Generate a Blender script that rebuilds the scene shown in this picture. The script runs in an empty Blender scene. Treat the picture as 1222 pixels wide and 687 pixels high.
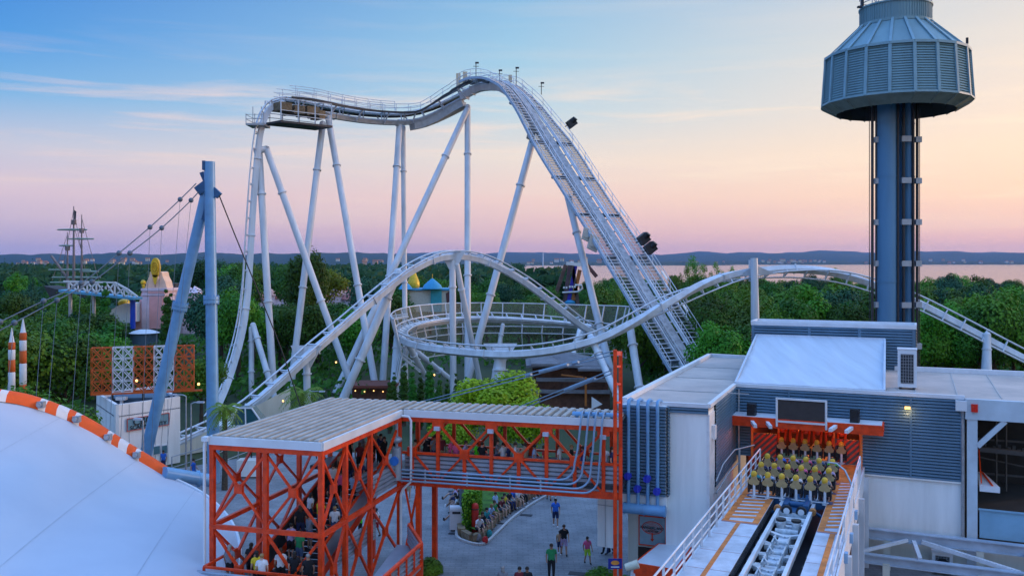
import bpy, bmesh, math, random
from mathutils import Vector, Matrix, Quaternion
random.seed(7)
sc = bpy.context.scene
col = sc.collection
F = 1070.0; H = 16.7; CX = 611.0; HY = 313.0
V = Vector
def P(px, py, Y): return V(((px-CX)/F*Y, Y, H-(py-HY)/F*Y))
def G(px, Y, z=0.0): return V(((px-CX)/F*Y, Y, z))
def GP(px, py, z=0.0):
    Y = (H-z)*F/(py-HY); return V(((px-CX)/F*Y, Y, z))
# station frame: a runs right along the front wall, b towards the camera
SU = V((.912, -.41, 0)).normalized(); SV = V((-.41, -.912, 0)).normalized(); S0 = V((13.24, 53.27, 0))
def W(a, b, z): return S0 + SU*a + SV*b + V((0, 0, z))
def WP(px, py, b):
    k = (px-CX)/F; o = S0+SV*b
    # o + a*SU ; X = kY
    a = (k*o.y-o.x)/(SU.x-k*SU.y); Y = o.y+a*SU.y
    return a, H-(py-HY)*Y/F
# stair house / footbridge frame: s runs right, d runs away
TU = V((.964, -.264, 0)).normalized(); TW = V((.264, .964, 0)).normalized(); T0 = V((-13.6, 40.3, 0))
def T(s, d, z): return T0 + TU*s + TW*d + V((0, 0, z))
SROT = math.atan2(SU.y, SU.x); TROT = math.atan2(TU.y, TU.x)

# ------------------------------------------------------------------ materials
MATS = {}
def mat(name, c, rough=.6, metal=0, var=.08, scale=3.0, bump=0.0, c2=None, spec=.4, objvar=0, emit=None, es=1, alpha=None, streak=False, trans=0):
    if name in MATS: return MATS[name]
    m = bpy.data.materials.new(name); m.use_nodes = True; MATS[name] = m
    nt = m.node_tree; N = nt.nodes; L = nt.links
    b = N['Principled BSDF']
    tc = N.new('ShaderNodeTexCoord'); mp = N.new('ShaderNodeMapping')
    L.new(tc.outputs['Object'], mp.inputs[0])
    if streak: mp.inputs['Scale'].default_value = (1, 1, .12)
    n = N.new('ShaderNodeTexNoise'); n.inputs['Scale'].default_value = scale; n.inputs['Detail'].default_value = 6; n.inputs['Roughness'].default_value = .62
    L.new(mp.outputs[0], n.inputs['Vector'])
    r = N.new('ShaderNodeValToRGB'); r.color_ramp.elements[0].position = .3; r.color_ramp.elements[1].position = .72
    ca = [max(0, x*(1-var*2.2)) for x in c]; cb = [min(1, x*(1+var)) for x in c]
    if c2: ca = list(c2); cb = list(c)
    r.color_ramp.elements[0].color = (*ca, 1); r.color_ramp.elements[1].color = (*cb, 1)
    L.new(n.outputs[0], r.inputs[0]); out = r.outputs[0]
    if objvar:
        oi = N.new('ShaderNodeObjectInfo'); hs = N.new('ShaderNodeHueSaturation')
        mr = N.new('ShaderNodeMapRange'); mr.inputs[3].default_value = 1-objvar; mr.inputs[4].default_value = 1+objvar
        mh = N.new('ShaderNodeMapRange'); mh.inputs[3].default_value = .5-objvar*.09; mh.inputs[4].default_value = .5+objvar*.06
        L.new(oi.outputs['Random'], mr.inputs[0]); L.new(oi.outputs['Random'], mh.inputs[0])
        L.new(mr.outputs[0], hs.inputs['Value']); L.new(mh.outputs[0], hs.inputs['Hue']); L.new(out, hs.inputs['Color']); out = hs.outputs[0]
    L.new(out, b.inputs['Base Color'])
    rr = N.new('ShaderNodeMapRange'); rr.inputs[3].default_value = max(.03, rough-.1); rr.inputs[4].default_value = min(1, rough+.12)
    L.new(n.outputs[0], rr.inputs[0]); L.new(rr.outputs[0], b.inputs['Roughness'])
    b.inputs['Metallic'].default_value = metal; b.inputs['Specular IOR Level'].default_value = spec
    if bump:
        n2 = N.new('ShaderNodeTexNoise'); n2.inputs['Scale'].default_value = scale*6; n2.inputs['Detail'].default_value = 4
        L.new(tc.outputs['Object'], n2.inputs['Vector'])
        bp = N.new('ShaderNodeBump'); bp.inputs['Strength'].default_value = bump; bp.inputs['Distance'].default_value = .05
        L.new(n2.outputs[0], bp.inputs['Height']); L.new(bp.outputs[0], b.inputs['Normal'])
    if emit:
        b.inputs['Emission Color'].default_value = (*emit, 1); b.inputs['Emission Strength'].default_value = es
    if alpha is not None: b.inputs['Alpha'].default_value = alpha
    if trans:
        tr = N.new('ShaderNodeBsdfTranslucent'); L.new(out, tr.inputs[0]); mx = N.new('ShaderNodeMixShader'); mx.inputs[0].default_value = trans
        L.new(b.outputs[0], mx.inputs[1]); L.new(tr.outputs[0], mx.inputs[2]); L.new(mx.outputs[0], N['Material Output'].inputs[0])
    return m

# ------------------------------------------------------------------ objects
def tag(o, label=None, cat=None, group=None, kind=None):
    if label: o['label'] = label
    if cat: o['category'] = cat
    if group: o['group'] = group
    if kind: o['kind'] = kind
    return o
WORLD = {}
def thing(name, label, cat, loc, rz=0, group=None, kind=None):
    o = bpy.data.objects.new(name, None); col.objects.link(o); o.location = loc; o.rotation_euler = (0, 0, rz)
    o.empty_display_size = .2
    WORLD[o.name] = Matrix.Translation(V(loc)) @ Matrix.Rotation(rz, 4, 'Z')
    return tag(o, label, cat, group, kind)
class MB:
    """collects shapes; build() links them as one mesh object"""
    def __init__(s): s.v = []; s.f = []; s.sm = []; s.mi = []; s.cur = 0
    def add(s, vs, fs, smooth=False):
        o = len(s.v); s.v += [V(x) for x in vs]
        for f in fs: s.f.append([i+o for i in f]); s.sm.append(smooth); s.mi.append(s.cur)
    def frame_box(s, c, ax, ay, az):
        c = V(c); vs = [c+ax*i+ay*j+az*k for i in (-1, 1) for j in (-1, 1) for k in (-1, 1)]
        s.add(vs, [(0,1,3,2),(4,6,7,5),(0,4,5,1),(2,3,7,6),(0,2,6,4),(1,5,7,3)])
    def box(s, c, size, rz=0):
        m = Matrix.Rotation(rz, 3, 'Z'); s.frame_box(c, m@V((size[0]/2,0,0)), m@V((0,size[1]/2,0)), V((0,0,size[2]/2)))
    def bar(s, p, q, w, h=None, up=V((0,0,1))):
        p = V(p); q = V(q); h = h or w; d = q-p
        if d.length < 1e-6: return
        t = d.normalized(); x = t.cross(up)
        if x.length < 1e-3: x = t.cross(V((1,0,0)))
        x.normalize(); y = x.cross(t)
        s.frame_box((p+q)/2, d/2, x*w/2, y*h/2)
    def ring(s, c, x, y, r, n): return [c+x*math.cos(2*math.pi*i/n)*r+y*math.sin(2*math.pi*i/n)*r for i in range(n)]
    def tube(s, p, q, r1, r2=None, n=8, caps=True):
        p = V(p); q = V(q); r2 = r1 if r2 is None else r2
        t = (q-p)
        if t.length < 1e-6: return
        t.normalize(); x = t.cross(V((0,0,1)))
        if x.length < 1e-3: x = V((1,0,0))
        x.normalize(); y = x.cross(t)
        vs = s.ring(p, x, y, r1, n)+s.ring(q, x, y, r2, n)
        s.add(vs, [(i, (i+1)%n, n+(i+1)%n, n+i) for i in range(n)], True)
        if caps: s.add(vs, [tuple(range(n)), tuple(range(2*n-1, n-1, -1))])
    def poly(s, pts, r, n=6, rs=None):
        pts = [V(p) for p in pts]; prev = None; allv = []
        for i, p in enumerate(pts):
            t = (pts[min(i+1, len(pts)-1)]-pts[max(i-1, 0)]).normalized()
            if prev is None:
                x = t.cross(V((0,0,1)))
                if x.length < 1e-2: x = V((1,0,0))
            else: x = prev-t*prev.dot(t)
            x.normalize(); prev = x; y = x.cross(t)
            allv += s.ring(p, x, y, rs[i] if rs else r, n)
        fs = []
        for k in range(len(pts)-1):
            for i in range(n): fs.append((k*n+i, k*n+(i+1)%n, (k+1)*n+(i+1)%n, (k+1)*n+i))
        s.add(allv, fs, True)
    def lathe(s, c, prof, n=24, smooth=True, rot=0, ax=None):
        c = V(c); vs = []
        for r, z in prof:
            for i in range(n):
                a = 2*math.pi*i/n+rot; vs.append(c+V((r*math.cos(a), r*math.sin(a), z)))
        fs = [(k*n+i, k*n+(i+1)%n, (k+1)*n+(i+1)%n, (k+1)*n+i) for k in range(len(prof)-1) for i in range(n)]
        s.add(vs, fs, smooth)
    def prism(s, pts, z0, z1):
        n = len(pts); vs = [V((p[0], p[1], z0)) for p in pts]+[V((p[0], p[1], z1)) for p in pts]
        s.add(vs, [tuple(range(n-1, -1, -1)), tuple(range(n, 2*n))]+[(i, (i+1)%n, n+(i+1)%n, n+i) for i in range(n)])
    def quad(s, a, b, c, d): s.add([a, b, c, d], [(0,1,2,3)])
    def slab(s, pts, n, th):
        n = V(n)*th; k = len(pts); vs = [V(p) for p in pts]+[V(p)+n for p in pts]
        s.add(vs, [tuple(range(k-1, -1, -1)), tuple(range(k, 2*k))]+[(i, (i+1)%k, k+(i+1)%k, k+i) for i in range(k)])
    def louver(s, p, q, z0, z1, out, pitch=.13, depth=.05):
        pitch *= 1.25; depth *= 1.9
        """horizontal slat cladding between plan points p and q"""
        p = V(p); q = V(q); out = V(out); n = max(1, round((z1-z0)/pitch)); h = (z1-z0)/n
        for i in range(n):
            za = z0+i*h
            a = V((p.x,p.y,za)); b = V((q.x,q.y,za)); up = V((0,0,h))
            o1 = out*depth
            s.add([a, b, b+up*.15+o1, a+up*.15+o1, b+up*.72+o1*.85, a+up*.72+o1*.85, b+up*.95, a+up*.95, b+up, a+up], [(0,1,2,3),(3,2,4,5),(5,4,6,7),(7,6,8,9)])
    def sphere(s, c, r, n=10, sz=(1,1,1)):
        c = V(c); k = max(4, n//2); vs = []; fs = []
        for j in range(k+1):
            ph = math.pi*j/k
            for i in range(n):
                a = 2*math.pi*i/n; vs.append(c+V((r*sz[0]*math.sin(ph)*math.cos(a), r*sz[1]*math.sin(ph)*math.sin(a), r*sz[2]*math.cos(ph))))
        for j in range(k):
            for i in range(n): fs.append((j*n+i, j*n+(i+1)%n, (j+1)*n+(i+1)%n, (j+1)*n+i))
        s.add(vs, fs, True)
    def mesh(s, name, mats, inv=None):
        me = bpy.data.meshes.new(name)
        vs = [inv@v for v in s.v] if inv else s.v
        me.from_pydata([tuple(v) for v in vs], [], s.f)
        if not isinstance(mats, (list, tuple)): mats = [mats]
        for m in mats: me.materials.append(m)
        me.polygons.foreach_set('use_smooth', s.sm); me.polygons.foreach_set('material_index', s.mi)
        me.update(); return me
    def build(s, name, mats, parent=None, local=False):
        inv = None
        if parent is not None and not local: inv = WORLD[parent.name].inverted()
        me = s.mesh(name, mats, inv)
        bm = bmesh.new(); bm.from_mesh(me); bmesh.ops.recalc_face_normals(bm, faces=bm.faces); bm.to_mesh(me); bm.free()
        o = bpy.data.objects.new(name, me); col.objects.link(o)
        if parent is not None: o.parent = parent; WORLD[o.name] = WORLD[parent.name].copy()
        else: WORLD[o.name] = Matrix.Identity(4)
        return o
def build_each(mb, name, mats, parent):
    """one object per connected shape"""
    par = list(range(len(mb.v)))
    def find(i):
        while par[i] != i: par[i] = par[par[i]]; i = par[i]
        return i
    for f in mb.f:
        for i in f[1:]: par[find(i)] = find(f[0])
    groups = {}
    for f, s_, m_ in zip(mb.f, mb.sm, mb.mi): groups.setdefault(find(f[0]), []).append((f, s_, m_))
    for g in groups.values():
        n = MB(); idx = {}
        for f, s_, m_ in g:
            q = []
            for i in f:
                if i not in idx: idx[i] = len(n.v); n.v.append(mb.v[i])
                q.append(idx[i])
            n.f.append(q); n.sm.append(s_); n.mi.append(m_)
        n.build(name, mats, parent)
def copy_tree(o, parent=None):
    c = o.copy(); col.objects.link(c)
    if parent is not None: c.parent = parent
    for ch in list(o.children): copy_tree(ch, c)
    return c
def place(o, loc, rz=0, s=1):
    o.location = loc; o.rotation_euler = (0, 0, rz); o.scale = (s, s, s) if not isinstance(s, tuple) else s
def text_mb(txt, size, origin, xdir, updir, m, name, parent, depth=.01):
    cu = bpy.data.curves.new(name, 'FONT'); cu.body = txt; cu.size = size; cu.extrude = depth; cu.align_x = 'CENTER'; cu.align_y = 'CENTER'
    o = bpy.data.objects.new('tmp_text', cu); col.objects.link(o)
    dg = bpy.context.evaluated_depsgraph_get(); me = bpy.data.meshes.new_from_object(o.evaluated_get(dg))
    bpy.data.objects.remove(o)
    x = V(xdir).normalized(); y = V(updir).normalized(); z = x.cross(y)
    M = Matrix.Translation(V(origin)) @ Matrix((x, y, z)).transposed().to_4x4()
    me.transform(WORLD[parent.name].inverted() @ M); me.materials.clear(); me.materials.append(m)
    r = bpy.data.objects.new(name, me); col.objects.link(r); r.parent = parent; return r
def crom(pts, step):
    """Catmull-Rom through 3D points (optionally with extra vector data), resampled"""
    out = []
    n = len(pts)
    for i in range(n-1):
        p0 = pts[max(i-1,0)]; p1 = pts[i]; p2 = pts[i+1]; p3 = pts[min(i+2,n-1)]
        k = max(2, int((p2[0]-p1[0]).length/step))
        for j in range(k):
            t = j/k; t2 = t*t; t3 = t2*t
            vals = []
            for c in range(len(p1)):
                a0, a1, a2, a3 = p0[c], p1[c], p2[c], p3[c]
                if c == 0: vals.append(.5*((2*a1)+(a2-a0)*t+(2*a0-5*a1+4*a2-a3)*t2+(3*a1-a0-3*a2+a3)*t3))
                else: vals.append(a1*(1-t)+a2*t)
            out.append(vals)
    out.append(list(pts[-1])); return out

# base palette
white_steel = mat('white_painted_steel', (.64,.69,.75), .38, 0, .12, .9, streak=True)
rail_steel = mat('rail_steel', (.62,.66,.72), .34, .2, .1, 2)
red_steel = mat('red_painted_steel', (.90,.062,.006), .42, 0, .2, 2.2)
blue_steel = mat('blue_painted_steel', (.16,.36,.60), .38, .1, .08, 1.0)
grey_steel = mat('grey_galvanised_steel', (.42,.46,.5), .4, .5, .12, 3)
dark_steel = mat('dark_steel', (.045,.05,.06), .5, .3, .2, 4)
black = mat('black_plastic', (.015,.016,.02), .5, 0, .2, 5)
louver_blue = mat('blue_grey_cladding', (.10,.19,.28), .42, .1, .13, .8, streak=True)
white_wall = mat('white_render_wall', (.84,.85,.84), .7, 0, .08, 1.1, bump=.05, streak=True)
cream_wall = mat('cream_render_wall', (.62,.62,.55), .75, 0, .09, .7, streak=True)
white_trim = mat('white_trim', (.68,.71,.75), .45, 0, .05, 1)
# ------------------------------------------------------------------ camera, sky, sun
cam = bpy.data.cameras.new('camera'); co = bpy.data.objects.new('camera', cam); col.objects.link(co)
co.location = (0, 0, H); co.rotation_euler = (math.radians(90), 0, 0)
cam.sensor_width = 36; cam.lens = F/1222*36; cam.shift_y = -(343.5-HY)/1222; cam.clip_end = 30000; cam.clip_start = .5
sc.camera = co
w = bpy.data.worlds.new('World'); sc.world = w; w.use_nodes = True
nt = w.node_tree; N = nt.nodes; L = nt.links
for n in list(N): N.remove(n)
def s2l(c): return tuple(((x/255)/12.92 if x/255 <= .04045 else (((x/255)+.055)/1.055)**2.4) for x in c)
tc = N.new('ShaderNodeTexCoord'); sep = N.new('ShaderNodeSeparateXYZ'); L.new(tc.outputs['Generated'], sep.inputs[0])
def ramp(stops):
    r = N.new('ShaderNodeValToRGB'); e = r.color_ramp.elements
    while len(e) < len(stops): e.new(.5)
    for i, (p, c) in enumerate(stops): e[i].position = p; e[i].color = (*s2l(c), 1)
    L.new(sep.outputs[2], r.inputs[0]); return r
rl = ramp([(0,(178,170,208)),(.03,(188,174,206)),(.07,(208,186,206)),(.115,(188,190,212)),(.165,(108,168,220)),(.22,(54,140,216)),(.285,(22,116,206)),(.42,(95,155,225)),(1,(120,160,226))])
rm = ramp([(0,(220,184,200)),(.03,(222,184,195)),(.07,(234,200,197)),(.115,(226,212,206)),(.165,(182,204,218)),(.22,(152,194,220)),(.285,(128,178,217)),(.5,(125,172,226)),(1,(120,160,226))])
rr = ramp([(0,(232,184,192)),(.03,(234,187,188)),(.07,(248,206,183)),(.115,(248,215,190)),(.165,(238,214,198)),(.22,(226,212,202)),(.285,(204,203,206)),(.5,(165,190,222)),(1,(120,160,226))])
def math_n(op, a, b=None, clamp=False):
    m = N.new('ShaderNodeMath'); m.operation = op; m.use_clamp = clamp
    for i, x in enumerate((a, b)):
        if x is None: continue
        if isinstance(x, (int, float)): m.inputs[i].default_value = x
        else: L.new(x, m.inputs[i])
    return m.outputs[0]
def mixc(f, a, b, bt='MIX'):
    m = N.new('ShaderNodeMix'); m.data_type = 'RGBA'; m.blend_type = bt
    if isinstance(f, (int, float)): m.inputs[0].default_value = f
    else: L.new(f, m.inputs[0])
    for i, x in ((6, a), (7, b)):
        if isinstance(x, tuple): m.inputs[i].default_value = (*x, 1)
        else: L.new(x, m.inputs[i])
    return m.outputs[2]
fl = math_n('DIVIDE', math_n('ADD', sep.outputs[0], .5), .5, True)      # 0 far left .. 1 middle
fr = math_n('DIVIDE', sep.outputs[0], .5, True)
sky = mixc(fr, mixc(fl, rl.outputs[0], rm.outputs[0]), rr.outputs[0])
# thin streaky clouds
mp = N.new('ShaderNodeMapping'); L.new(tc.outputs['Generated'], mp.inputs[0]); mp.inputs['Scale'].default_value = (2.2, 2.2, 30); mp.inputs['Rotation'].default_value = (0, .03, 0)
cn = N.new('ShaderNodeTexNoise'); cn.inputs['Scale'].default_value = 1.6; cn.inputs['Detail'].default_value = 9; cn.inputs['Roughness'].default_value = .6; cn.inputs['Distortion'].default_value = .35
L.new(mp.outputs[0], cn.inputs['Vector'])
cr = N.new('ShaderNodeValToRGB'); cr.color_ramp.elements[0].position = .49; cr.color_ramp.elements[1].position = .70
cr.color_ramp.elements[0].color = (0,0,0,1); cr.color_ramp.elements[1].color = (1,1,1,1); L.new(cn.outputs[0], cr.inputs[0])
band = N.new('ShaderNodeValToRGB'); be = band.color_ramp.elements
for i, (p, g) in enumerate([(0.02,.15),(.09,.75),(.165,.9),(.215,.12)]):
    if i > 1: be.new(p)
for i, (p, g) in enumerate([(0.02,.15),(.09,.75),(.165,.9),(.215,.12)]): be[i].position = p; be[i].color = (g,g,g,1)
L.new(sep.outputs[2], band.inputs[0])
cf = math_n('MULTIPLY', cr.outputs[0], band.outputs[0])
ccol = mixc(fr, mixc(fl, s2l((222,198,204)), s2l((238,216,204))), s2l((252,226,200)))
sky = mixc(math_n('MULTIPLY', cf, .95), sky, ccol)
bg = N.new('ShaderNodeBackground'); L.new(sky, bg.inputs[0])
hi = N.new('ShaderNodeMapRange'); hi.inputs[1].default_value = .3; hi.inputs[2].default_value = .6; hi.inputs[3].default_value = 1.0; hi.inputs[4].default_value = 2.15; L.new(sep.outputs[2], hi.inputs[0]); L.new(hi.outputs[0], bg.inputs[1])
ns = N.new('ShaderNodeTexSky'); ns.sky_type = 'NISHITA'; ns.sun_disc = False; ns.sun_elevation = math.radians(3); ns.sun_rotation = math.radians(70)
bg2 = N.new('ShaderNodeBackground'); L.new(ns.outputs[0], bg2.inputs[0]); bg2.inputs[1].default_value = .05
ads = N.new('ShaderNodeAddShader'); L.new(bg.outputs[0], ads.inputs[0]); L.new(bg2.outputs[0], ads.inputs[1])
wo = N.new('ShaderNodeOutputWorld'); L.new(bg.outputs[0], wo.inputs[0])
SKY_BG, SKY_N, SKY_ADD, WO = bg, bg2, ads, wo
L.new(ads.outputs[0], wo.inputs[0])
sun = bpy.data.lights.new('sun', 'SUN'); sun.energy = 1.5; sun.angle = math.radians(9); sun.color = (1,.62,.42)
so = bpy.data.objects.new('sun', sun); col.objects.link(so)
so.rotation_euler = (math.radians(84), 0, math.radians(-180+70+180+0))
# light travels from the right and slightly beyond: direction set from a vector
so.rotation_euler = V((-.93, -.32, -.10)).to_track_quat('-Z', 'Y').to_euler()
sc.view_settings.view_transform = 'Standard'; sc.view_settings.look = 'None'; sc.view_settings.exposure = .06; sc.view_settings.gamma = 1
sc.cycles.use_denoising = True; sc.cycles.max_bounces = 6; sc.cycles.diffuse_bounces = 3; sc.cycles.transparent_max_bounces = 12; sc.cycles.volume_bounces = 0
sc.cycles.use_adaptive_sampling = True; sc.cycles.adaptive_threshold = .02

# ------------------------------------------------------------------ ground, lake, far shore
def struct(name, mb, m, kind='structure', label=None):
    o = mb.build(name, m); o['kind'] = kind
    if label: o['label'] = label
    return o
m_ground = mat('park_soil_and_grass', (.05,.075,.025), .95, 0, .3, .08, c2=(.03,.04,.02))
def shorex(Y): return
mb = MB()
land = [(-9000,-300),(9000,-300),(9000,330),(700,330),(60,345),(14,520),(10,900),(8,1500),(60,6000),(200,14000),(-9000,14000)]
mb.add([(x,y,-.06) for x,y in land],[tuple(range(len(land)))])
struct('ground', mb, m_ground)
mb = MB(); mb.add([(-50,330,-2.2),(12000,330,-2.2),(12000,16000,-2.2),(-50,16000,-2.2)],[(0,1,2,3)])
m_water = mat('lake_water', (.02,.035,.05), .12, 0, .05, .01, bump=0)
nn = m_water.node_tree; b = nn.nodes['Principled BSDF']; b.inputs['Specular IOR Level'].default_value = .5
for l in list(nn.links):
    if l.to_socket == b.inputs['Roughness']: nn.links.remove(l)
b.inputs['Roughness'].default_value = .12; b.inputs['IOR'].default_value = 1.6
tcw = nn.nodes.new('ShaderNodeTexCoord'); mpw = nn.nodes.new('ShaderNodeMapping'); mpw.inputs['Scale'].default_value = (.02,.35,.1); nw = nn.nodes.new('ShaderNodeTexNoise'); nw.inputs['Scale'].default_value = 1; nw.inputs['Detail'].default_value = 6
bw = nn.nodes.new('ShaderNodeBump'); bw.inputs['Strength'].default_value = .12; bw.inputs['Distance'].default_value = .3
nn.links.new(tcw.outputs['Object'], mpw.inputs[0]); nn.links.new(mpw.outputs[0], nw.inputs['Vector']); nn.links.new(nw.outputs[0], bw.inputs['Height']); nn.links.new(bw.outputs[0], b.inputs['Normal'])
struct('water', mb, m_water)
# plaza paving: one sheet a little above the soil
m_pave = mat('grey_plaza_paving', (.31,.32,.33), .75, 0, .16, .5, c2=(.15,.16,.175))
nn = m_pave.node_tree; b = nn.nodes['Principled BSDF']
brk = nn.nodes.new('ShaderNodeTexBrick'); brk.inputs['Scale'].default_value = .8; brk.inputs['Mortar Size'].default_value = .025; brk.inputs['Color1'].default_value = (1,1,1,1); brk.inputs['Color2'].default_value = (.86,.87,.9,1); brk.inputs['Mortar'].default_value = (.74,.74,.76,1)
tcp = nn.nodes.new('ShaderNodeTexCoord'); nn.links.new(tcp.outputs['Object'], brk.inputs['Vector'])
mx = nn.nodes.new('ShaderNodeMix'); mx.data_type = 'RGBA'; mx.blend_type = 'MULTIPLY'; mx.inputs[0].default_value = 1
src = b.inputs['Base Color'].links[0].from_socket
nn.links.new(src, mx.inputs[6]); nn.links.new(brk.outputs[0], mx.inputs[7]); nn.links.new(mx.outputs[2], b.inputs['Base Color'])
mb = MB(); pz = [(-40,5),(34,5),(36,66),(12,74),(2,76),(-8,78),(-20,80),(-26,74),(-40,60)]
mb.add([(x,y,-.02) for x,y in pz],[tuple(range(len(pz)))]); struct('pavement', mb, m_pave)
# hills: ridges with real depth
def ridge(name, Y0, Y1, x0, x1, hfun, m, n=120, rows=10):
    mb = MB(); vs = []; fs = []
    for j in range(rows+1):
        t = j/rows; Y = Y0+(Y1-Y0)*t
        for i in range(n+1):
            s = i/n; X = (x0+(x1-x0)*s)*Y/((Y0+Y1)/2)
            prof = math.sin(math.pi*min(1, t*1.0))**.8
            z = -3+prof*hfun(s, t)
            vs.append((X, Y, z))
    for j in range(rows):
        for i in range(n): a = j*(n+1)+i; fs.append((a, a+1, a+n+2, a+n+1))
    mb.add(vs, fs, True); return struct(name, mb, m)
from mathutils import noise
def nz(x, y=0, o=4): return noise.fractal(V((x, y, 3.3)), 1.0, 2.0, o)
m_hill = mat('wooded_far_hills', (.022,.055,.08), .95, 0, .35, .004, c2=(.025,.05,.04))
ridge('hills', 8600, 12500, -6500, 7500, lambda s,t: 95+26*nz(s*9+3.1,t)+30*nz(s*23,t*2)*.5+(26 if s>.62 else 0)*min(1,(s-.62)*8), m_hill, 200)
ridge('hills', 11500, 17000, -2000, 11500, lambda s,t: 160+50*nz(s*7+8.1,t)+22*nz(s*31,t*2), m_hill, 200)
ridge('hills', 3400, 5200, -3200, 80, lambda s,t: (60+16*nz(s*8+1.7,t)+8*nz(s*30,t))*min(1,(1-s)*5), m_hill, 160)
# flat far shore strip with houses
m_shore = mat('far_shore_trees', (.035,.06,.04), .95, 0, .4, .02)
ridge('terrain', 7600, 8300, -200, 7200, lambda s,t: (26+9*nz(s*40,t)+8*nz(s*110,t)), m_shore, 260, 6)
ridge('terrain', 5600, 6200, 60, 1500, lambda s,t: (19+7*nz(s*40+5,t)+6*nz(s*80,t))*min(1,(1-s)*4), m_shore, 200, 6)
ridge('terrain', 1300, 2600, -1500, 8, lambda s,t: (11+4*nz(s*20,t)+4*nz(s*70,t)), m_shore, 200, 8)
# haze
HAZE = True
if HAZE:
    mb = MB(); mb.add([(x,y,z) for x in (-9500,12500) for y in (-330,17500) for z in (-5,320)], [(0,1,3,2),(4,6,7,5),(0,4,5,1),(2,3,7,6),(0,2,6,4),(1,5,7,3)])
    mh = bpy.data.materials.new('haze'); mh.use_nodes = True; nh = mh.node_tree
    for n in list(nh.nodes):
        if n.type != 'OUTPUT_MATERIAL': nh.nodes.remove(n)
    pv = nh.nodes.new('ShaderNodeVolumePrincipled'); pv.inputs['Density'].default_value = 3.2e-5; pv.inputs['Color'].default_value = (.20,.42,.85,1); pv.inputs['Anisotropy'].default_value = .2
    nh.links.new(pv.outputs[0], [n for n in nh.nodes if n.type == 'OUTPUT_MATERIAL'][0].inputs['Volume'])
    o = mb.build('haze', mh); o['kind'] = 'stuff'
# ------------------------------------------------------------------ roller coaster
rc = thing('roller_coaster', 'white steel roller coaster with tall lift hill, vertical drop and ring shaped helix', 'roller coaster', (0, 118, 0))
def track(pts, step=1.0, tie=1.25, spine=(.95,.95,-.25), gauge=.78, rail_r=.10, m=white_steel, nm=('track_spine','rail','cross_tie')):
    """pts: (px,py,Y, ux,uy,uz) with the direction the rails face from the spine"""
    cp = [(P(p[0],p[1],p[2]), V(p[3:6]) if len(p) > 3 else V((0,0,1))) for p in pts]
    sm = crom(cp, step); fr = []
    for i, (p, u) in enumerate(sm):
        t = (sm[min(i+1,len(sm)-1)][0]-sm[max(i-1,0)][0]).normalized()
        n = (u-t*u.dot(t)).normalized(); b = t.cross(n); fr.append((p, t, n, b))
    w, h, top = spine
    mb = MB(); vs = []
    for p, t, n, b in fr:
        for x, y in ((-w/2*.7,top),(w/2*.7,top),(w/2,top-h*.25),(w/2*.75,top-h),(-w/2*.75,top-h),(-w/2,top-h*.25)): vs.append(p+b*x+n*y)
    k = 6; fs = [(j*k+i, j*k+(i+1)%k, (j+1)*k+(i+1)%k, (j+1)*k+i) for j in range(len(fr)-1) for i in range(k)]
    mb.add(vs, fs)
    mb.add(vs[:6], [tuple(range(6))]); mb.add(vs[-6:], [tuple(range(6))])
    # flange joints of the spine
    L = 0; last = -9
    for i, (p, t, n, b) in enumerate(fr):
        if i: L += (p-fr[i-1][0]).length
        if L-last > 9:
            last = L; mb.frame_box(p+n*(top-h*.55), t*.06, b*(w/2+.06), n*(h*.5+.05))
    for sgn in (-1, 1):
        m2 = MB(); m2.poly([p+b*sgn*gauge for p,t,n,b in fr], rail_r, 6); m2.build(nm[1], rail_steel, rc)
    m3 = mb; L = 0; last = -9
    for i, (p, t, n, b) in enumerate(fr):
        if i: L += (p-fr[i-1][0]).length
        if L-last >= tie:
            last = L; m3.bar(p-b*gauge-n*.03, p+b*gauge-n*.03, .11, .13, n)
            for sgn in (-1, 1): m3.bar(p+b*sgn*gauge*.85-n*.06, p+b*sgn*w*.3+n*(top-.08), .12, .12, n)
    m3.build(nm[0], m, rc)
    return fr
U = (0,0,1)
# lift hill, crest, dipping run and vertical drop
A = [(831,441,94.3,*U),(796,384,98.6,*U),(738,290,106.8,*U),(686,210,115,*U),(653,158,121,*U),(626,119,124.3,*U),(607,101,126,*U),(592,96,127.5,*U),(570,98,129.3,*U),(548,109,130.8,*U),(525,121,131.6,*U),(503,131,131.4,*U),(480,135,130,*U),(440,133,127,*U),(400,127,123.2,*U),(366,120,119.4,*U),(338,117,116.8,*U)]
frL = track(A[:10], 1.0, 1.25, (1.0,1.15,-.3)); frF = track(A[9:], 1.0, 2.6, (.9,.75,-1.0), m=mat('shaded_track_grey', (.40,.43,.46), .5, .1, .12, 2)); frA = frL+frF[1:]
B = [(338,117,116.8,-.15,-.05,1),(322,121,115.6,-.5,-.2,.8),(311,134,114.9,-.8,-.35,.4),(304,158,114.3,-.9,-.3,.1),(299,200,113.8,-.95,-.3,0),(295,250,113.4,-.95,-.3,0),(292,300,113,-.95,-.3,0),(289,345,112.3,-.92,-.35,.1),(283,390,111,-.88,-.45,.25),(272,432,108.5,-.8,-.45,.4),(257,472,104,-.75,-.4,.5),(238,503,98,-.7,-.3,.6),(215,526,92,-.7,-.3,.7)]
frB = track(B, 1.0, 1.3, (.7,.8,-.3))
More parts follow.
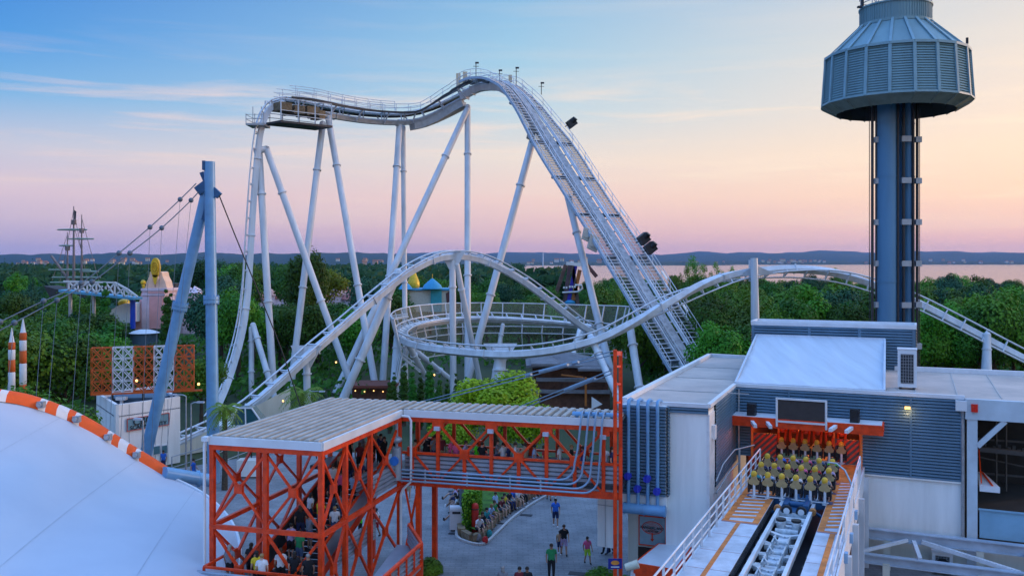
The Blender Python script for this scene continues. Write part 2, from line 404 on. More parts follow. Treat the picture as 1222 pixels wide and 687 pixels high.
C = [(190,530,76,0,0,1),(218,519,79,0,0,1),(285,486,84,0,0,1),(330,450,88,0,0,1),(365,418,91,0,0,1),(400,388,94.5,-.05,0,1),(450,346,98.5,0,0,1),(490,316,102,0,0,1),(530,300,106,0,0,1),(575,304,110,0,0,1),(620,326,113,0,0,1),(660,355,115,0,.1,1),(695,383,116.5,0,.2,1),(718,396,118,-.1,.35,1),(742,401,121.5,-.4,.3,1),(750,398,127,-.5,.1,1),(733,391,131.5,-.4,-.3,1),(692,384,132.5,-.1,-.5,1),(640,379,131.2,0,-.55,1),(580,376,129,0,-.55,1),(530,378,125.5,.1,-.5,1),(496,384,119.5,.3,-.4,1),(480,392,112.5,.5,-.1,1),(484,400,106,.4,.2,1),(510,408,101,.2,.45,1),(560,414,97.2,0,.55,1),(610,416,95,0,.5,1),(660,411,94,0,.45,1),(710,399,94,0,.5,.9),(755,380,95,-.1,.75,.5),(795,362,96,-.1,.85,-.1),(835,346,98,-.1,.6,-.75),(870,336,100,0,.1,-1),(905,330,101,0,-.3,-1),(950,327,102,0,-.5,-.85),(1000,330,102.4,0,-.8,-.55),(1050,343,102.4,0,-.9,-.2),(1095,360,102.2,0,-.95,.05),(1150,387,101,0,-.93,.25),(1200,413,100,0,-.9,.35),(1250,438,99,0,-.8,.45)]
frC = track(C, 1.0, 1.35, (.85,.75,-.28))
# walkways along the lift and crest
def offs(fr, c, n): return [p+b*c+nn*n for p,t,nn,b in fr]
def bsign(fr): # +1 when b points to picture right at the lift
    return 1 if fr[5][3].x > 0 else -1
sg = bsign(frA)
nl = next(i for i, f in enumerate(frA) if f[0].x < P(560,100,130).x)
lift = frA[:nl]
def beam(fr, c, n, w, h, nm, m=white_steel):
    mb = MB(); vs = []
    for p,t,nn,b in fr:
        for x, y in ((-w/2,-h/2),(w/2,-h/2),(w/2,h/2),(-w/2,h/2)): vs.append(p+b*(c*sg+x)+nn*(n+y))
    mb.add(vs, [(j*4+i, j*4+(i+1)%4, (j+1)*4+(i+1)%4, (j+1)*4+i) for j in range(len(fr)-1) for i in range(4)]); mb.add(vs[:4], [(0,1,2,3)]); mb.add(vs[-4:], [(0,1,2,3)])
    return mb.build(nm, m, rc)
for c in (-3.25, -1.35, 1.2, 3.1): beam(lift, c, -.15, .16, .34, 'walkway_beam', mat('pale_blue_edge', (.34,.46,.60), .4, .1) if c < -3 else white_steel)
beam(lift, .95, .12, .22, .16, 'walkway_beam')
beam(lift, -.32, .04, 1.25, .1, 'chain_trough', mat('lift_plate', (.36,.38,.41), .5, .3, .25, 2))
def steps(fr, c0, c1, n, pitch, nm):
    mb = MB(); acc = 0; last = -9
    for i in range(1, len(fr)):
        p0,t0,n0,b0 = fr[i-1]; p1,t1,n1,b1 = fr[i]; d = (p1-p0).length; k = max(1, round(d/pitch))
        for j in range(k):
            f = j/k; p = p0.lerp(p1, f); nn = n0.lerp(n1, f).normalized(); b = b0.lerp(b1, f).normalized()*sg
            h = V((t0.x, t0.y, 0)).normalized()
            mb.frame_box(p+b*((c0+c1)/2)+nn*n, h*.13, b*(abs(c1-c0)/2), V((0,0,.035)))
    return mb.build(nm, white_steel, rc)
steps(lift, -3.15, -1.45, -.1, .62, 'stair_treads'); steps(lift, 1.3, 3.0, -.1, .62, 'stair_treads')
for c in (-2.3, 2.15): beam(lift, c, -.3, 1.6, .04, 'mesh_grating', mat('grating_grey', (.20,.22,.25), .7, .2, .3, 4, alpha=.3))
# deck brackets (dark cross frames)
mb = MB(); L = 0; last = -6
for i, (p,t,n,b) in enumerate(lift):
    if i: L += (p-lift[i-1][0]).length
    if L-last > 7.2:
        last = L; mb.bar(p+b*3.2*sg-n*.35, p-b*3.3*sg-n*.35, .3, .4, n)
build_each(mb, 'walkway_bracket', mat('bracket_slate', (.16,.2,.25), .5, .2), rc)
def handrail(fr, c, n0, hgt, nm='handrail', s=None, post=1.9, nr=(1,.5), r=.042):
    s = sg if s is None else s; mb = MB()
    for q in nr: mb.poly([p+b*c*s+n*n0+V((0,0,hgt*q)) for p,t,n,b in fr], r, 5)
    L = 0; last = -9
    for i, (p,t,n,b) in enumerate(fr):
        if i: L += (p-fr[i-1][0]).length
        if L-last > post: last = L; q = p+b*c*s+n*n0; mb.tube(q, q+V((0,0,hgt)), r, n=5)
    return mb.build(nm, white_steel, rc)
handrail(lift, 3.25, -.1, 1.25); handrail(lift, 1.15, -.1, 1.2); handrail(lift, -3.35, -.1, 1.15); handrail(lift, -1.3, -.1, 1.0)
mb = MB(); L = 0; last = -3
for i, (p,t,n,b) in enumerate(lift):
    if i: L += (p-lift[i-1][0]).length
    if L-last > 4.6: last = L; mb.bar(p+b*sg*3.34+V((0,0,.45)), p+b*sg*3.34+t*1.3+V((0,0,.45)), .3, .1)
mb.build('lamp_strip', mat('opal_lamp_cover', (.85,.84,.78), .4), rc)
# run from crest to the drop: dark service walkway on the far side, second spine edge below
flat = frA[nl-2:]
for c, n, ww, hh, m in ((1.75,-.1,1.2,.16,grey_steel), (-1.6,-.15,.9,.12,grey_steel), (2.35,-.2,.12,.35,dark_steel), (-2.05,-.2,.12,.3,dark_steel)):
    beam(flat, c, n, ww, hh, 'walkway_deck' if ww > .8 and n > -1 else 'walkway_beam', m)
handrail(flat, 2.35, -.1, 1.15); handrail(flat, -2.05, -.1, 1.1)
mb = MB()
for i in range(2, len(flat), 4):
    p,t,n,b = flat[i]
    for s in (-1, 1): mb.bar(p+b*s*.45-n*1.5, p+b*s*2.0-n*.25, .14, .2, n)
    mb.bar(p+b*.5-n*1.55, p-b*.5-n*1.55, .14,.3,n)
build_each(mb, 'walkway_bracket', white_steel, rc)
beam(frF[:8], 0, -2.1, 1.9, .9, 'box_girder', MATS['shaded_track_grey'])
# machinery cage before the drop
g0 = P(330,134,115.2); g1 = P(382,140,120.2); dirg = (g1-g0).normalized(); side = V((dirg.y,-dirg.x,0)).normalized()
mb = MB(); mb.frame_box((g0+g1)/2+V((0,0,-1.4)), dirg*4.0, side*1.9, V((0,0,.14))); mb.build('cage_floor', dark_steel, rc)
mb = MB()
for f in (-3.9,-1.3,1.3,3.9):
    for s in (-1.8,1.8): q = (g0+g1)/2+dirg*f+side*s+V((0,0,-1.5)); mb.bar(q, q+V((0,0,3.1)), .14)
for s in (-1.8,1.8):
    for z in (-.5,.05,1.6): a = (g0+g1)/2+side*s+V((0,0,z)); mb.bar(a-dirg*3.9, a+dirg*3.9, .08)
mb.build('cage_frame', white_steel, rc)
mb = MB(); c = (g0+g1)/2+V((0,0,.5))
for f, z, sx in ((-2.6,.2,.9),(-.5,.0,.8),(1.6,.1,.95),(3.0,-.3,.5)): mb.frame_box(c+dirg*f+V((0,0,z)), dirg*sx, side*1.0, V((0,0,.55)))
for f in (-1.4,.6,2.4): mb.tube(c+dirg*f+side*1.3+V((0,0,-.4)), c+dirg*f-side*1.3+V((0,0,-.4)), .28, n=10)
mb.build('brake_machinery', mat('tan_machinery', (.20,.15,.09), .6, .1, .25, 3), rc)
# end platform at the drop
e = P(308,139,114.5)
mb = MB(); mb.frame_box(e+V((0,0,-1.2)), V((1.15,0,0)), V((0,1.5,0)), V((0,0,.12)))
for x in (-1.1,0,1.1):
    for y in (-1.5,1.5): mb.bar(e+V((x,y,-1.1)), e+V((x,y,1.5 if y > 0 else .1)), .08)
for z in (.0,-.55):
    for y in (-1.5,1.5): mb.bar(e+V((-1.1,y,z)), e+V((1.1,y,z)), .06)
    mb.bar(e+V((-1.1,-1.5,z)), e+V((-1.1,1.5,z)), .06)
mb.build('end_platform', grey_steel, rc)
# support columns
def column(a, b, r=.5, joints=(.18,.62), m=white_steel, r2=None):
    r *= .86
    mb = MB(); mb.tube(a, b, r, r2 or r, 14)
    for j in joints:
        q = V(a).lerp(V(b), j); d = (V(b)-V(a)).normalized()*.09; mb.tube(q-d, q+d, r*1.32, n=14)
    mb.sphere(a, r*1.05, 12)
    o = mb.build('support_column', m, rc); return o
def cpx(t, bx, bY, r=.5, **k): return column(P(*t), G(bx, bY), r, **k)
cpx((385,148,121.5),346,113,.5); cpx((392,142,122),450,112,.5)
cpx((477,146,130),456,117,.52); cpx((481,152,131.5),484,124,.42)
cpx((558,128,130.5),558,118,.5); cpx((557,132,129.8),400,114,.52)
cpx((635,170,121.5),553,113,.55); cpx((678,236,113.0),740,102,.5); cpx((752,392,97.5),770,92,.5)
cpx((309,180,115),327,111,.52); cpx((318,178,115),424,112,.5)
cpx((302,388,112),329,108,.42); cpx((300,392,112),300,110,.38)
column(P(318,178,115), P(303,180,114.4), .5, ())
handrail(frF[-16:], 1.6, .1, 1.3); handrail(frF[-16:], -1.6, .1, 1.3)
cpx((366,432,92),367,91,.42); cpx((475,325,101.5),401,98,.55)
cpx((540,312,107),541,106,.45); cpx((545,316,107),576,112,.4)
cpx((597,428,96),595,95,.75,r2=.42)
cpx((474,402,112),471,110,.5,r2=.7); cpx((478,404,112),552,118,.42); cpx((488,412,106),520,112,.42)
cpx((697,398,117),610,100,.42); cpx((740,400,122),640,104,.42); cpx((705,402,94.5),756,88,.42)
cpx((692,392,131),669,106,.4); cpx((716,404,120),717,108,.35); cpx((600,388,129),588,126,.35)
cpx((1178,400,100.5),1176,98.5,.45,r2=.75)
# tapered post in front of the inverted stretch
mb = MB(); a = P(900,308,99.6); b = G(903,98.8); mb.tube(b, a, .58, .38, 16); mb.add([P(880,330,100.2),P(926,327,100.2),P(901,316,99.9)],[(0,1,2)])
mb.prism([(a.x-.35,a.y+.3),(a.x+.35,a.y+.3),(a.x+.35,a.y+1.0),(a.x-.35,a.y+1.0)], a.z-2.6, a.z-.2)
mb.build('support_column', white_steel, rc)
# brackets under the second hill
mb = MB()
for q, wd in ((P(366,425,92),1.6),(P(540,310,107),1.6),(P(597,422,96),1.8)):
    mb.add([q+V((-wd,-.25,1.1)),q+V((wd,-.25,1.1)),q+V((.35,-.25,-1.2)),q+V((-.35,-.25,-1.2)),q+V((-wd,.25,1.1)),q+V((wd,.25,1.1)),q+V((.35,.25,-1.2)),q+V((-.35,.25,-1.2))],[(0,1,2,3),(7,6,5,4),(0,3,7,4),(1,5,6,2),(3,2,6,7)])
build_each(mb, 'saddle_bracket', white_steel, rc)
# netting screen round the back of the helix
net = bpy.data.materials.new('netting'); net.use_nodes = True; nn = net.node_tree; bb = nn.nodes['Principled BSDF']; bb.inputs['Base Color'].default_value = (.22,.22,.17,1); bb.inputs['Roughness'].default_value = .8
tcn = nn.nodes.new('ShaderNodeTexCoord'); wv = nn.nodes.new('ShaderNodeTexNoise'); wv.inputs['Scale'].default_value = .5; nn.links.new(tcn.outputs['Object'], wv.inputs[0])
mrn = nn.nodes.new('ShaderNodeMapRange'); mrn.inputs[3].default_value = .28; mrn.inputs[4].default_value = .5; nn.links.new(wv.outputs[0], mrn.inputs[0]); nn.links.new(mrn.outputs[0], bb.inputs['Alpha'])
ring = [(752,366,128),(738,365,133),(700,364,136),(650,362.5,136),(600,361.5,134.5),(550,361.5,131.5),(515,363,127),(488,366,121),(471,371,114),(466,377,108),(470,381,103)]
rp = crom([(P(*r),) for r in ring], 3.2)
low = []
cen = V((sum(p[0].x for p in rp)/len(rp), 117, 0))
for (p,) in rp:
    d = V((p.x-cen.x, p.y-cen.y, 0)).normalized(); low.append((p, p-d*1.3+V((0,0,-4.4)), p-d*.6+V((0,0,-7.3)), d))
mb = MB()
for i in range(len(low)-1):
    a, b = low[i], low[i+1]; mb.quad(a[0],b[0],b[1],a[1]); mb.quad(a[1],b[1],b[2],a[2])
mb.build('netting', net, rc)
mb = MB()
for i, (a,b,c,d) in enumerate(low): mb.bar(a,b,.16); mb.bar(b,c,.13)
for k in range(3): mb.poly([l[k] for l in low], .09, 5)
mb.poly([l[1]+V((0,0,1.0)) for l in low], .07, 5)
for l in low[-3:]: mb.bar(l[1]-l[3]*0, l[1]-l[3]*3.2+V((0,0,-2.2)), .14); mb.bar(l[0], l[0]-l[3]*2.4+V((0,0,.2)), .12)
mb.build('netting_frame', white_steel, rc)
# floodlight boxes and small masts on the lift
fb = mat('floodlight_housing', (.55,.53,.47), .5, 0, .1, 3)
for px, py, Y, s in ((634,160,121.5,.9),(708,290,106.5,1),(700,280,107.3,.8)):
    mb = MB(); c = P(px,py,Y); mb.frame_box(c, V((.55,.1,-.25))*s, V((0,.7,0)), V((.2,0,.85))*s); mb.tube(c-V((0,.8,0)), c-V((0,.4,0)), .5*s, .6*s, 10); mb.build('floodlight', fb, rc)
for px, py, Y in ((682,147,121),(768,285,104.5),(776,296,103.5)):
    mb = MB(); c = P(px,py,Y); mb.frame_box(c, V((.45,.1,.35)), V((-.1,.5,0)), V((-.3,0,.45))); mb.tube(c+V((.1,-.3,.1)), c+V((.5,-.5,.6)), .3, .35, 10); mb.bar(c, c+V((-.9,0,-.5)), .1); mb.build('floodlight', black, rc)
for px, py in ((547,97),(555,95)): mb = MB(); mb.box(P(px,py-1,130.5), (.62,.6,1.9)); mb.build('control_box', mat('tan_box', (.62,.52,.36), .6), rc)
mb = MB(); mb.box(P(609,94,127.5), (.5,.4,1)); mb.build('control_box', MATS['tan_box'], rc)
for px, py, h in ((568,76,20),(596,85,12),(616,82,20),(646,100,13)):
    mb = MB(); a = P(px,py,127); b = P(px,py+h,127); mb.tube(b, a, .06, n=5); mb.box(a+V((.15,0,.1)), (.5,.3,.2)); mb.bar(a+V((-.4,0,-.4)), a+V((.4,0,-.4)), .06); mb.build('sensor_mast', dark_steel, rc)
# ------------------------------------------------------------------ drop tower
tc0 = V((34.2, 80, 0))
dt = thing('drop_tower', 'tall drop tower with blue shaft and wide louvered polygonal cap above the trees', 'drop tower', tc0)
def tb(px, Yo=0): return (px-CX)/F*(80+Yo)
capm = mat('tower_cap_panels', (.20,.34,.38), .5, .1, .1, .5, streak=True); capr = mat('tower_cap_ribs', (.22,.37,.43), .45, .1, .06, 1)
shaft = mat('tower_shaft_blue', (.10,.26,.44), .42, .1, .08, .8, streak=True)
for px, Yo, r in ((1058.5,-.4,.9),(1084,-.2,.52),(1072,1.3,.75)):
    mb = MB(); x = tb(px,Yo); mb.tube((x,80+Yo,0),(x,80+Yo,33),r,n=24)
    for z in (6,15,24.3,29): mb.tube((x,80+Yo,z-.05),(x,80+Yo,z+.05),r*1.05,n=24)
    mb.build('shaft_tube', shaft, dt)
for px, Yo in ((1041,-.6),(1046,-.3),(1071.2,-1.1),(1078.3,-1.1),(1089.5,-.9),(1094.5,-.5)):
    mb = MB(); x = tb(px,Yo); mb.bar((x,80+Yo,0),(x,80+Yo,31.5),.15,.28,V((0,1,0))); mb.build('guide_rail', dark_steel, dt)
brk = MB()
z = 2.0
while z < 31:
    for a, b, Yo in ((1041,1052,-.5),(1069,1080,-1.15),(1088,1095,-.7)): brk.box(((tb(a)+tb(b))/2,80+Yo,z),(abs(tb(b)-tb(a)),.35,.5))
    z += 3.65
for k in range(0): pass
build_each(brk, 'rail_bracket', mat('bracket_grey', (.4,.44,.48), .5, .2), dt)
for px in (1037.5, 1097.5):
    mb = MB(); x = tb(px); mb.tube((x,80,0),(x,80,31),.035,n=5); mb.build('guide_cable', dark_steel, dt)
n = 20; rot = math.pi/n
mb = MB(); mb.lathe(tc0, [(5.9,34.95),(2.93,37.75)], n, False, rot); mb.build('cap_roof', capm, dt)
mb = MB(); mb.lathe(tc0, [(2.95,37.7),(2.95,39.3),(2.85,39.3),(2.85,38)], 40, False, 0); mb.lathe(tc0,[(3.03,37.6),(3.12,37.6),(3.12,37.85),(2.97,37.85)],40,False)
for i in range(80):
    a = 2*math.pi*i/80; q = tc0+V((2.98*math.cos(a),2.98*math.sin(a),38.5)); mb.box(q,(.06,.06,1.5),a)
mb.lathe(tc0,[(2.85,39.25),(3.08,39.25),(3.08,39.38),(2.85,39.38)],40,False); mb.build('neck_ring', capm, dt)
mb = MB()
def cp(r, z, a): return tc0+V((r*math.cos(a), r*math.sin(a), z))
for i in range(n):
    a0 = rot+2*math.pi*i/n; a1 = rot+2*math.pi*(i+1)/n; K = 19
    for j in range(K):
        f0 = j/K; f1 = (j+1)/K; z0 = 30.85+4.1*f0; z1 = 30.85+4.1*f1; r0 = 6.17-.3*f0; r1 = 6.17-.3*f1
        mb.add([cp(r0+.09,z0,a0),cp(r0+.09,z0,a1),cp(r1-.02,z1,a1),cp(r1-.02,z1,a0),cp(r1+.09,z1,a1),cp(r1+.09,z1,a0)],[(0,1,2,3),(3,2,4,5)])
mb.build('louver_band', capm, dt)
mb = MB()
for i in range(n):
    a = rot+2*math.pi*i/n
    mb.bar(cp(6.27,30.8,a), cp(5.98,35.05,a), .26, .14, cp(1,0,a)-tc0)
    mb.bar(cp(5.93,35.02,a), cp(2.98,37.85,a), .22, .10, V((0,0,1)))
    b = rot+2*math.pi*(i+1)/n; mb.bar(cp(6.0,35.0,a), cp(6.0,35.0,b), .18, .22); mb.bar(cp(6.27,30.82,a), cp(6.27,30.82,b), .12, .16)
mb.build('cap_ribs', capr, dt)
mb = MB(); mb.lathe(tc0, [(6.25,30.75),(5.0,30.05)], n, False, rot)
for i in range(n):
    a = rot+2*math.pi*i/n; mb.bar(cp(6.2,30.7,a), cp(5.0,30.02,a), .1, .1)
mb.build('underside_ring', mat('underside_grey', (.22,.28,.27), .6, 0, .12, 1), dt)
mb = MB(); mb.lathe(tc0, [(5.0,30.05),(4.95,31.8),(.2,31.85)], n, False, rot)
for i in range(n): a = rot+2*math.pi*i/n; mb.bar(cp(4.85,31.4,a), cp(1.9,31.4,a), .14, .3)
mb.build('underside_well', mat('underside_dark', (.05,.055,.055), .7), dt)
mb = MB()
for zz in (39.75,40.35,41.0): mb.poly([cp(2.97,zz,2*math.pi*i/28) for i in range(29)], .045, 5)
for i in range(10): a = 2*math.pi*i/10; mb.tube(cp(2.97,39.3,a), cp(2.97,41.0,a), .05, n=5)
for i in range(0,10,2): a = 2*math.pi*i/10; mb.tube(cp(2.97,39.3,a), cp(2.97,41.0,a+.6), .035, n=5)
mb.build('roof_railing', grey_steel, dt)
mb = MB(); q = cp(3.0,39.3,math.pi*1.02); mb.tube(q, q+V((0,0,4)), .13, n=6); mb.box(q+V((-.25,0,1.3)),(.35,.3,.7)); mb.box(q+V((-.2,0,.1)),(.5,.3,.15)); mb.build('antenna_mast', dark_steel, dt)
mb = MB(); q = cp(5.95,35.2,-.75); mb.tube(q, q+V((0,0,.5)), .12, n=6); mb.build('warning_light', black, dt)
# ------------------------------------------------------------------ station building
stn = thing('station_building', 'blue grey clad ride station with flat white roof and open loading gate', 'station building', W(6,0,0))
roof_m = mat('pale_roof_membrane', (.60,.50,.44), .75, 0, .12, .35, c2=(.36,.32,.30))
ZR = 9.43
A0 = V((5.87,46.9,0)); B0 = V((9.95,45.4,0)); C0 = V((13.24,53.27,0)); R0 = W(12.2,0,0)
bdir = (C0-B0).normalized(); D1 = A0+bdir*24.5
outB = V((bdir.y,-bdir.x,0)); 
def pz(v, z): return V((v.x, v.y, z))
# roofs
mb = MB(); mb.prism([A0, B0, C0, W(0,-15,0), D1], ZR-.25, ZR-.02); mb.build('roof', roof_m, stn)
mb = MB(); mb.prism([W(0.004,0,0), W(19,0,0), W(19,-12,0), W(0.004,-12,0)], ZR-.25, ZR-.015); mb.build('roof', roof_m, stn)
# parapet trims
mb = MB()
def trim(p, q, z=ZR, w=.22, h=.2): mb.bar(pz(p,z), pz(q,z), w, h)
trim(A0,B0); trim(B0,C0); trim(C0+SU*.1,R0); trim(A0,D1,ZR+.06,.3,.3); trim(D1,W(0,-15,0),ZR+.06,.3,.3); trim(W(8.5,-12,0),W(19,-12,0),ZR+.1,.3,.35)
mb.build('parapet_trim', white_trim, stn)
mb = MB()
for k in range(5): q = W(9.8+k*2.1,-.4,ZR); mb.bar(q, q+SV*-11.3, .07, .03)
for k in range(3): q = A0+bdir*(5+k*6); mb.bar(pz(q+V((.3,-.1,0)),ZR), pz(q+(B0-A0)*1.3,ZR), .06, .03)
build_each(mb, 'roof_seam', mat('seam_grey', (.45,.44,.43), .7), stn)
# front wall: openings
outf = SV
mb = MB(); pb = .0
def lw(a0, a1, z0, z1): mb.louver(W(a0,0,0), W(a1,0,0), z0, z1, outf, .135, .06)
lw(0,1.0,5.3,7.35); lw(0,12.2,7.6,9.33); lw(7.05,12.0,4.86,7.6)
mb.louver(B0+bdir*1.55, C0, 5.0, 9.33, outB, .135, .06)
mb.louver(A0+(B0-A0)*.55, B0, 9.0, 9.33, V((-bdir.x,-bdir.y,0)), .11, .05)
mb.build('louver_cladding', louver_blue, stn)
mb = MB()
for a in (3.1, 9.55, 12.05): mb.bar(W(a,.09,7.6 if a < 9 else 4.9), W(a,.09,9.3), .12, .06, SV)
mb.build('cladding_joint', louver_blue, stn)
mb = MB(); mb.bar(W(.25,.12,5.3), W(.25,.12,9.2), .07); mb.bar(W(12.1,.14,2), W(12.1,.14,9.0), .12, .12); mb.build('drain_pipe', grey_steel, stn)
mb = MB()
mb.prism([W(7.03,-.05,0), W(12.2,-.05,0), W(12.2,-.3,0), W(7.03,-.3,0)], 0, 4.85)
mb.prism([W(0,-.1,0), W(12.2,-.1,0), W(12.2,-.25,0), W(0,-.25,0)], 7.4, 9.2)
mb.prism([W(7.03,-.1,0), W(12.2,-.1,0), W(12.2,-.25,0), W(7.03,-.25,0)], 4.85, 7.4)
mb.bar(W(7.05,.02,4.86), W(12.1,.02,4.86), .16, .12)
mb.build('wall', white_wall, stn)
# projecting block
mb = MB(); fr_ = V((-bdir.x,-bdir.y,0))
Am = A0+(B0-A0)*.0
mb.prism([A0+(B0-A0)*.5+bdir*.02, B0+bdir*.02, B0+bdir*1.5-outB*0, C0-bdir*.05-outB*.1, C0-bdir*.05-outB*1, A0+(B0-A0)*.5+bdir*6], 0, ZR-.26)
mb.build('wall', white_wall, stn)
mb = MB(); mb.prism([A0+bdir*.75, A0+(B0-A0)*.495+bdir*.75, A0+(B0-A0)*.495+bdir*6, A0+bdir*6], 0, ZR-.27)
mb.build('wall', cream_wall, stn)
mb = MB(); mb.prism([A0+bdir*6, A0+(B0-A0)*.5+bdir*6.1, W(-.2,-14.6,0), D1-bdir*.3+(B0-A0)*.03], 0, ZR-.27); mb.build('wall', cream_wall, stn)
# corner pilaster
mb = MB(); q = B0+outB*.05; mb.prism([q+bdir*.0, q+bdir*1.5, q+bdir*1.5-outB*.15, q-outB*.15], 0, ZR-.45); mb.box(pz(q+bdir*.8+outB*.06,8.0),(.25,.35,.7),SROT); mb.build('corner_pilaster', mat('pale_pilaster', (.76,.75,.76), .6), stn)
# louver box with pipes on the block's front
e1 = (B0-A0).normalized()
mb = MB(); mb.louver(A0+fr_*.45, A0+e1*2.3+fr_*.45, 4.75, 9.35, fr_, .135, .06); mb.louver(A0+e1*2.32+fr_*.45, A0+e1*2.32, 4.75, 9.35, e1, .135, .05)
mb.build('louver_cladding', louver_blue, stn)
mb = MB(); mb.prism([A0+fr_*.43+e1*.02, A0+e1*2.28+fr_*.43, A0+e1*2.28+bdir*.2, A0+bdir*.2+e1*.02], 4.0, ZR-.08); mb.build('plant_box', white_wall, stn)
mb = MB()
for k in range(4):
    s = .42+.5*k; q = A0+e1*s+fr_*.72
    mb.poly([pz(q+bdir*.9,9.5),pz(q+bdir*.5,9.62),pz(q+bdir*.12,9.6),pz(q,9.4),pz(q,9.0),pz(q,4.2)], .095, 10)
mb.build('pipe', blue_steel, stn)
for k, zz in enumerate((5.75,5.15,5.7,5.1)):
    mb = MB(); q = A0+e1*(.42+.5*k)+fr_*.85; c = pz(q,zz); mb.tube(c-fr_*.16, c+fr_*.1, .19, n=12); mb.tube(c+V((0,0,-.17)), c+V((0,0,.17)), .13, n=8); mb.build('valve_wheel', mat('valve_blue', (.03,.05,.5), .4), stn)
mb = MB(); c0 = pz(A0+e1*.15+fr_*.75, 4.1); c1 = pz(A0+e1*2.35+fr_*.75, 4.1); mb.tube(c0, c1, .27, n=16)
for f in (.03,.5,.97): q = c0.lerp(c1,f); mb.tube(q-e1*.03, q+e1*.03, .3, n=16)
mb.build('pipe_header', blue_steel, stn)
# doorway below, round sign
mb = MB(); dp = A0+bdir*.73
mb.prism([dp+e1*.55, dp+e1*2.0, dp+e1*2.0+bdir*-.03, dp+e1*.55+bdir*-.03], 0, 1.72); mb.build('door', mat('dark_door', (.03,.02,.018), .5), stn)
# gate opening surround and interior
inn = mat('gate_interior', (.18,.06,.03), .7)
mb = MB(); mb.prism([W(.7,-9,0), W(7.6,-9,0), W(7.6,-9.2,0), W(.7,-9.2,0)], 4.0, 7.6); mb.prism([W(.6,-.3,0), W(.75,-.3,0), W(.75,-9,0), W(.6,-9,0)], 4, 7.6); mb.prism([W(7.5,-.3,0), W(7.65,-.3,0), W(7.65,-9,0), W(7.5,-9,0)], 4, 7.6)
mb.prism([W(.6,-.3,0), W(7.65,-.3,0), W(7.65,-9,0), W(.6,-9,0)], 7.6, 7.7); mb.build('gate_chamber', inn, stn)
mb = MB()
for a in (1.0,7.0): mb.bar(W(a,.06,5.3), W(a,.06,7.4), .14, .14)
for a in (2.5,5.55): mb.bar(W(a,-.1,5.3), W(a,-.1,7.3), .1, .1)
mb.bar(W(.9,.05,7.32), W(7.1,.05,7.32), .16, .14); mb.build('gate_frame', mat('orange_lit_frame', (.75,.22,.05), .5), stn)
strp = mat('striped_panel', (.12,.10,.10), .6, 0, .1, 2)
for a0, a1 in ((1.06,2.42),(5.62,6.92)):
    mb = MB(); mb.prism([W(a0,.0,0), W(a1,.0,0), W(a1,-.06,0), W(a0,-.06,0)], 5.32, 6.7)
    mb.cur = 1
    for k in range(-3, 6):
        x0 = a0+k*.36; pts = []
        # diagonal stripe clipped to the panel
        z0, z1 = 5.34, 6.68; sl = (z1-z0)
        poly = [(x0,z0),(x0+.17,z0),(x0+.17+sl,z1),(x0+sl,z1)]
        cl = []
        for i in range(4):
            p, q = poly[i], poly[(i+1)%4]
            for lim in (a0, a1):
                pass
            cl.append(p)
        def clip(pg, lim, keep_gt):
            o = []
            for i in range(len(pg)):
                p, q = pg[i], pg[(i+1)%len(pg)]; ip = (p[0] >= lim) == keep_gt; iq = (q[0] >= lim) == keep_gt
                if ip: o.append(p)
                if ip != iq and abs(q[0]-p[0]) > 1e-9: t = (lim-p[0])/(q[0]-p[0]); o.append((lim, p[1]+(q[1]-p[1])*t))
            return o
        pg = clip(clip(poly, a0, True), a1, False) if True else poly
        if len(pg) >= 3: mb.add([W(p[0],.012,p[1]) for p in pg], [tuple(range(len(pg)))])
    mb.build('gate_panel', [strp, mat('stripe_red', (.7,.07,.03), .5)], stn)
# red awning
mb = MB(); mb.prism([W(-.2,.1,0), W(8.2,.1,0), W(8.2,1.6,0), W(-.2,1.6,0)], 7.32, 7.86); mb.build('awning', red_steel, stn)
mb = MB(); mb.prism([W(-.12,.1,0), W(8.12,.1,0), W(8.12,1.52,0), W(-.12,1.52,0)], 7.86, 7.885); mb.build('awning_top', white_trim, stn)
a0, z1 = WP(926,474,1.55); a1, _ = WP(987,477,1.55); _, z0 = WP(928,503,1.55)
mb = MB(); mb.prism([W(a0+.1,1.45,0), W(a1-.1,1.45,0), W(a1-.1,1.58,0), W(a0+.1,1.58,0)], z0+.1, z1-.08); mb.build('display_screen', mat('unlit_screen', (.05,.045,.045), .35), stn)
mb = MB()
for a in (a0+.05, a1-.05): mb.bar(W(a,1.62,z0-.25), W(a,1.62,z1), .1)
mb.bar(W(a0,1.62,z0+.05), W(a1,1.62,z0+.05), .1); mb.bar(W(a0,1.62,z1-.04), W(a1,1.62,z1-.04), .1); mb.build('screen_frame', white_trim, stn)
for px, py in ((897,489),(1020,496)):
    a, z = WP(px,py,1.0); mb = MB(); mb.prism([W(a-.27,.9,0), W(a+.27,.9,0), W(a+.22,1.35,0), W(a-.22,1.35,0)], z-.45, z+.4); mb.build('loudspeaker', black, stn)
for px, py, s in ((899,505,-1),(917,506,-1),(995,510,1),(1014,512,1)):
    a, z = WP(px,py,1.75); mb = MB(); c = W(a,1.75,z); mb.frame_box(c, (SV*.28-SU*s*.16+V((0,0,-.1))), SU*.09, V((0,0,.09))); mb.bar(c, W(a,1.6,z+.1), .05); mb.build('camera_housing', white_trim, stn)
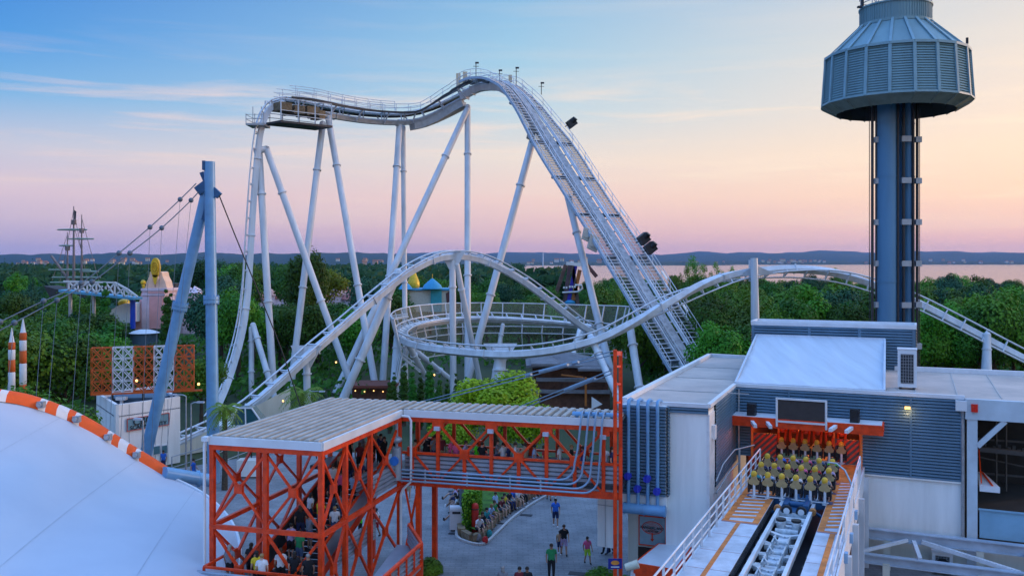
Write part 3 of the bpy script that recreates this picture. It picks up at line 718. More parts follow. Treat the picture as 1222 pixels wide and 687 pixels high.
# sloping white membrane roof over the gate and louver box behind
mem = mat('white_membrane', (.60,.65,.72), .6, 0, .07, 1.0, streak=False, bump=.12)
for n_ in mem.node_tree.nodes:
    if n_.type == 'MAPPING': n_.inputs['Rotation'].default_value = (0,0,-SROT); n_.inputs['Scale'].default_value = (1.6,.12,.3)
mb = MB(); n = 14
top = [W(-.6+(8.5)*i/n,-11.8,11.5) for i in range(n+1)]; bot = [W(8.2*i/n,-.15,9.55) for i in range(n+1)]
vs = []
for j in range(7):
    t = j/6
    for i in range(n+1): q = bot[i].lerp(top[i], t); q.z += -.22*math.sin(math.pi*t)+.05*math.sin(i*1.7)*math.sin(math.pi*t); vs.append(q)
vs2 = [v-V((0,0,.06)) for v in vs]; K = n+1
fs = [(j*K+i, j*K+i+1, (j+1)*K+i+1, (j+1)*K+i) for j in range(6) for i in range(n)]
mb.add(vs, fs, True); mb.add(vs2, fs, True); mb.bar(top[0], top[-1], .2, .14); mb.bar(bot[0], bot[-1], .14, .1); mb.bar(top[0], bot[0], .12, .1); mb.bar(top[-1], bot[-1], .12, .1)
mb.build('membrane_roof', mem, stn)
mb = MB(); mb.prism([W(8.1,-.2,0), W(8.15,-.2,0), W(7.85,-11.7,0), W(7.8,-11.7,0)], ZR-.02, ZR+.1)
mb.add([W(8.12,-.2,9.4),W(7.86,-11.7,9.4),W(7.86,-11.7,11.4),W(8.12,-.2,9.5)],[(0,1,2,3)]); mb.build('membrane_side', mem, stn)
mb = MB(); zt = 12.35
mb.louver(W(-.9,-12,0), W(9.75,-12,0), ZR-.1, zt-.12, SV, .16, .07); mb.louver(W(9.75,-12,0), W(9.75,-14.4,0), ZR-.1, zt-.12, SU, .16, .07); mb.louver(W(-.9,-12,0), W(-.9,-14.4,0), ZR-.1, zt-.12, -SU, .16, .07)
for a in (-.86,3.0,6.3,9.7): mb.bar(W(a,-11.9,ZR), W(a,-11.9,zt-.1), .2, .08, SV)
mb.build('plant_enclosure', louver_blue, stn)
mb = MB(); mb.prism([W(-1.0,-11.85,0), W(9.85,-11.85,0), W(9.85,-14.5,0), W(-1.0,-14.5,0)], zt-.14, zt); 
for p, q in (((-1,-11.9),(9.85,-11.9)),((9.8,-11.9),(9.8,-14.5)),((-.95,-11.9),(-.95,-14.5)),((-1,-14.45),(9.85,-14.45))): mb.bar(W(p[0],p[1],zt+.08), W(q[0],q[1],zt+.08), .14, .16)
mb.build('enclosure_roof', white_trim, stn)
# wall lamp, red beacon
a, z = WP(1083,486,.12); mb = MB(); mb.box(W(a,.2,z),(.28,.24,.12),SROT); mb.build('wall_lamp', mat('lamp_glow', (.9,.6,.25), .4, emit=(1,.55,.15), es=1.6), stn)
ll = bpy.data.lights.new('wall_lamp_light', 'POINT'); ll.energy = 14; ll.color = (1,.6,.25); ll.shadow_soft_size = .1; lo = bpy.data.objects.new('wall_lamp_light', ll); col.objects.link(lo); lo.location = W(a,.5,z-.25)
# open right bay
rb = .35
mb = MB()
mb.prism([W(12.22,-.1,0), W(19,-.1,0), W(19,rb,0), W(12.22,rb,0)], 8.33, ZR-.02)
for a in (12.3,18.6): mb.prism([W(a,.05,0), W(a+.5,.05,0), W(a+.5,.3,0), W(a,.3,0)], 0, 8.33)
mb.bar(W(12.8,.2,6.9), W(14.1,.2,8.33), .2, .26)
mb.build('bay_frame', mat('pale_blue_frame', (.52,.62,.70), .5, 0, .08, .8), stn)
mb = MB(); mb.prism([W(11.75,.12,0), W(12.3,.12,0), W(12.3,.4,0), W(11.75,.4,0)], 8.75, 9.3); mb.build('rain_head', white_trim, stn)
a, z = WP(1163,487,.45); mb = MB(); mb.tube(W(a,.36,z-.2), W(a,.36,z+.22), .17, n=12); mb.build('red_beacon', mat('beacon_red', (.7,.02,.01), .3), stn)
mb = MB(); mb.prism([W(12.9,.1,0), W(19,.1,0), W(19,.2,0), W(12.9,.2,0)], 2.05, 3.55); mb.bar(W(12.85,.25,3.58),W(19,.25,3.58),.1,.08); mb.build('bay_panel', mat('sky_blue_panel', (.22,.42,.58), .45, 0, .06, 1), stn)
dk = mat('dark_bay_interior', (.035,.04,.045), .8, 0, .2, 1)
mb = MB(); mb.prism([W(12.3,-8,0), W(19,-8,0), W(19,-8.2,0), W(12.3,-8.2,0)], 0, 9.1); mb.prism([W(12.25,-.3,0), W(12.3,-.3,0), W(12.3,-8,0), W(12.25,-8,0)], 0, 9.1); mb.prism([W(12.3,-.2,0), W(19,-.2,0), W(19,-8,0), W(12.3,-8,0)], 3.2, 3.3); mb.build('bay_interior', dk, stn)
mb = MB()
for z in (4.3,5.6,6.3,7.5): mb.bar(W(12.6,-5.5,z), W(18.8,-5.5,z), .12, .1)
for a in (12.8,14.1,14.6,16,16.4,18): mb.bar(W(a,-5.4,3.4), W(a,-5.4,8.8), .08)
for k in range(22): a = 13+k*.25; mb.box(W(a,-5.3,5.75+.1*(k%3)),(.16,.14,.28),SROT)
mb.bar(W(12.4,-3,6.2), W(19,-3,6.0), .3,.25); mb.bar(W(13,-4.8,5.4),W(18.5,-4.6,4.6),.07)
mb.build('shelving', mat('shelf_grey', (.10,.11,.12), .6, .2), stn)
mb = MB(); mb.prism([W(12.9,.35,0), W(13.85,.35,0), W(13.3,-3.2,0), W(12.95,-3.2,0)], 4.55, 4.85); mb.build('service_ledge', white_trim, stn)
mb = MB(); mb.bar(W(12.98,.3,5.0), W(13.0,-2,6.3), .06,.1); mb.bar(W(13.5,.25,4.88), W(13.2,-3.0,4.9), .1,.04); mb.build('ledge_stripe', red_steel, stn)
mb = MB()
for p, q in (((15.3,-.6,4.7),(18,-.6,4.5)),((15.3,-.6,4.7),(15.9,.0,3.8)),((15.9,0,3.8),(15.9,0,3.4)),((15.3,-.6,4.7),(15.6,-1.4,4.8)),((15.9,0,3.9),(18,0,3.7))): mb.bar(W(*p), W(*q), .16)
mb.build('service_frame', white_trim, stn)
# steel truss along the foot of the wall
mb = MB()
top0, top1 = W(6.9,1.0,1.85), W(20,1.0,1.85); lo0, lo1 = W(6.9,2.6,.95), W(20,2.6,.95)
for p, q, h in ((top0,top1,.5),(lo0,lo1,.42)): 
    mb.bar(p,q,.1,h); mb.bar(p+V((0,0,h/2)),q+V((0,0,h/2)),.4,.06); mb.bar(p-V((0,0,h/2)),q-V((0,0,h/2)),.4,.06)
mb.build('truss_chord', mat('pale_blue_beam', (.42,.50,.60), .45, .1, .12, 1), stn)
mb = MB(); mb.bar(W(7.0,2.4,1.15), W(9.4,1.2,1.75), .16); mb.bar(W(9.7,1.2,1.7), W(10.0,2.5,1.2), .2); mb.bar(W(10.1,1.2,1.75), W(14.6,2.4,1.1), .2); mb.bar(W(15,1.2,1.75), W(15,2.4,1.1), .2); mb.build('truss_brace', white_steel, stn)
mb = MB(); mb.prism([W(7.2,0,0), W(20,0,0), W(20,.15,0), W(7.2,.15,0)], 0, 1.5)
for a in (8.2,12.7,16.5): mb.prism([W(a,.9,0), W(a+.35,.9,0), W(a+.35,1.2,0), W(a,1.2,0)], 0, 1.6); mb.prism([W(a,2.5,0), W(a+.35,2.5,0), W(a+.35,2.8,0), W(a,2.8,0)], 0, .8)
mb.build('plinth', cream_wall, stn)
# orange glow inside the gate (lit lamps in the photograph)
for a, b, z, e in ((1.9,-1.4,7.3,100),(4.2,-1.6,7.35,140),(6.4,-1.4,7.3,100),(2.0,.9,7.2,14),(6.2,.9,7.2,14)):
    l = bpy.data.lights.new('gate_lamp', 'POINT'); l.energy = e; l.color = (1,.22,.04); l.shadow_soft_size = .15; o = bpy.data.objects.new('gate_lamp', l); col.objects.link(o); o.location = W(a,b,z)
# ------------------------------------------------------------------ rooftop air conditioner
def ac_unit(name, label, loc, rz, w, d, h):
    t = thing(name, label, 'air conditioner', loc, rz); M = Matrix.Translation(V(loc))@Matrix.Rotation(rz,4,'Z')
    def Q(x,y,z): return M@V((x,y,z))
    mb = MB(); mb.box((0,0,h/2+.12),(w,d,h)); mb.box((0,0,h+.14),(w+.06,d+.06,.05)); mb.build('casing', white_trim, t, local=True)
    mb = MB(); mb.box((0,-d/2-.012,h/2+.1),(w*.68,.02,h*.78)); mb.build('grille', dark_steel, t, local=True)
    mb = MB()
    for i in range(6): x = -w*.34+w*.68*i/5; mb.bar((x,-d/2-.03,h*.13+.1),(x,-d/2-.03,h*.87+.1),.015)
    for i in range(10): z = h*.13+.1+h*.74*i/9; mb.bar((-w*.34,-d/2-.03,z),(w*.34,-d/2-.03,z),.015)
    mb.build('fan_guard', grey_steel, t, local=True)
    mb = MB(); mb.box((-w*.35,0,.06),(.12,d,.12)); mb.box((w*.35,0,.06),(.12,d,.12)); mb.build('foot', dark_steel, t, local=True)
    return t
ac_unit('air_conditioner', 'tall white air conditioner standing on the roof beside the membrane panel', W(9.35,-2.6,ZR), SROT, 1.0, .9, 2.15)
t = ac_unit('air_conditioner', 'low air conditioner with round fan under the steel truss', W(11.1,.65,.1), SROT, 1.0, .6, .95)
mb = MB(); mb.tube((0,-.36,.55),(0,-.33,.55),.3,n=20); mb.tube((0,-.4,.55),(0,-.33,.55),.09,n=12); mb.build('fan', black, t, local=True)
# round-topped sign on the block
sg_ = thing('wall_sign', 'square grey blue sign with red rings and a down arrow above the doorway', 'sign', pz(A0+bdir*.7+e1*1.3, 2.7))
q = A0+bdir*.68; sc0 = .55; 
ax0 = e1; o_ = pz(q+e1*1.32, 2.62); up = V((0,0,1)); nrm = fr_
sw, sh = .70, .76
mb = MB(); mb.frame_box(o_, ax0*sw, nrm*.03, up*sh); mb.build('board', mat('sign_blue_grey', (.28,.40,.46), .5), sg_)
mb = MB()
for s in (-1,1): mb.frame_box(o_+ax0*s*sw+nrm*.02, ax0*.025, nrm*.03, up*(sh+.02)); mb.frame_box(o_+up*s*sh+nrm*.02, ax0*sw, nrm*.03, up*.025)
mb.build('border', red_steel, sg_)
mb = MB()
cc = o_+up*.17+nrm*.045
for r in (.17,.29,.42,.52):
    pts = [cc+ax0*r*1.02*math.cos(t_)+up*r*.62*math.sin(t_) for t_ in [2*math.pi*i/28 for i in range(29)]]
    mb.poly(pts, .010 if r < .5 else .022, 5)
mb.frame_box(o_-up*.27+nrm*.045, ax0*.035, nrm*.012, up*.17); mb.add([o_-up*.4-ax0*.11+nrm*.05, o_-up*.4+ax0*.11+nrm*.05, o_-up*.55+nrm*.05],[(0,1,2)])
mb.build('emblem', red_steel, sg_)
text_mb('RANGERLAND', .19, o_+up*.17+nrm*.08, ax0, up, black, 'lettering', sg_)
text_mb('CADETIER', .15, o_+up*.0+nrm*.08, ax0, up, black, 'lettering', sg_)
# white box enclosure left of the block, hanging under the bridge end
wc = thing('service_cabinet', 'white panelled box hanging beneath the end of the red footbridge', 'cabinet', pz(A0,1.7))
p0 = P(713,600,47.5); p1 = P(736,600,47.0)
mb = MB(); mb.prism([(p0.x,p0.y),(p1.x,p1.y),(p1.x+.3,p1.y+1.4),(p0.x+.3,p0.y+1.4)], 1.7, 5.0); mb.build('panels', white_wall, wc)
mb = MB(); m_ = (p0+p1)/2; mb.bar(V((m_.x-.1,m_.y-.03,1.75)),V((m_.x-.1,m_.y-.03,4.95)),.03); mb.bar(V((p0.x,p0.y-.02,3.9)),V((p1.x,p1.y-.02,3.9)),.03); build_each(mb, 'seam', grey_steel, wc)
# small red kiosk roof below the railing
kk = thing('entrance_canopy', 'small white topped canopy with red fascia beside the block wall', 'canopy', GP(795,700,0))
c = [P(752,677,41),P(783,650,46),P(826,655,45),P(800,690,40)]
zc = 2.2
c = [GP(757,671,zc), GP(786,648,zc), GP(826,651,zc), GP(806,679,zc)]
mb = MB(); mb.prism([(v.x,v.y) for v in c], zc-.05, zc); mb.build('canopy_top', white_trim, kk)
mb = MB()
for i in range(4): a, b = c[i], c[(i+1)%4]; mb.bar(V((a.x,a.y,zc-.3)), V((b.x,b.y,zc-.3)), .08, .62)
mb.build('fascia', red_steel, kk)
mb = MB()
for v in c: mb.bar(V((v.x,v.y,0)), V((v.x,v.y,zc-.5)), .12)
mb.build('post', white_trim, kk)
gb = thing('duct_hood', 'open grey metal hood beside the dark doorway', 'duct', GP(790,700,0))
c = [GP(767,677,1.5), GP(776,663,1.5), GP(789,668,1.5), GP(784,687,1.5)]
mb = MB(); 
for i in range(4): a, b = c[i], c[(i+1)%4]; mb.quad(V((a.x,a.y,0)),V((b.x,b.y,0)),V((b.x,b.y,1.5)),V((a.x,a.y,1.5)))
mb.build('hood', mat('hood_grey', (.3,.31,.33), .5, .3), gb)
# spotlight at the very bottom
sp = thing('floodlight', 'cream cylindrical floodlight near the foot of the red mast', 'floodlight', GP(753,700,0))
q = P(754,674,41); mb = MB(); mb.tube(q+V((-.28,0,-.1)), q+V((.28,-.1,.1)), .17, .2, 14); mb.build('housing', mat('cream_housing', (.7,.66,.5), .5), sp)
mb = MB(); mb.tube(V((q.x,q.y,0)), q, .07, n=8); mb.build('post', white_trim, sp)
# ------------------------------------------------------------------ launch platform
ZP = 5.3; BF = 30
pf = thing('loading_platform', 'raised white ride platform with orange lines and hatched ends around the track pit', 'platform', W(4.5,12,0))
pm = mat('platform_white_paint', (.56,.60,.67), .5, 0, .14, 1.4); om = mat('platform_orange_paint', (.74,.22,.04), .6, 0, .22, 2)
dkp = mat('pit_dark', (.03,.035,.045), .6, 0, .25, 1.5)
mb = MB()
for a0, a1 in ((1.9,3.55),(5.95,7.1)):
    mb.prism([W(a0,BF,0), W(a1,BF,0), W(a1,.0,0), W(a0,.0,0)], ZP-.4, ZP)
mb.build('deck', pm, pf)
mb = MB()
for a0, a1 in ((2.62,2.8),(6.5,6.72)): mb.prism([W(a0,BF,0),W(a1,BF,0),W(a1,14.1,0),W(a0,14.1,0)], ZP+.004, ZP+.012)
for a0, a1 in ((1.95,3.53),(5.97,7.08)):
    # hatched zone frame
    for x0, x1 in ((a0,a0+.28),(a1-.28,a1)): mb.prism([W(x0,14,0),W(x1,14,0),W(x1,.1,0),W(x0,.1,0)], ZP+.004, ZP+.012)
    mb.prism([W(a0+.285,14,0),W(a1-.285,14,0),W(a1-.285,13.8,0),W(a0+.285,13.8,0)], ZP+.004, ZP+.012)
    for k in range(23):
        b0 = 13.4-.62*k+.0
        if b0 < 5.2: break
        mb.add([W(a0+.285,b0,ZP+.01),W(a1-.285,b0-.25,ZP+.01),W(a1-.285,b0-.25-.36,ZP+.01),W(a0+.285,b0-.36,ZP+.01)],[(0,1,2,3)])
    mb.prism([W(a0+.285,4.6,0),W(a1-.285,4.6,0),W(a1-.285,.1,0),W(a0+.285,.1,0)], ZP+.004, ZP+.012)
mb.build('painted_lines', om, pf)
mb = MB()
for a0, a1 in ((1.95,3.53),(5.97,7.08)): mb.prism([W(a0,14.12,0),W(a1,14.12,0),W(a1,14.0,0),W(a0,14.0,0)], ZP+.004, ZP+.014)
for k in range(7):
    b = 16+2.3*k
    for a0, a1 in ((1.95,2.6),(2.82,3.53),(5.97,6.48),(6.74,7.08)): mb.prism([W(a0,b,0),W(a1,b,0),W(a1,b-.03,0),W(a0,b-.03,0)], ZP+.002, ZP+.006)
build_each(mb, 'deck_joint', mat('joint_pinkish', (.4,.2,.2), .7), pf)
mb = MB(); mb.prism([W(3.55,BF,0),W(5.95,BF,0),W(5.95,-1,0),W(3.55,-1,0)], ZP-1.6, ZP-1.5)
mb.prism([W(3.5,BF,0),W(3.55,BF,0),W(3.55,0,0),W(3.5,0,0)], ZP-1.6, ZP-.01); mb.prism([W(5.95,BF,0),W(6.0,BF,0),W(6.0,0,0),W(5.95,0,0)], ZP-1.6, ZP-.01)
mb.build('track_pit', dkp, pf)
mb = MB()
for k in range(16): mb.frame_box(W(3.68,14+k*1.1,ZP-.9), SU*.05, SV*.35, V((0,0,.45))); 
for k in range(12): mb.frame_box(W(5.7,14.5+k*1.4,ZP-1.2), SU*.12, SV*.22, V((0,0,.25)))
mb.build('pit_covers', mat('pit_cover_grey', (.10,.11,.13), .5, .2, .2, 2), pf)
mb = MB()
for a in (1.8,7.15):
    for k in range(7): mb.prism([W(a,1+k*4.8,0),W(a+.3,1+k*4.8,0),W(a+.3,1.3+k*4.8,0),W(a,1.3+k*4.8,0)], 0, ZP-.4)
mb.prism([W(2.2,BF,0),W(7.0,BF,0),W(7.0,0,0),W(2.2,0,0)], 3.4, 3.6)
mb.build('platform_legs', white_steel, pf)
mb = MB(); mb.prism([W(7.12,BF,0),W(7.2,BF,0),W(7.2,.3,0),W(7.12,.3,0)], 4.2, 5.28); mb.prism([W(1.8,BF,0),W(1.88,BF,0),W(1.88,3,0),W(1.8,3,0)], 4.6, 5.28); mb.build('edge_skirt', white_trim, pf)
def rail_run(parent, pts, z0, h, m, n=3, post=1.6, r=.035, nm='railing'):
    mb = MB()
    for k in range(n):
        z = z0+h*(k+1)/n
        for i in range(len(pts)-1): mb.tube(pz(pts[i],z), pz(pts[i+1],z), r*(1.2 if k == n-1 else 1), n=6)
    for i in range(len(pts)-1):
        a, b = V(pts[i]), V(pts[i+1]); L = (b-a).length; c = max(1, round(L/post))
        for j in range(c+1): q = a.lerp(b, j/c); mb.bar(pz(q,z0), pz(q,z0+h), r*2.4)
    return mb.build(nm, m, parent)
rail_run(pf, [W(1.95,3.2,0), W(1.95,BF,0)], ZP, 1.1, white_steel, 3, 1.5)
rail_run(pf, [W(7.1,3.0,0), W(7.1,BF,0)], ZP, 1.1, white_steel, 2, 3)
mb = MB(); 
for k in range(4): mb.box(W(7.26,9.5+k*3.3,5.0-.15*(k%2)),(.16,.3,.4),SROT)
build_each(mb, 'junction_box', mat('light_blue_box', (.25,.45,.7), .5), pf)
mb = MB(); mb.prism([W(7.04,15,0),W(7.14,15,0),W(7.14,3,0),W(7.04,3,0)], ZP, ZP+.85); mb.build('side_screen', mat('pale_screen', (.62,.68,.76), .5), pf)
mb = MB(); mb.poly([W(5.9,8.0,7.0),W(6.3,8.0,6.98),W(6.7,8.3,6.75),W(7.0,8.8,6.3),W(7.15,9.3,5.6),W(7.2,9.6,4.6),W(7.2,9.6,3.5)], .045, 8); mb.build('curved_pipe', grey_steel, pf)
mb = MB(); mb.poly([W(.4,7.5,5.4),W(.55,6.4,6.1),W(.8,4.5,6.5),W(1.6,3.0,6.55)], .04, 6); mb.poly([W(.4,7.5,4.8),W(.7,5.5,5.5),W(1.0,4.0,5.8)], .04, 6); mb.bar(W(1.0,4.2,4.6), W(1.0,4.2,6.5), .1); mb.build('curved_guard', grey_steel, pf)
# launch track in the pit
lt = thing('launch_track', 'white launch track with twin rails and machinery between the platform halves', 'ride track', W(4.7,12,ZP-1.5))
mb = MB()
for a in (3.98,5.4): mb.bar(W(a,BF,ZP-.12), W(a,-6,ZP-.12), .15, .24)
mb.build('rail', white_steel, lt)
mb = MB(); b = 10.8
while b < BF:
    mb.bar(W(3.98,b,ZP-.3), W(4.69,b+.35,ZP-.36), .2, .12); mb.bar(W(5.4,b,ZP-.3), W(4.69,b+.35,ZP-.36), .2, .12); b += 1.55
mb.bar(W(4.69,BF,ZP-.62), W(4.69,-6,ZP-.62), .5, .5); mb.build('cross_member', white_steel, lt)
mm = mat('machinery_white', (.55,.6,.64), .4, .1, .2, 4)
mb = MB()
for k in range(11):
    b = 15.4+k*1.4
    for s in (-1,1):
        mb.frame_box(W(4.69+s*.3,b,ZP-.3), SU*.03, SV*.55, V((0,0,.22)))
        mb.frame_box(W(4.69+s*.5,b+.3,ZP-.35), SU*.12, SV*.2, V((0,0,.1)))
    mb.tube(W(4.5,b+.2,ZP-.2), W(4.9,b+.2,ZP-.2), .08, n=8)
    mb.bar(W(4.35,b-.2,ZP-.12), W(4.65,b+.7,ZP-.05), .05,.12)
mb.build('launch_machinery', mm, lt)
mb = MB()
for b in (12.7,13.1):
    for a in (4.35,5.0): mb.tube(W(a,b,ZP-.7), W(a,b,ZP-.02), .17, n=14)
mb.tube(W(4.2,13.6,ZP-.3), W(5.15,13.6,ZP-.3), .12, n=10); mb.build('hydraulic_cylinder', mm, lt)
mb = MB()
for a in (4.35,5.0): mb.tube(W(a,12.9,ZP-.0), W(a,12.9,ZP+.08), .22, n=16)
mb.build('rubber_wheel', black, lt)
mb = MB(); mb.frame_box(W(4.68,11.9,ZP-.25), SU*.62, SV*.3, V((0,0,.07))); mb.frame_box(W(4.68,11.1,ZP-.22), SU*.66, SV*.12, V((0,0,.1))); mb.build('brake_plate', mm, lt)
# ------------------------------------------------------------------ trains
yel = mat('headrest_yellow', (.66,.43,.04), .45, 0, .12, 5); olv = mat('shoulder_olive', (.42,.31,.15), .55, 0, .1, 5); orn = mat('restraint_red', (.6,.07,.02), .45)
tr_blue = mat('train_blue', (.03,.11,.24), .4, .1, .12, 2)
def make_train(label, b_rows, red_up, a0=2.62):
    t = thing('coaster_train', label, 'coaster train', W(4.7,b_rows[0],ZP-.1))
    for ri, b in enumerate(b_rows):
        for k in range(6):
            a = a0+.652*k
            st = MB(); st.box(W(a,b-.12,ZP+.42),(.5,.42,.1),SROT)
            st.frame_box(W(a,b+.05,ZP+.66), SU*.24, SV*.07, V((0,0,.28)))
            for s in (-1,1): st.frame_box(W(a+s*.26,b-.05,ZP+.5), SU*.035, SV*.22, V((0,0,.28)))
            seat = st.build('seat', black, t)
            hb = MB(); hb.sphere(W(a,b+.13,ZP+1.12), .155, 12, (1,.62,1.15)); hb.build('headrest', yel, seat)
            sb = MB(); vs = [W(a+x*1.0,b+y,ZP+z) for y in (.08,.2) for x, z in ((-.12,1.04),(.12,1.04),(.15,.9),(.27,.78),(.24,.66),(.08,.6),(-.08,.6),(-.24,.66),(-.27,.78),(-.15,.9))]
            sb.add(vs, [tuple(range(10)), tuple(range(19,9,-1))]+[(i,(i+1)%10,10+(i+1)%10,10+i) for i in range(10)]); sb.build('shoulder_pad', olv, seat)
            pb = MB(); pb.bar(W(a,b+.13,ZP+.0), W(a,b+.13,ZP+.64), .13, .1); pb.tube(W(a,b+.13,ZP-.02), W(a,b+.13,ZP+.05), .13, n=10); pb.build('post', white_steel, seat)
            if red_up:
                rb_ = MB()
                for s in (-1,1): rb_.poly([W(a+s*.16,b+.0,ZP+1.05),W(a+s*.2,b-.15,ZP+1.45),W(a+s*.2,b-.5,ZP+1.75),W(a+s*.12,b-.75,ZP+1.6)], .07, 8)
                rb_.sphere(W(a,b-.3,ZP+1.62), .17, 10, (1,.8,.9)); rb_.build('raised_restraint', orn, seat)
        mb = MB(); c0 = W(a0-.35,b+.1,ZP-.03); c1 = W(a0+3.6,b+.1,ZP-.03)
        if ri == 0:
            mb.add([c0+V((0,0,.06)),c1+V((0,0,.06)),c1+V((0,0,-.1)),W(a0+2.9,b+.1,ZP-.3),W(a0+2.1,b+.1,ZP-.45),W(a0+1.2,b+.1,ZP-.45),W(a0+.4,b+.1,ZP-.3),c0+V((0,0,-.1))]+[x+SV*-.5 for x in [c0+V((0,0,.06)),c1+V((0,0,.06)),c1+V((0,0,-.1)),W(a0+2.9,b+.1,ZP-.3),W(a0+2.1,b+.1,ZP-.45),W(a0+1.2,b+.1,ZP-.45),W(a0+.4,b+.1,ZP-.3),c0+V((0,0,-.1))]],
                   [tuple(range(8)), tuple(range(15,7,-1))]+[(i,(i+1)%8,8+(i+1)%8,8+i) for i in range(8)])
        else: mb.bar(c0, c1, .3, .12)
        mb.build('cross_beam', tr_blue, t)
        mb = MB(); mb.bar(W(a0-.2,b+.2,ZP+.1), W(a0+3.45,b+.2,ZP+.1), .06,.04); mb.bar(W(a0-.1,b-.3,ZP+.5), W(a0+3.4,b-.3,ZP+.5), .07, .05); mb.build('grab_bar', white_steel, t)
    mb = MB(); b0 = b_rows[0]
    mb.bar(W(4.69,b0+.7,ZP-.25), W(4.69,b_rows[-1]-1,ZP-.25), .7, .3)
    if len(b_rows) > 1:
        mb.frame_box(W(4.69,b0+.95,ZP-.3), SU*.62, SV*.75, V((0,0,.2)))
        for s in (-1,1): mb.frame_box(W(4.69+s*.45,b0+.75,ZP-.1), SU*.12, SV*.6, V((0,0,.25))); mb.bar(W(4.69+s*.5,b0+.3,ZP-.2), W(4.69+s*1.2,b0+.9,ZP-.45), .1)
        mb.tube(W(4.2,b0+.7,ZP+.02), W(5.2,b0+.7,ZP+.02), .14, n=10)
    mb.build('chassis', tr_blue, t)
    if len(b_rows) > 1:
        for s in (-1,1):
            wmb = MB(); q = W(4.69+s*.32,b0+1.85,ZP-.02); wmb.tube(q-SV*.12, q+SV*.05, .24, n=18); wh = wmb.build('wheel', black, t)
            hmb = MB(); hmb.tube(q+SV*.04, q+SV*.09, .14, n=14); hmb.build('hub', white_trim, wh)
            wmb = MB(); q = W(4.69+s*.78,b0+1.5,ZP-.05); wmb.tube(q-SV*.15, q+SV*.15, .16, n=14); wmb.build('wheel', mat('orange_wheel', (.5,.2,.06), .5), t)
    return t
train1 = make_train('loaded coaster train with three rows of yellow headrests on the open platform', (9.3,7.1,4.95), False)
train2 = make_train('empty coaster train with raised red restraints inside the lit gate', (.05,), True, 2.7)
# ------------------------------------------------------------------ stair house and footbridge
deckshade = mat('roof_groove_shade', (.06,.055,.05), .8, 0, .2, 2); ribm = mat('roof_rib_beige', (.46,.41,.36), .6, 0, .14, 1.2)  # deck coloured dark to paint in the shade of the rib grooves
slat = mat('grey_slat_panel', (.30,.34,.40), .45, .3, .1, 1.5)
sh = thing('stair_house', 'red steel stair house with beige ribbed roof and cross braces full of queuing visitors', 'stair house', T(2.8,5,0))
SW, SD, ZE, ZF = 5.58, 11.7, 8.52, 5.1
def roof_ribs(parent, s0, s1, d0, d1, n, z0=ZE+.32):
    mb = MB(); mb.prism([T(s0,d0,0),T(s1,d0,0),T(s1,d1,0),T(s0,d1,0)], z0-.06, z0); mb.build('roof', deckshade, parent)
    mb = MB(); w = (s1-s0)/n
    for i in range(n):
        a = s0+i*w+w*.1; b = s0+i*w+w*.72
        vs = [T(a,d0,z0),T(b,d0,z0),T(b-w*.06,d0,z0+.13),T(a+w*.06,d0,z0+.13)]; vs += [v+TW*(d1-d0) for v in vs]
        mb.add(vs, [(0,1,2,3),(7,6,5,4),(3,2,6,7),(1,5,6,2),(0,3,7,4)])
    mb.build('roof_ribs', ribm, parent)
roof_ribs(sh, .05, SW-.05, .05, SD-.05, 12)
mb = MB()
for p, q in (((0,0),(SW,0)),((SW,0),(SW,8.98)),((0,0),(0,SD)),((0,SD),(SW,SD))): mb.bar(T(*p,ZE+.2), T(*q,ZE+.2), .14, .36)
mb.build('fascia', white_trim, sh)
mb = MB()
for p, q in (((0,.06),(SW,.06)),((SW-.06,0),(SW-.06,9)),((.06,0),(.06,SD)),((0,SD-.06),(SW,SD-.06))): mb.bar(T(*p,ZE-.1), T(*q,ZE-.1), .16, .22)
for p, q in (((0,.06),(SW,.06)),((SW-.06,0),(SW-.06,SD)),((.06,0),(.06,SD))): mb.bar(T(*p,4.85), T(*q,4.85), .16, .2)
mb.build('ring_beam', red_steel, sh)
colpos = [(0.1,.1),(2.78,.1),(SW-.1,.1),(SW-.1,2.45),(SW-.1,5.2),(SW-.1,8.9),(SW-.1,SD-.1),(.1,4),(.1,8),(.1,SD-.1),(2.78,SD-.1)]
for s, d in colpos:
    mb = MB(); mb.bar(T(s,d,0), T(s,d,ZE-.2), .21, .21, TU); mb.build('column', red_steel, sh)
def xbrace(parent, p0, p1, z0, z1, w=.105, gus=True):
    """p0,p1 plan (s,d); returns one mesh with both diagonals and the gusset"""
    mb = MB(); a = T(*p0,0); b = T(*p1,0); dr = (b-a).normalized()
    mb.bar(pz(a,z0), pz(b,z1), w, w); mb.bar(pz(a+V((0,0,0)),z1)+TW*.02+TU*.02, pz(b,z0)+TW*.02+TU*.02, w*.9, w*.9)
    if gus: c = pz((a+b)/2,(z0+z1)/2); mb.frame_box(c, dr*.2, dr.cross(V((0,0,1)))*.09, V((0,0,.2)))
    return mb.build('cross_brace', red_steel, parent)
for p0, p1 in (((.1,.1),(2.78,.1)),((2.78,.1),(SW-.1,.1)),((SW-.1,.1),(SW-.1,2.45)),((SW-.1,2.45),(SW-.1,5.2)),((SW-.1,5.2),(SW-.1,8.9)),((.1,.1),(.1,4)),((.1,4),(.1,8)),((.1,8),(.1,SD-.1))):
    xbrace(sh, p0, p1, ZF-.1, ZE-.3); xbrace(sh, p0, p1, 1.3, ZF-.4, .12)
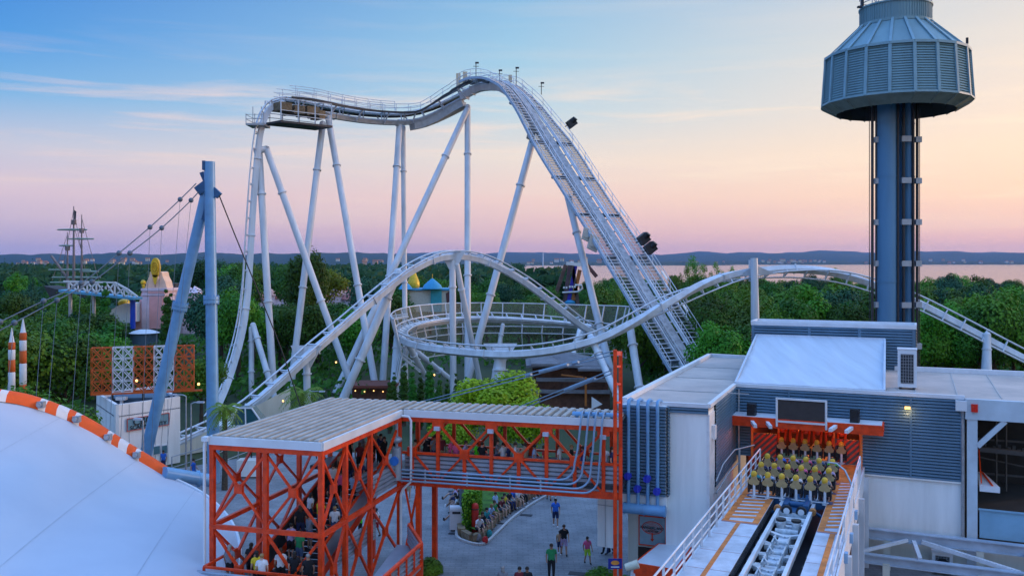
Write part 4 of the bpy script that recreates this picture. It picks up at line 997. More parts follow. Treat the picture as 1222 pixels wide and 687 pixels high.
# stairs inside
mb = MB(); ns = 20
for i in range(ns):
    f = i/ns; d = 1.8+7.4*f; z = 2.3+(ZF+.4-2.3)*f; mb.prism([T(2.0,d,0),T(4.6,d,0),T(4.6,d+.4,0),T(2.0,d+.4,0)], z, z+.12)
mb.build('stairs', dark_steel, sh)
for s in (1.95,4.65):
    mb = MB(); mb.bar(T(s,1.6,2.5), T(s,9.3,5.35), .12, .4); mb.build('stringer', red_steel, sh)
    mb = MB(); mb.slab([T(s,1.6,2.6),T(s,9.3,5.5),T(s,9.3,6.4),T(s,1.6,3.6)], TU, .04); mb.build('stair_panel', slat if s > 3 else dark_steel, sh)
    mb = MB(); mb.bar(T(s,1.6,3.65), T(s,9.3,6.45), .1); mb.build('stair_handrail', red_steel, sh)
mb = MB(); mb.prism([T(.1,9.2,0),T(SW,9.2,0),T(SW,SD,0),T(.1,SD,0)], ZF+.3, ZF+.5); mb.build('landing', dark_steel, sh); mb = MB(); mb.prism([T(.1,-1.2,0),T(SW,-1.2,0),T(SW,1.9,0),T(.1,1.9,0)], 2.15, 2.3); mb.build('landing', dark_steel, sh)
mb = MB(); mb.louver(T(4.7,9.2,0), T(4.7,5.4,0), ZF-.1, ZF+1.05, -TU, .16, .05); mb.build('slat_panel', slat, sh); mb = MB(); mb.louver(T(SW-.2,8.8,0), T(SW-.2,5.3,0), ZF-.05, ZF+1.05, TU, .16, .05); mb.build('slat_panel', slat, sh); mb = MB(); mb.louver(T(.2,-1.2,0), T(SW,-1.2,0), 2.3, 3.3, -TW, .16,.05)
mb.build('slat_panel', slat, sh)
# lower landing balustrade projecting to the right
q0, q1, q2 = GP(503,647,4.25), GP(455,690,4.25), GP(488,628,4.1)
lp = [V((x.x,x.y,0)) for x in (q2+TU*-2.6, q2, q0, q1, q1+(q1-q0)*.8)]
mb = MB()
for i in range(1, len(lp)-1):
    a, b = lp[i], lp[i+1]; mb.bar(pz(a,4.22), pz(b,4.22), .12,.12); mb.bar(pz(a,3.3), pz(b,3.3), .12,.12)
    L = (b-a).length; n = max(1, round(L/.9))
    for j in range(n+1): q = a.lerp(b,j/n); mb.bar(pz(q,3.2), pz(q,4.25), .08)

for p in lp[1:4]: mb.bar(pz(p,0), pz(p,4.2), .14)
mb.build('landing_balustrade', red_steel, sh)
mb = MB()
for i in range(1, len(lp)-1):
    a, b = lp[i], lp[i+1]; o = (b-a).normalized().cross(V((0,0,1))); mb.louver(a, b, 3.35, 4.15, o, .16, .05)
mb.build('slat_panels', slat, sh)
mb = MB(); mb.prism([lp[1]-TU*.6, lp[1], lp[2], lp[3], lp[3]-TU*1.2], 3.1, 3.2); mb.build('landing', slat, sh)
mb = MB(); mb.louver(T(SW-.3,6.2,0), T(SW-.3,2.0,0), 2.9, 3.9, TU, .16, .05); mb.build('slat_panel', slat, sh)
# inner guard rail near the front with table-like white things
mb = MB()
for z in (2.9,3.4): mb.bar(T(.4,-1.0,z), T(5.4,-1.0,z), .1)
mb.bar(T(.4,-1.0,2.3), T(.4,-1.0,3.4), .1); mb.bar(T(.4,-1.0,3.4), T(.4,1.6,3.4), .1); mb.build('guard_rail', red_steel, sh)
mb = MB(); mb.poly([T(-.12,-.1,ZE+.25), T(-.16,-.14,ZE), T(-.16,-.14,0)], .07, 8); mb.box(T(-.1,-.1,ZE+.28),(.3,.3,.2),TROT); mb.build('downpipe', white_trim, sh)
# ------------------------------------------------------------------ footbridge
fb_ = thing('footbridge', 'covered red truss footbridge joining the stair house to the station block', 'footbridge', T(11,10,0))
S1, S2 = SW, 17.25; D0, D1_ = 9.05, 11.7
roof_ribs(fb_, S1+.02, S2, D0+.02, D1_, 26)
mb = MB(); mb.bar(T(S1+.1,D0,ZE+.2), T(S2,D0,ZE+.2), .14, .36); mb.bar(T(S1,D1_,ZE+.2), T(S2,D1_,ZE+.2), .12, .36); mb.build('fascia', white_trim, fb_)
for nm, d, z, hh in (('top_chord',D0+.06,ZE-.1,.24),('top_chord',D1_-.06,ZE-.1,.22),('bottom_chord',D0+.04,ZF-.0,.34),('bottom_chord',D1_-.04,ZF,.3),('handrail_beam',D0+.06,6.65,.12),('handrail_beam',D1_-.06,6.6,.1)):
    mb = MB(); mb.bar(T(S1+.02,d,z), T(S2,d,z), .16, hh); mb.build(nm, red_steel, fb_)
bays = [S1+.1+(S2-.55-S1-.1)*i/7 for i in range(8)]
nb = 7
for dd, full in ((D0+.04,True),(D1_-.04,False)):
    zn = 6.72
    # alternate: long posts at top nodes, short posts below mid nodes
    step = (S2-.9-(S1+.55))/3.5/2
    x = S1+.55; k = 0
    while x < S2-.2:
        if k % 2 == 0: # mid node
            mb = MB(); mb.bar(T(x,dd,ZF+.1), T(x,dd,zn), .17, .17, TU); mb.frame_box(T(x,dd,zn), TU*.24, TW*.11, V((0,0,.24))); mb.build('post', red_steel, fb_)
        else:
            mb = MB(); mb.bar(T(x,dd,ZF+.1), T(x,dd,ZE-.25), .17, .17, TU); mb.frame_box(T(x,dd,ZE-.28), TU*.3, TW*.1, V((0,0,.18))); mb.build('post', red_steel, fb_)
        for sgn in (-1, 1):
            x2 = x+sgn*step
            if x2 < S1-.1 or x2 > S2: continue
            if k % 2 == 0:
                mb = MB(); mb.bar(T(x,dd,zn), T(x2,dd,ZE-.25), .12, .12); mb.bar(T(x,dd,zn), T(x+sgn*step*.95,dd,ZF+.15), .11, .1); mb.build('diagonal_brace', red_steel, fb_)
        x += step; k += 1
mb = MB(); mb.louver(T(S1+.1,D0+.2,0), T(S2,D0+.2,0), ZF+.1, 6.55, -TW, .17, .06); mb.build('slat_panel', slat, fb_); mb = MB(); mb.louver(T(S1+.1,D1_-.15,0), T(S2,D1_-.15,0), ZF+.1, 6.3, -TW, .17, .05); mb.build('slat_panel', slat, fb_)
mb = MB(); mb.prism([T(S1,D0,0),T(S2,D0,0),T(S2,D1_,0),T(S1,D1_,0)], ZF+.3, ZF+.5); mb.build('deck', dark_steel, fb_)
lamp = mat('lamp_grey', (.5,.55,.65), .3)
x = S1+.55+step; 
while x < S2: mb = MB(); mb.box(T(x,D0-.12,ZE-.5),(.3,.2,.2),TROT); mb.build('bulkhead_lamp', lamp, fb_); x += 2*step
for k in range(4):
    z = 5.8-.19*k; x1 = 14.95+.4*k; r = .8; pts = [T(S1-.25,D0-.32,z), T(x1-r,D0-.32,z)]
    for i in range(1,7): a = math.pi/2*i/6; pts.append(T(x1-r+r*math.sin(a)*1.0,D0-.32,z+r*(1-math.cos(a))))
    xt = 15.3+.36*k
    pts[-1] = T(x1,D0-.32,z+.85)
    pts += [T(x1+(xt-x1)*.45,D0-.32,7.4), T(xt-.05,D0-.32,8.6), T(xt,D0-.3,9.05), T(xt,D0-.1,9.25), T(xt,D0+.25,9.22), T(xt,D0+.4,9.0)]
    mb = MB(); mb.poly(pts, .055, 8); mb.build('service_pipe', mat('pipe_pale_blue', (.28,.42,.58), .35, .2, .08, 1), fb_)
mb = MB(); mb.tube(T(14.7,D0+.45,8.98), T(17.2,D0+.45,8.98), .17, n=14); mb.build('pipe_header', blue_steel, fb_)
mb = MB(); 
for x in (7,9.3,11.6,13.2): mb.bar(T(x,D0-.3,ZF+.05), T(x,D0-.3,5.9), .08)
mb.build('pipe_bracket', grey_steel, fb_)
mb = MB(); mb.tube(T(S1-.1,D0-.5,5.3), T(S1-.1,D0-.5,7.0), .24, n=16); mb.tube(T(S1-.1,D0-.5,7.0), T(S1-.1,D0-.5,8.7), .07, n=10); mb.sphere(T(S1-.1,D0-.5,7.4), .3, 12, (1,1,.6)); mb.build('pressure_vessel', mat('vessel_grey', (.3,.36,.42), .45, .2), fb_)
mb = MB(); q = T(S1-.1,D0-.78,6.35); mb.tube(q, q-TW*.1, .24, n=16); mb.build('valve_wheel', MATS['blue_painted_steel'] if False else mat('valve_bright_blue', (.03,.2,.7), .4), fb_)
mb = MB(); mb.poly([T(S1+.1,D0-.3,8.62),T(S1+.5,D0-.3,8.6),T(S1+.62,D0-.3,8.4),T(S1+.62,D0-.3,5.2),T(S1+.2,D0-.3,4.8),T(S1+.05,D0-.3,4.5),T(S1+.05,D0-.3,1)], .07, 8); mb.build('downpipe', white_trim, fb_)
for s, d in ((S1+.9,D0+.1),(S1+.9,D1_-.1)):
    mb = MB(); mb.bar(T(s,d,0), T(s,d,ZF-.1), .26, .26, TU); mb.build('leg', red_steel, fb_)
xbrace(fb_, (S1+.1,D0+.1), (S1+.85,D0+.1), 1.2, ZF-.3, .1, False)
# red twin post mast with stay cables
ms = thing('red_mast', 'tall red twin post mast standing at the right end of the footbridge', 'mast', G(735,43.6))
for px, Y in ((734,43.6),(740.5,44.4)):
    mb = MB(); mb.bar(G(px,Y), P(px,417 if Y < 44 else 419,Y), .17, .17, V((0,1,0))); mb.build('post', red_steel, ms)
mb = MB(); mb.bar(P(734,421,43.6), P(740.5,422,44.4), .16, .2)
for y in (437,458,480): mb.bar(P(734,y,43.6), P(740.5,y,44.4), .1)
mb.build('cross_bar', red_steel, ms)
for c1, c2, c3 in (((731,421,44),(672,441,49),(498,482,54)),((731,443,44),(676,463,48),(602,494,52))):
    a, m_, b = P(*c1), P(*c2), P(*c3)
    mb = MB()
    for o in (-.09,.09): up = V((0,0,o)); mb.tube(a+up, b+up, .03, n=6)
    t = (b-a).normalized(); mid = a.lerp(b,.26); mb.tube(mid-t*1.0, mid+t*1.0, .10, n=10)
    for f in (.16,.38): q = a.lerp(b,f); mb.tube(q-t*.2, q+t*.2, .08, n=8)
    mb.build('stay_cable', mat('stay_grey_blue', (.22,.32,.42), .45, .2), ms)
sb = thing('direction_sign', 'small blue sign with orange oval at the foot of the red mast', 'sign', G(735,42.9))
q = P(734,672,42.9); mb = MB(); mb.frame_box(q, V((.33,0,0)), V((0,.02,0)), V((0,0,.24))); mb.build('board', mat('sign_navy', (.02,.03,.25), .4), sb)
mb = MB(); pts = [q+V((.2*math.cos(a),-.03,.05+.11*math.sin(a))) for a in [2*math.pi*i/16 for i in range(16)]]; mb.add(pts, [tuple(range(16))]); mb.build('oval', mat('sign_orange', (.8,.3,.05), .4), sb)
mb = MB(); mb.box(q+V((.0,-.03,-.15)),(.4,.01,.05)); mb.build('white_bar', white_trim, sb)

# ------------------------------------------------------------------ pylon, cables, big canopy
py_ = thing('canopy_pylon', 'tall blue tubular twin leg pylon holding the canopy cables', 'pylon', G(220,68))
topR = P(250,193,68); topL = P(247,226,68.3)
for nm, a, b in (('leg',topR,G(255,68)),('leg',topL,G(167,69))):
    mb = MB(); mb.tube(b, a, .46, .40, n=20); L = (V(b)-V(a))
    q = V(a)+L*(.43 if a is topR else .40); d = L.normalized(); mb.tube(q-d*.25, q-d*.02, .58, n=20); mb.tube(q+d*.02, q+d*.25, .58, n=20)
    for i in range(16): an = 2*math.pi*i/16; e = d.orthogonal().normalized(); f = d.cross(e); c = q+e*.54*math.cos(an)+f*.54*math.sin(an); mb.tube(c-d*.35, c+d*.35, .04, n=5)
    mb.build(nm, blue_steel, py_)
mb = MB(); mb.bar(topR+V((0,0,-1.6)), topL+V((-.6,-.3,-.2)), .5, .7); mb.bar(topR+V((0,0,-1.9)), topR+V((.75,0,-2.6)), .35, .5); mb.bar(topL+V((-.1,0,.6)), topL+V((-.4,0,1.3)), .25, .3)
mb.box(topR+V((-.35,0,-.3)),(.2,.7,.7)); mb.bar(P(244,245,68.2), P(244,262,68.2), .35,.35); mb.build('cable_head', tr_blue, py_)
mb = MB(); mb.tube(P(195,564,58), P(252,573,61), .42, n=16); q = P(236,571,60.2); mb.tube(q-V((.1,0,0)), q+V((.1,.1,0)), .56, n=16); mb.build('base_tube', blue_steel, py_)
ca = [P(234,219,67.5), P(215,238,66.5), P(179,271,64.5), P(142,302,62.5), P(97,338,60.3), P(52,359,58), P(0,384,55.5), P(-70,420,52)]
cb = [P(241,224,68.2), P(228,239,67), P(193,272,65), P(155,302,63), P(110,336,61), P(68,358,58.6), P(17,385,56), P(-50,420,53)]
mb = MB()
for c in (ca, cb):
    sm = [x[0] for x in crom([(p,) for p in c], 1.0)]; mb.poly(sm, .04, 6)
    for p in c[1:-1]: mb.sphere(p, .2, 8)
mb.build('main_cable', mat('cable_slate', (.12,.16,.2), .5, .3), py_)
cvm = mat('canopy_white_fabric', (.50,.56,.65), .55, 0, .07, .16, spec=.35, c2=(.42,.48,.58), bump=.06)
cn_ = thing('tensile_canopy', 'huge white fabric canopy with orange and white striped rim in the lower left', 'canopy', G(60,45))
rimP = [(-90,466,48),(-40,470,49.5),(0,477,51),(30,482,52.2),(60,491,53.4),(90,503,54.6),(120,519,55.8),(150,538,57),(180,556,58),(200,568,58.5),(222,578,58.3),(244,590,57.5),(262,605,56),(277,624,53.5),(285,645,50),(286,665,46.5),(280,700,42)]
nearP = [(-520,640,32),(-400,700,30),(-330,760,28),(-240,800,26),(-180,840,25),(-110,860,24),(-40,880,23),(30,890,22.5),(90,890,22.5),(130,890,22.5),(160,885,23),(185,875,23.5),(205,860,24),(220,845,25),(235,830,26),(245,820,28),(250,805,30)]
rim3 = [x[0] for x in crom([(P(*p),) for p in rimP], 1.6)]
near3 = [x[0] for x in crom([(P(*p),) for p in nearP], .6)]
nr_ = len(rim3)
def near_at(f): x = f*(len(near3)-1); i = min(int(x), len(near3)-2); return near3[i].lerp(near3[i+1], x-i)
rows = 24; vs = []
for j in range(rows+1):
    t = j/rows
    for i in range(nr_):
        a = rim3[i]; b = near_at(i/(nr_-1)); q = a.lerp(b, t); q.z += .35*math.sin(math.pi*t); vs.append(q)
mb = MB(); mb.add(vs, [(j*nr_+i, j*nr_+i+1, (j+1)*nr_+i+1, (j+1)*nr_+i) for j in range(rows) for i in range(nr_-1)], True)
mb.add([v-V((0,0,.05)) for v in vs], [(j*nr_+i, (j+1)*nr_+i, (j+1)*nr_+i+1, j*nr_+i+1) for j in range(rows) for i in range(nr_-1)], True)
fab = mb.build('fabric', cvm, cn_)
mb = MB()
for i in range(3, nr_-1, 6):
    sv = []
    for j in range(rows+1):
        s = (vs[j*nr_+i+1]-vs[j*nr_+i]).normalized()*.025; p = vs[j*nr_+i]+V((0,0,.012)); sv += [p-s, p+s]
    mb.add(sv, [(2*j, 2*j+1, 2*j+3, 2*j+2) for j in range(rows)])
build_each(mb, 'seam', mat('canopy_seam_grey', (.43,.49,.58), .7), cn_)  # raised seam strips, slightly darker than the fabric
mb = MB(); mb.poly([p+V((0,0,.05)) for p in rim3], .1, 6); mb.build('edge_cable', white_trim, cn_)
# striped rim band
def rim_at_px(px):
    for i in range(len(rimP)-1):
        a, b = rimP[i], rimP[i+1]
        if a[0] <= px <= b[0]: f = (px-a[0])/(b[0]-a[0]); break
    n = len(rimP)
    p0, p1, p2, p3 = [P(*rimP[k]) for k in (max(i-1,0), i, i+1, min(i+2,n-1))]
    return .5*((2*p1)+(p2-p0)*f+(2*p0-5*p1+4*p2-p3)*f*f+(3*p1-p0-3*p2+p3)*f**3)
seg = [(-90,2,1),(2,11,0),(11,50,1),(50,58,0),(58,71,1),(71,84,0),(84,92,1),(92,98,0),(98,130,1),(130,136,0),(136,144,1),(144,154,0),(154,163,1),(163,168,0),(168,199,1)]
orange_f = mat('rim_orange_fabric', (.82,.10,.008), .55, 0, .1, 1)
for x0, x1, o in seg:
    n = max(2, int((x1-x0)/6)); mb = MB(); ps = [rim_at_px(x0+(x1-x0)*i/n) for i in range(n+1)]
    vv = []
    for p in ps:
        for dy, dz in ((-.45,.03),(-.3,.42),(-.05,.62),(.2,.58),(.35,.1)): vv.append(p+V((0,dy,dz*1.0)))
    mb.add(vv, [(i*5+k, i*5+k+1, (i+1)*5+k+1, (i+1)*5+k) for i in range(n) for k in range(4)], True); mb.build('rim_stripe', orange_f if o else white_trim, cn_)
for px in (54,96,133,166):
    p = rim_at_px(px); mb = MB(); mb.box(p+V((0,-.45,.4)),(.38,.35,.38)); mb.tube(p+V((0,-.65,.42)), p+V((0,-.8,.42)), .14, n=10); mb.build('rim_lamp', grey_steel, cn_)
# hangers from the main cables to the rim
mb = MB()
for src, tx in ((ca[1],190),(cb[1],197),(ca[2],168),(cb[2],180),(ca[3],131),(cb[3],144),(ca[4],86),(cb[4],100),(ca[5],43),(cb[5],58),(ca[6],-10),(cb[6],8)):
    mb.tube(src, rim_at_px(tx)+V((0,0,.5)), .014, n=4)
mb.build('hanger_wires', MATS['cable_slate'], cn_)
mb = MB(); bc = [topR+V((.75,0,-2.6)), P(281,282,69), P(309,350,71), P(335,415,73), P(357,480,75), G(378,76.5)]; sm = [x[0] for x in crom([(p,) for p in bc], 1.5)]; mb.poly(sm, .05, 5); mb.build('back_stay', dark_steel, py_)
# ------------------------------------------------------------------ rockets, lattice sign, small white building
orange_p = mat('orange_paint', (.62,.11,.015), .5, 0, .12, 2)
for i, (px, pyt, Y, lab) in enumerate(((14,391,66,'shorter orange and white striped rocket left of its twin'),(27.5,379,64,'taller orange and white striped rocket right of its twin'))):
    top = P(px,pyt,Y); base = V((top.x, Y, 0)); r = .205
    t = thing('toy_rocket', lab, 'rocket', base)
    mb = MB(); mb.lathe(V((0,0,0)), [(.02,top.z),(.1,top.z-.5),(r*.85,top.z-1.0),(r,top.z-1.05)], 14); mb.build('nose_cone', white_trim, t, local=True)
    z = top.z-1.05; k = 0
    for hgt in (.55,.75,.9,1.5,1.1,1.6,1.2,2.2):
        mb = MB(); mb.lathe(V((0,0,0)), [(r,z),(r+.03,z-.05),(r+.03,z-hgt+.05),(r,z-hgt)], 14); mb.build('body_ring', white_trim if k % 2 else orange_p, t, local=True); z -= hgt; k += 1
        if z < .6: break
    mb = MB()
    for a in range(4): an = a*math.pi/2+.4; mb.add([V((r*math.cos(an),r*math.sin(an),z+1.4)),V((1.0*math.cos(an),1.0*math.sin(an),0)),V((r*math.cos(an),r*math.sin(an),.2)),V((r*math.cos(an+.15),r*math.sin(an+.15),z+1.4)),V((1.0*math.cos(an+.06),1.0*math.sin(an+.06),0)),V((r*math.cos(an+.15),r*math.sin(an+.15),.2))],[(0,1,2),(5,4,3),(0,3,4,1)])
    mb.tube((0,0,0),(0,0,z),r*.8,n=12); mb.build('tail_fins', orange_p, t, local=True)
# office building with flat sign
ob = thing('office_building', 'small white flat roofed building with a framed grey blue sign under an orange lattice', 'building', G(165,73))
c0 = P(138,480,70.5); c1 = P(215,480,75.0); c2 = P(115,480,77.0)
c0 = V((c0.x,c0.y,0)); c1 = V((c1.x,c1.y,0)); c2 = V((c2.x,c2.y,0)); c3 = c1+(c2-c0)
zt = 5.5
mb = MB()
for a, b in ((c0,c1),(c2,c0),(c1,c3),(c3,c2)):
    o = (b-a).normalized().cross(V((0,0,1)))*-.25; mb.prism([(a.x,a.y),(b.x,b.y),(b.x+o.x,b.y+o.y),(a.x+o.x,a.y+o.y)], 0, zt)
mb.build('wall', white_wall, ob)
mb = MB(); mb.prism([(v.x,v.y) for v in (c0,c1,c3,c2)], zt-1.0, zt-.9); cc = (c0+c3)/2; mb.prism([(cc.x-2.2,cc.y-1.5),(cc.x+2.6,cc.y-1.0),(cc.x+2.4,cc.y+1.6),(cc.x-2.2,cc.y+1.4)], zt-.9, zt-.1); mb.build('roof', mat('blue_roof_sheet', (.06,.12,.2), .5), ob)
fx = (c1-c0).normalized(); fn = V((fx.y,-fx.x,0))
mb = MB()
for k in range(1,5): q = c0.lerp(c1,k/5); mb.bar(pz(q+fn*.005,.1), pz(q+fn*.005,zt-.1), .03)
mb.build('wall_joint', grey_steel, ob)
def onface(px, py): # ray to the front face
    k = (px-CX)/F; a = (k*c0.y-c0.x)/(fx.x-k*fx.y); Y = c0.y+a*fx.y; return a, H-(py-HY)*Y/F
a0, z1 = onface(151,499.5); a1, z1b = onface(201,494); _, z0 = onface(151,514); zt1 = z1; zb1 = z0
mb = MB(); mb.prism([tuple((c0+fx*a0)[:2]),tuple((c0+fx*a1)[:2]),tuple((c0+fx*a1+fn*.08)[:2]),tuple((c0+fx*a0+fn*.08)[:2])], zb1, zt1); mb.build('sign_board', mat('sign_teal', (.17,.32,.38), .5), ob)
mb = MB(); 
for z in (zb1,zt1): mb.bar(pz(c0+fx*a0+fn*.1,z), pz(c0+fx*a1+fn*.1,z), .06)
for a in (a0,a1): mb.bar(pz(c0+fx*a+fn*.1,zb1), pz(c0+fx*a+fn*.1,zt1), .06)
mb.build('sign_frame', mat('frame_pinkish_red', (.55,.10,.09), .5), ob)
hh = zt1-zb1
text_mb('CBC', .85, pz(c0+fx*(a0+(a1-a0)*.36)+fn*.12, zb1+hh*.66), fx, V((0,0,1)), black, 'sign_lettering', ob, .012)
text_mb('SCANNER CITY', .46, pz(c0+fx*((a0+a1)/2)+fn*.12, zb1+hh*.2), fx, V((0,0,1)), black, 'sign_lettering', ob, .012)
winm = mat('window_teal_glass', (.08,.2,.24), .15, 0, .1, 2)
for x0, x1, y0, y1 in ((182,191,532,543),(192,200,531,542)):
    a0_, zt_ = onface(x0,y0); a1_, _ = onface(x1,y0); _, zb_ = onface(x0,y1)
    mb = MB(); mb.frame_box(pz(c0+fx*((a0_+a1_)/2)+fn*.03,(zt_+zb_)/2), fx*(abs(a1_-a0_)/2), fn*.04, V((0,0,(zt_-zb_)/2))); wd = mb.build('window', white_trim, ob)
    mb = MB(); mb.frame_box(pz(c0+fx*((a0_+a1_)/2)+fn*.06,(zt_+zb_)/2), fx*(abs(a1_-a0_)/2-.06), fn*.03, V((0,0,(zt_-zb_)/2-.06))); mb.build('pane', winm, wd)
mb = MB(); q = P(145,476,74); mb.box(V((q.x,74,zt+.0)),(.8,.5,.25)); mb.bar(V((q.x,74,zt-.9)),V((q.x,74,zt)),.2); mb.build('roof_vent', white_trim, ob)
# lattice
ls = thing('lattice_screen', 'orange and white lattice truss screen on top of the small white building', 'lattice', P(170,467,74))
la, lb = P(108,467,73.2), P(231,467,75.6); ux = (lb-la).normalized(); Lw = (lb-la).length; zb = P(170,467,74.4).z; ztp = P(170,414,74.4).z; dep = V((-ux.y,ux.x,0))*.9
cols5 = [0,1,0,1,0]; sw_ = Lw/5
for k in range(5):
    mb = MB(); x0 = k*sw_; m_ = white_trim if cols5[k] else orange_p
    nx, nz_ = 2, 4; cw = sw_/nx; ch = (ztp-zb)/nz_
    for layer in (0, 1):
        o = V((la.x,la.y,0))+dep*layer
        for i in range(nx):
            for j in range(nz_):
                p = lambda f, g: pz(o+ux*(x0+cw*f+.02), zb+ch*g)
                mb.bar(p(i,j), p(i+1,j+1), .075); mb.bar(p(i+1,j), p(i,j+1), .075)
        for j in range(nz_+1): mb.bar(pz(o+ux*(x0+.03),zb+ch*j), pz(o+ux*(x0+sw_-.03),zb+ch*j), .07)
        for i in range(nx+1): mb.bar(pz(o+ux*(x0+cw*i*.985+.04),zb), pz(o+ux*(x0+cw*i*.985+.04),ztp), .045)
    for i in range(nx+1):
        for j in range(nz_+1): mb.bar(pz(la+ux*(x0+cw*i*.98+.05),zb+ch*j), pz(la+dep+ux*(x0+cw*i*.98+.05),zb+ch*j), .05)
    mb.build('lattice_panel', m_, ls)
mb = MB(); mb.bar(pz(la,zb-.08), pz(lb+ux*.7,zb-.08), .2,.14); mb.bar(pz(la+dep,zb-.08), pz(lb+dep,zb-.08), .2,.14); mb.build('base_beam', orange_p, ls)
mb = MB()
for f in (.2,.5,.8): q = la.lerp(lb,f)+dep*.5; mb.bar(pz(q,zt-1), pz(q,zb-.1), .15)
mb.build('post', dark_steel, ls)
# street lamps
def street_lamp(loc, h, label, arm=.9, side=1, two=False):
    t = thing('street_lamp', label, 'street lamp', loc)
    mb = MB(); mb.tube((0,0,0),(0,0,h-.4),.09,.05,8); mb.build('pole', grey_steel, t, local=True)
    mb = MB(); mb.poly([V((0,0,h-.4)),V((0,0,h-.1)),V((-side*.25,0,h)),V((-side*arm,0,h+.03))], .045, 6); mb.build('arm', grey_steel, t, local=True)
    mb = MB(); mb.box((-side*(arm+.15),0,h+.02),(.55,.25,.12)); mb.build('lamp_head', lamp, t, local=True)
street_lamp(G(222,72), H-(471-HY)*72/F, 'curved grey street lamp just right of the small white building', .9, 1)
street_lamp(G(228,70), H-(480-HY)*70/F, 'grey street lamp with its head pointing right beside the track end', .6, -1)
street_lamp(G(171,60), H-(500-HY)*60/F, 'grey street lamp in front of the framed sign', .2, 1)
street_lamp(G(365,86), H-(467-HY)*86/F, 'grey lamp post with long arm beside the palm behind the stair house roof', 1.4, -1)
# palms
palm_leaf = mat('palm_frond_green', (.18,.30,.02), .6, 0, .2, 4, trans=.25); barkm = mat('bark', (.09,.065,.045), .9, 0, .3, 6, bump=.3)
def palm(loc, h, R, label, n=26):
    t = thing('palm_tree', label, 'palm tree', loc); mb = MB(); mb.poly([V((0,0,0)),V((.05,0,h*.5)),V((0,0,h))], .2, 8, [.24,.17,.2])
    for k in range(12): z = h*(.1+.85*k/12); mb.tube((0,0,z),(0,0,z+.1),.22,.19,8)
    mb.build('trunk', barkm, t, local=True)
    mb = MB(); rnd = random.Random(int(h*100))
    for k in range(n):
        a = k*2.399; el = .9-1.7*(k/n); pts = []
        for j in range(7):
            f = j/6; r = R*f*math.cos(el*.6)*(1-.08*f); z = h+.1+R*(math.sin(el)*f-.75*f*f*(1+.2*rnd.random())*.8); pts.append(V((r*math.cos(a), r*math.sin(a), z)))
        sd = V((-math.sin(a), math.cos(a), 0))
        for j in range(6):
            for q in range(2):
                p = pts[j].lerp(pts[j+1], q*.5+.25); d = (pts[j+1]-pts[j]).normalized(); w = R*.26*(1-abs((j+.5)/6-.45))
                for s in (-1,1): mb.add([p-d*.05, p+d*.07, p+sd*s*w+d*w*.7+V((0,0,-w*.5))],[(0,1,2)])
    mb.build('crown', palm_leaf, t, local=True)
palm(G(268,66), H-(488-HY)*66/F, 1.55, 'small bright palm just right of the blue pylon')
palm(G(361,82), H-(470-HY)*82/F, 2.4, 'larger darker palm behind the stair house roof')
# white car / pod and fence behind the stair house
bt = thing('parked_boat', 'white boat with dark tinted cabin windows behind the stair house', 'boat', G(300,70))
mb = MB(); c = P(300,505,70); hull = []
for x, hw, z in ((-3.2,.9,.0),(-1.5,1.1,0),(1.5,1.0,.05),(3.2,.1,.25)): hull += [V((x,-hw,z)),V((x,hw,z)),V((x,hw*.7,-1.2)),V((x,-hw*.7,-1.2))]
hv = [c+v for v in hull]; fs = [(i*4+k, i*4+(k+1)%4, (i+1)*4+(k+1)%4, (i+1)*4+k) for i in range(3) for k in range(4)]+[(3,2,1,0),(12,13,14,15)]
mb.add(hv, fs); mb.box(V((c.x,c.y,.35*c.z*.5)), (2,1,c.z*.3)); mb.build('hull', white_wall, bt)
mb = MB(); mb.add([c+V(v) for v in ((-1.4,-.8,.0),(1.2,-.8,.0),(.2,-.6,1.3),(-.9,-.6,1.3),(-1.4,.8,0),(1.2,.8,0),(.2,.6,1.3),(-.9,.6,1.3))],[(0,1,2,3),(7,6,5,4),(1,5,6,2),(3,2,6,7),(4,0,3,7)]); mb.build('cabin_window', mat('tinted_window', (.02,.09,.11), .15), bt)
mb = MB(); 
for p, q in (((-1.4,-.82,0),(-.9,-.62,1.3)),((1.2,-.82,0),(.2,-.62,1.3)),((-.2,-.82,0),(-.3,-.62,1.3)),((-.9,-.62,1.3),(.2,-.62,1.3))): mb.bar(c+V(p), c+V(q), .09)
mb.build('cabin_frame', white_trim, bt)
rf = thing('perimeter_fence', 'grey metal rail fence running behind the pylon toward the palm', 'fence', G(300,74))
rail_run(rf, [G(205,66), G(250,70), G(300,76), G(345,80), G(360,82)], 0, 2.4, grey_steel, 3, 2.2, .03)
lw_ = thing('ramp_wall', 'cream wall below the low end of the track beside the small white building', 'wall', G(240,78))
mb = MB(); a, b = G(205,77), G(345,86); mb.add([pz(a,0),pz(b,0),pz(b,4.6),pz(a,.6),pz(a,0)+V((0,.5,0)),pz(b,0)+V((0,.5,0)),pz(b,4.6)+V((0,.5,0)),pz(a,.6)+V((0,.5,0))],[(0,1,2,3),(7,6,5,4),(3,2,6,7),(1,5,6,2)]); mb.build('wall_body', cream_wall, lw_)
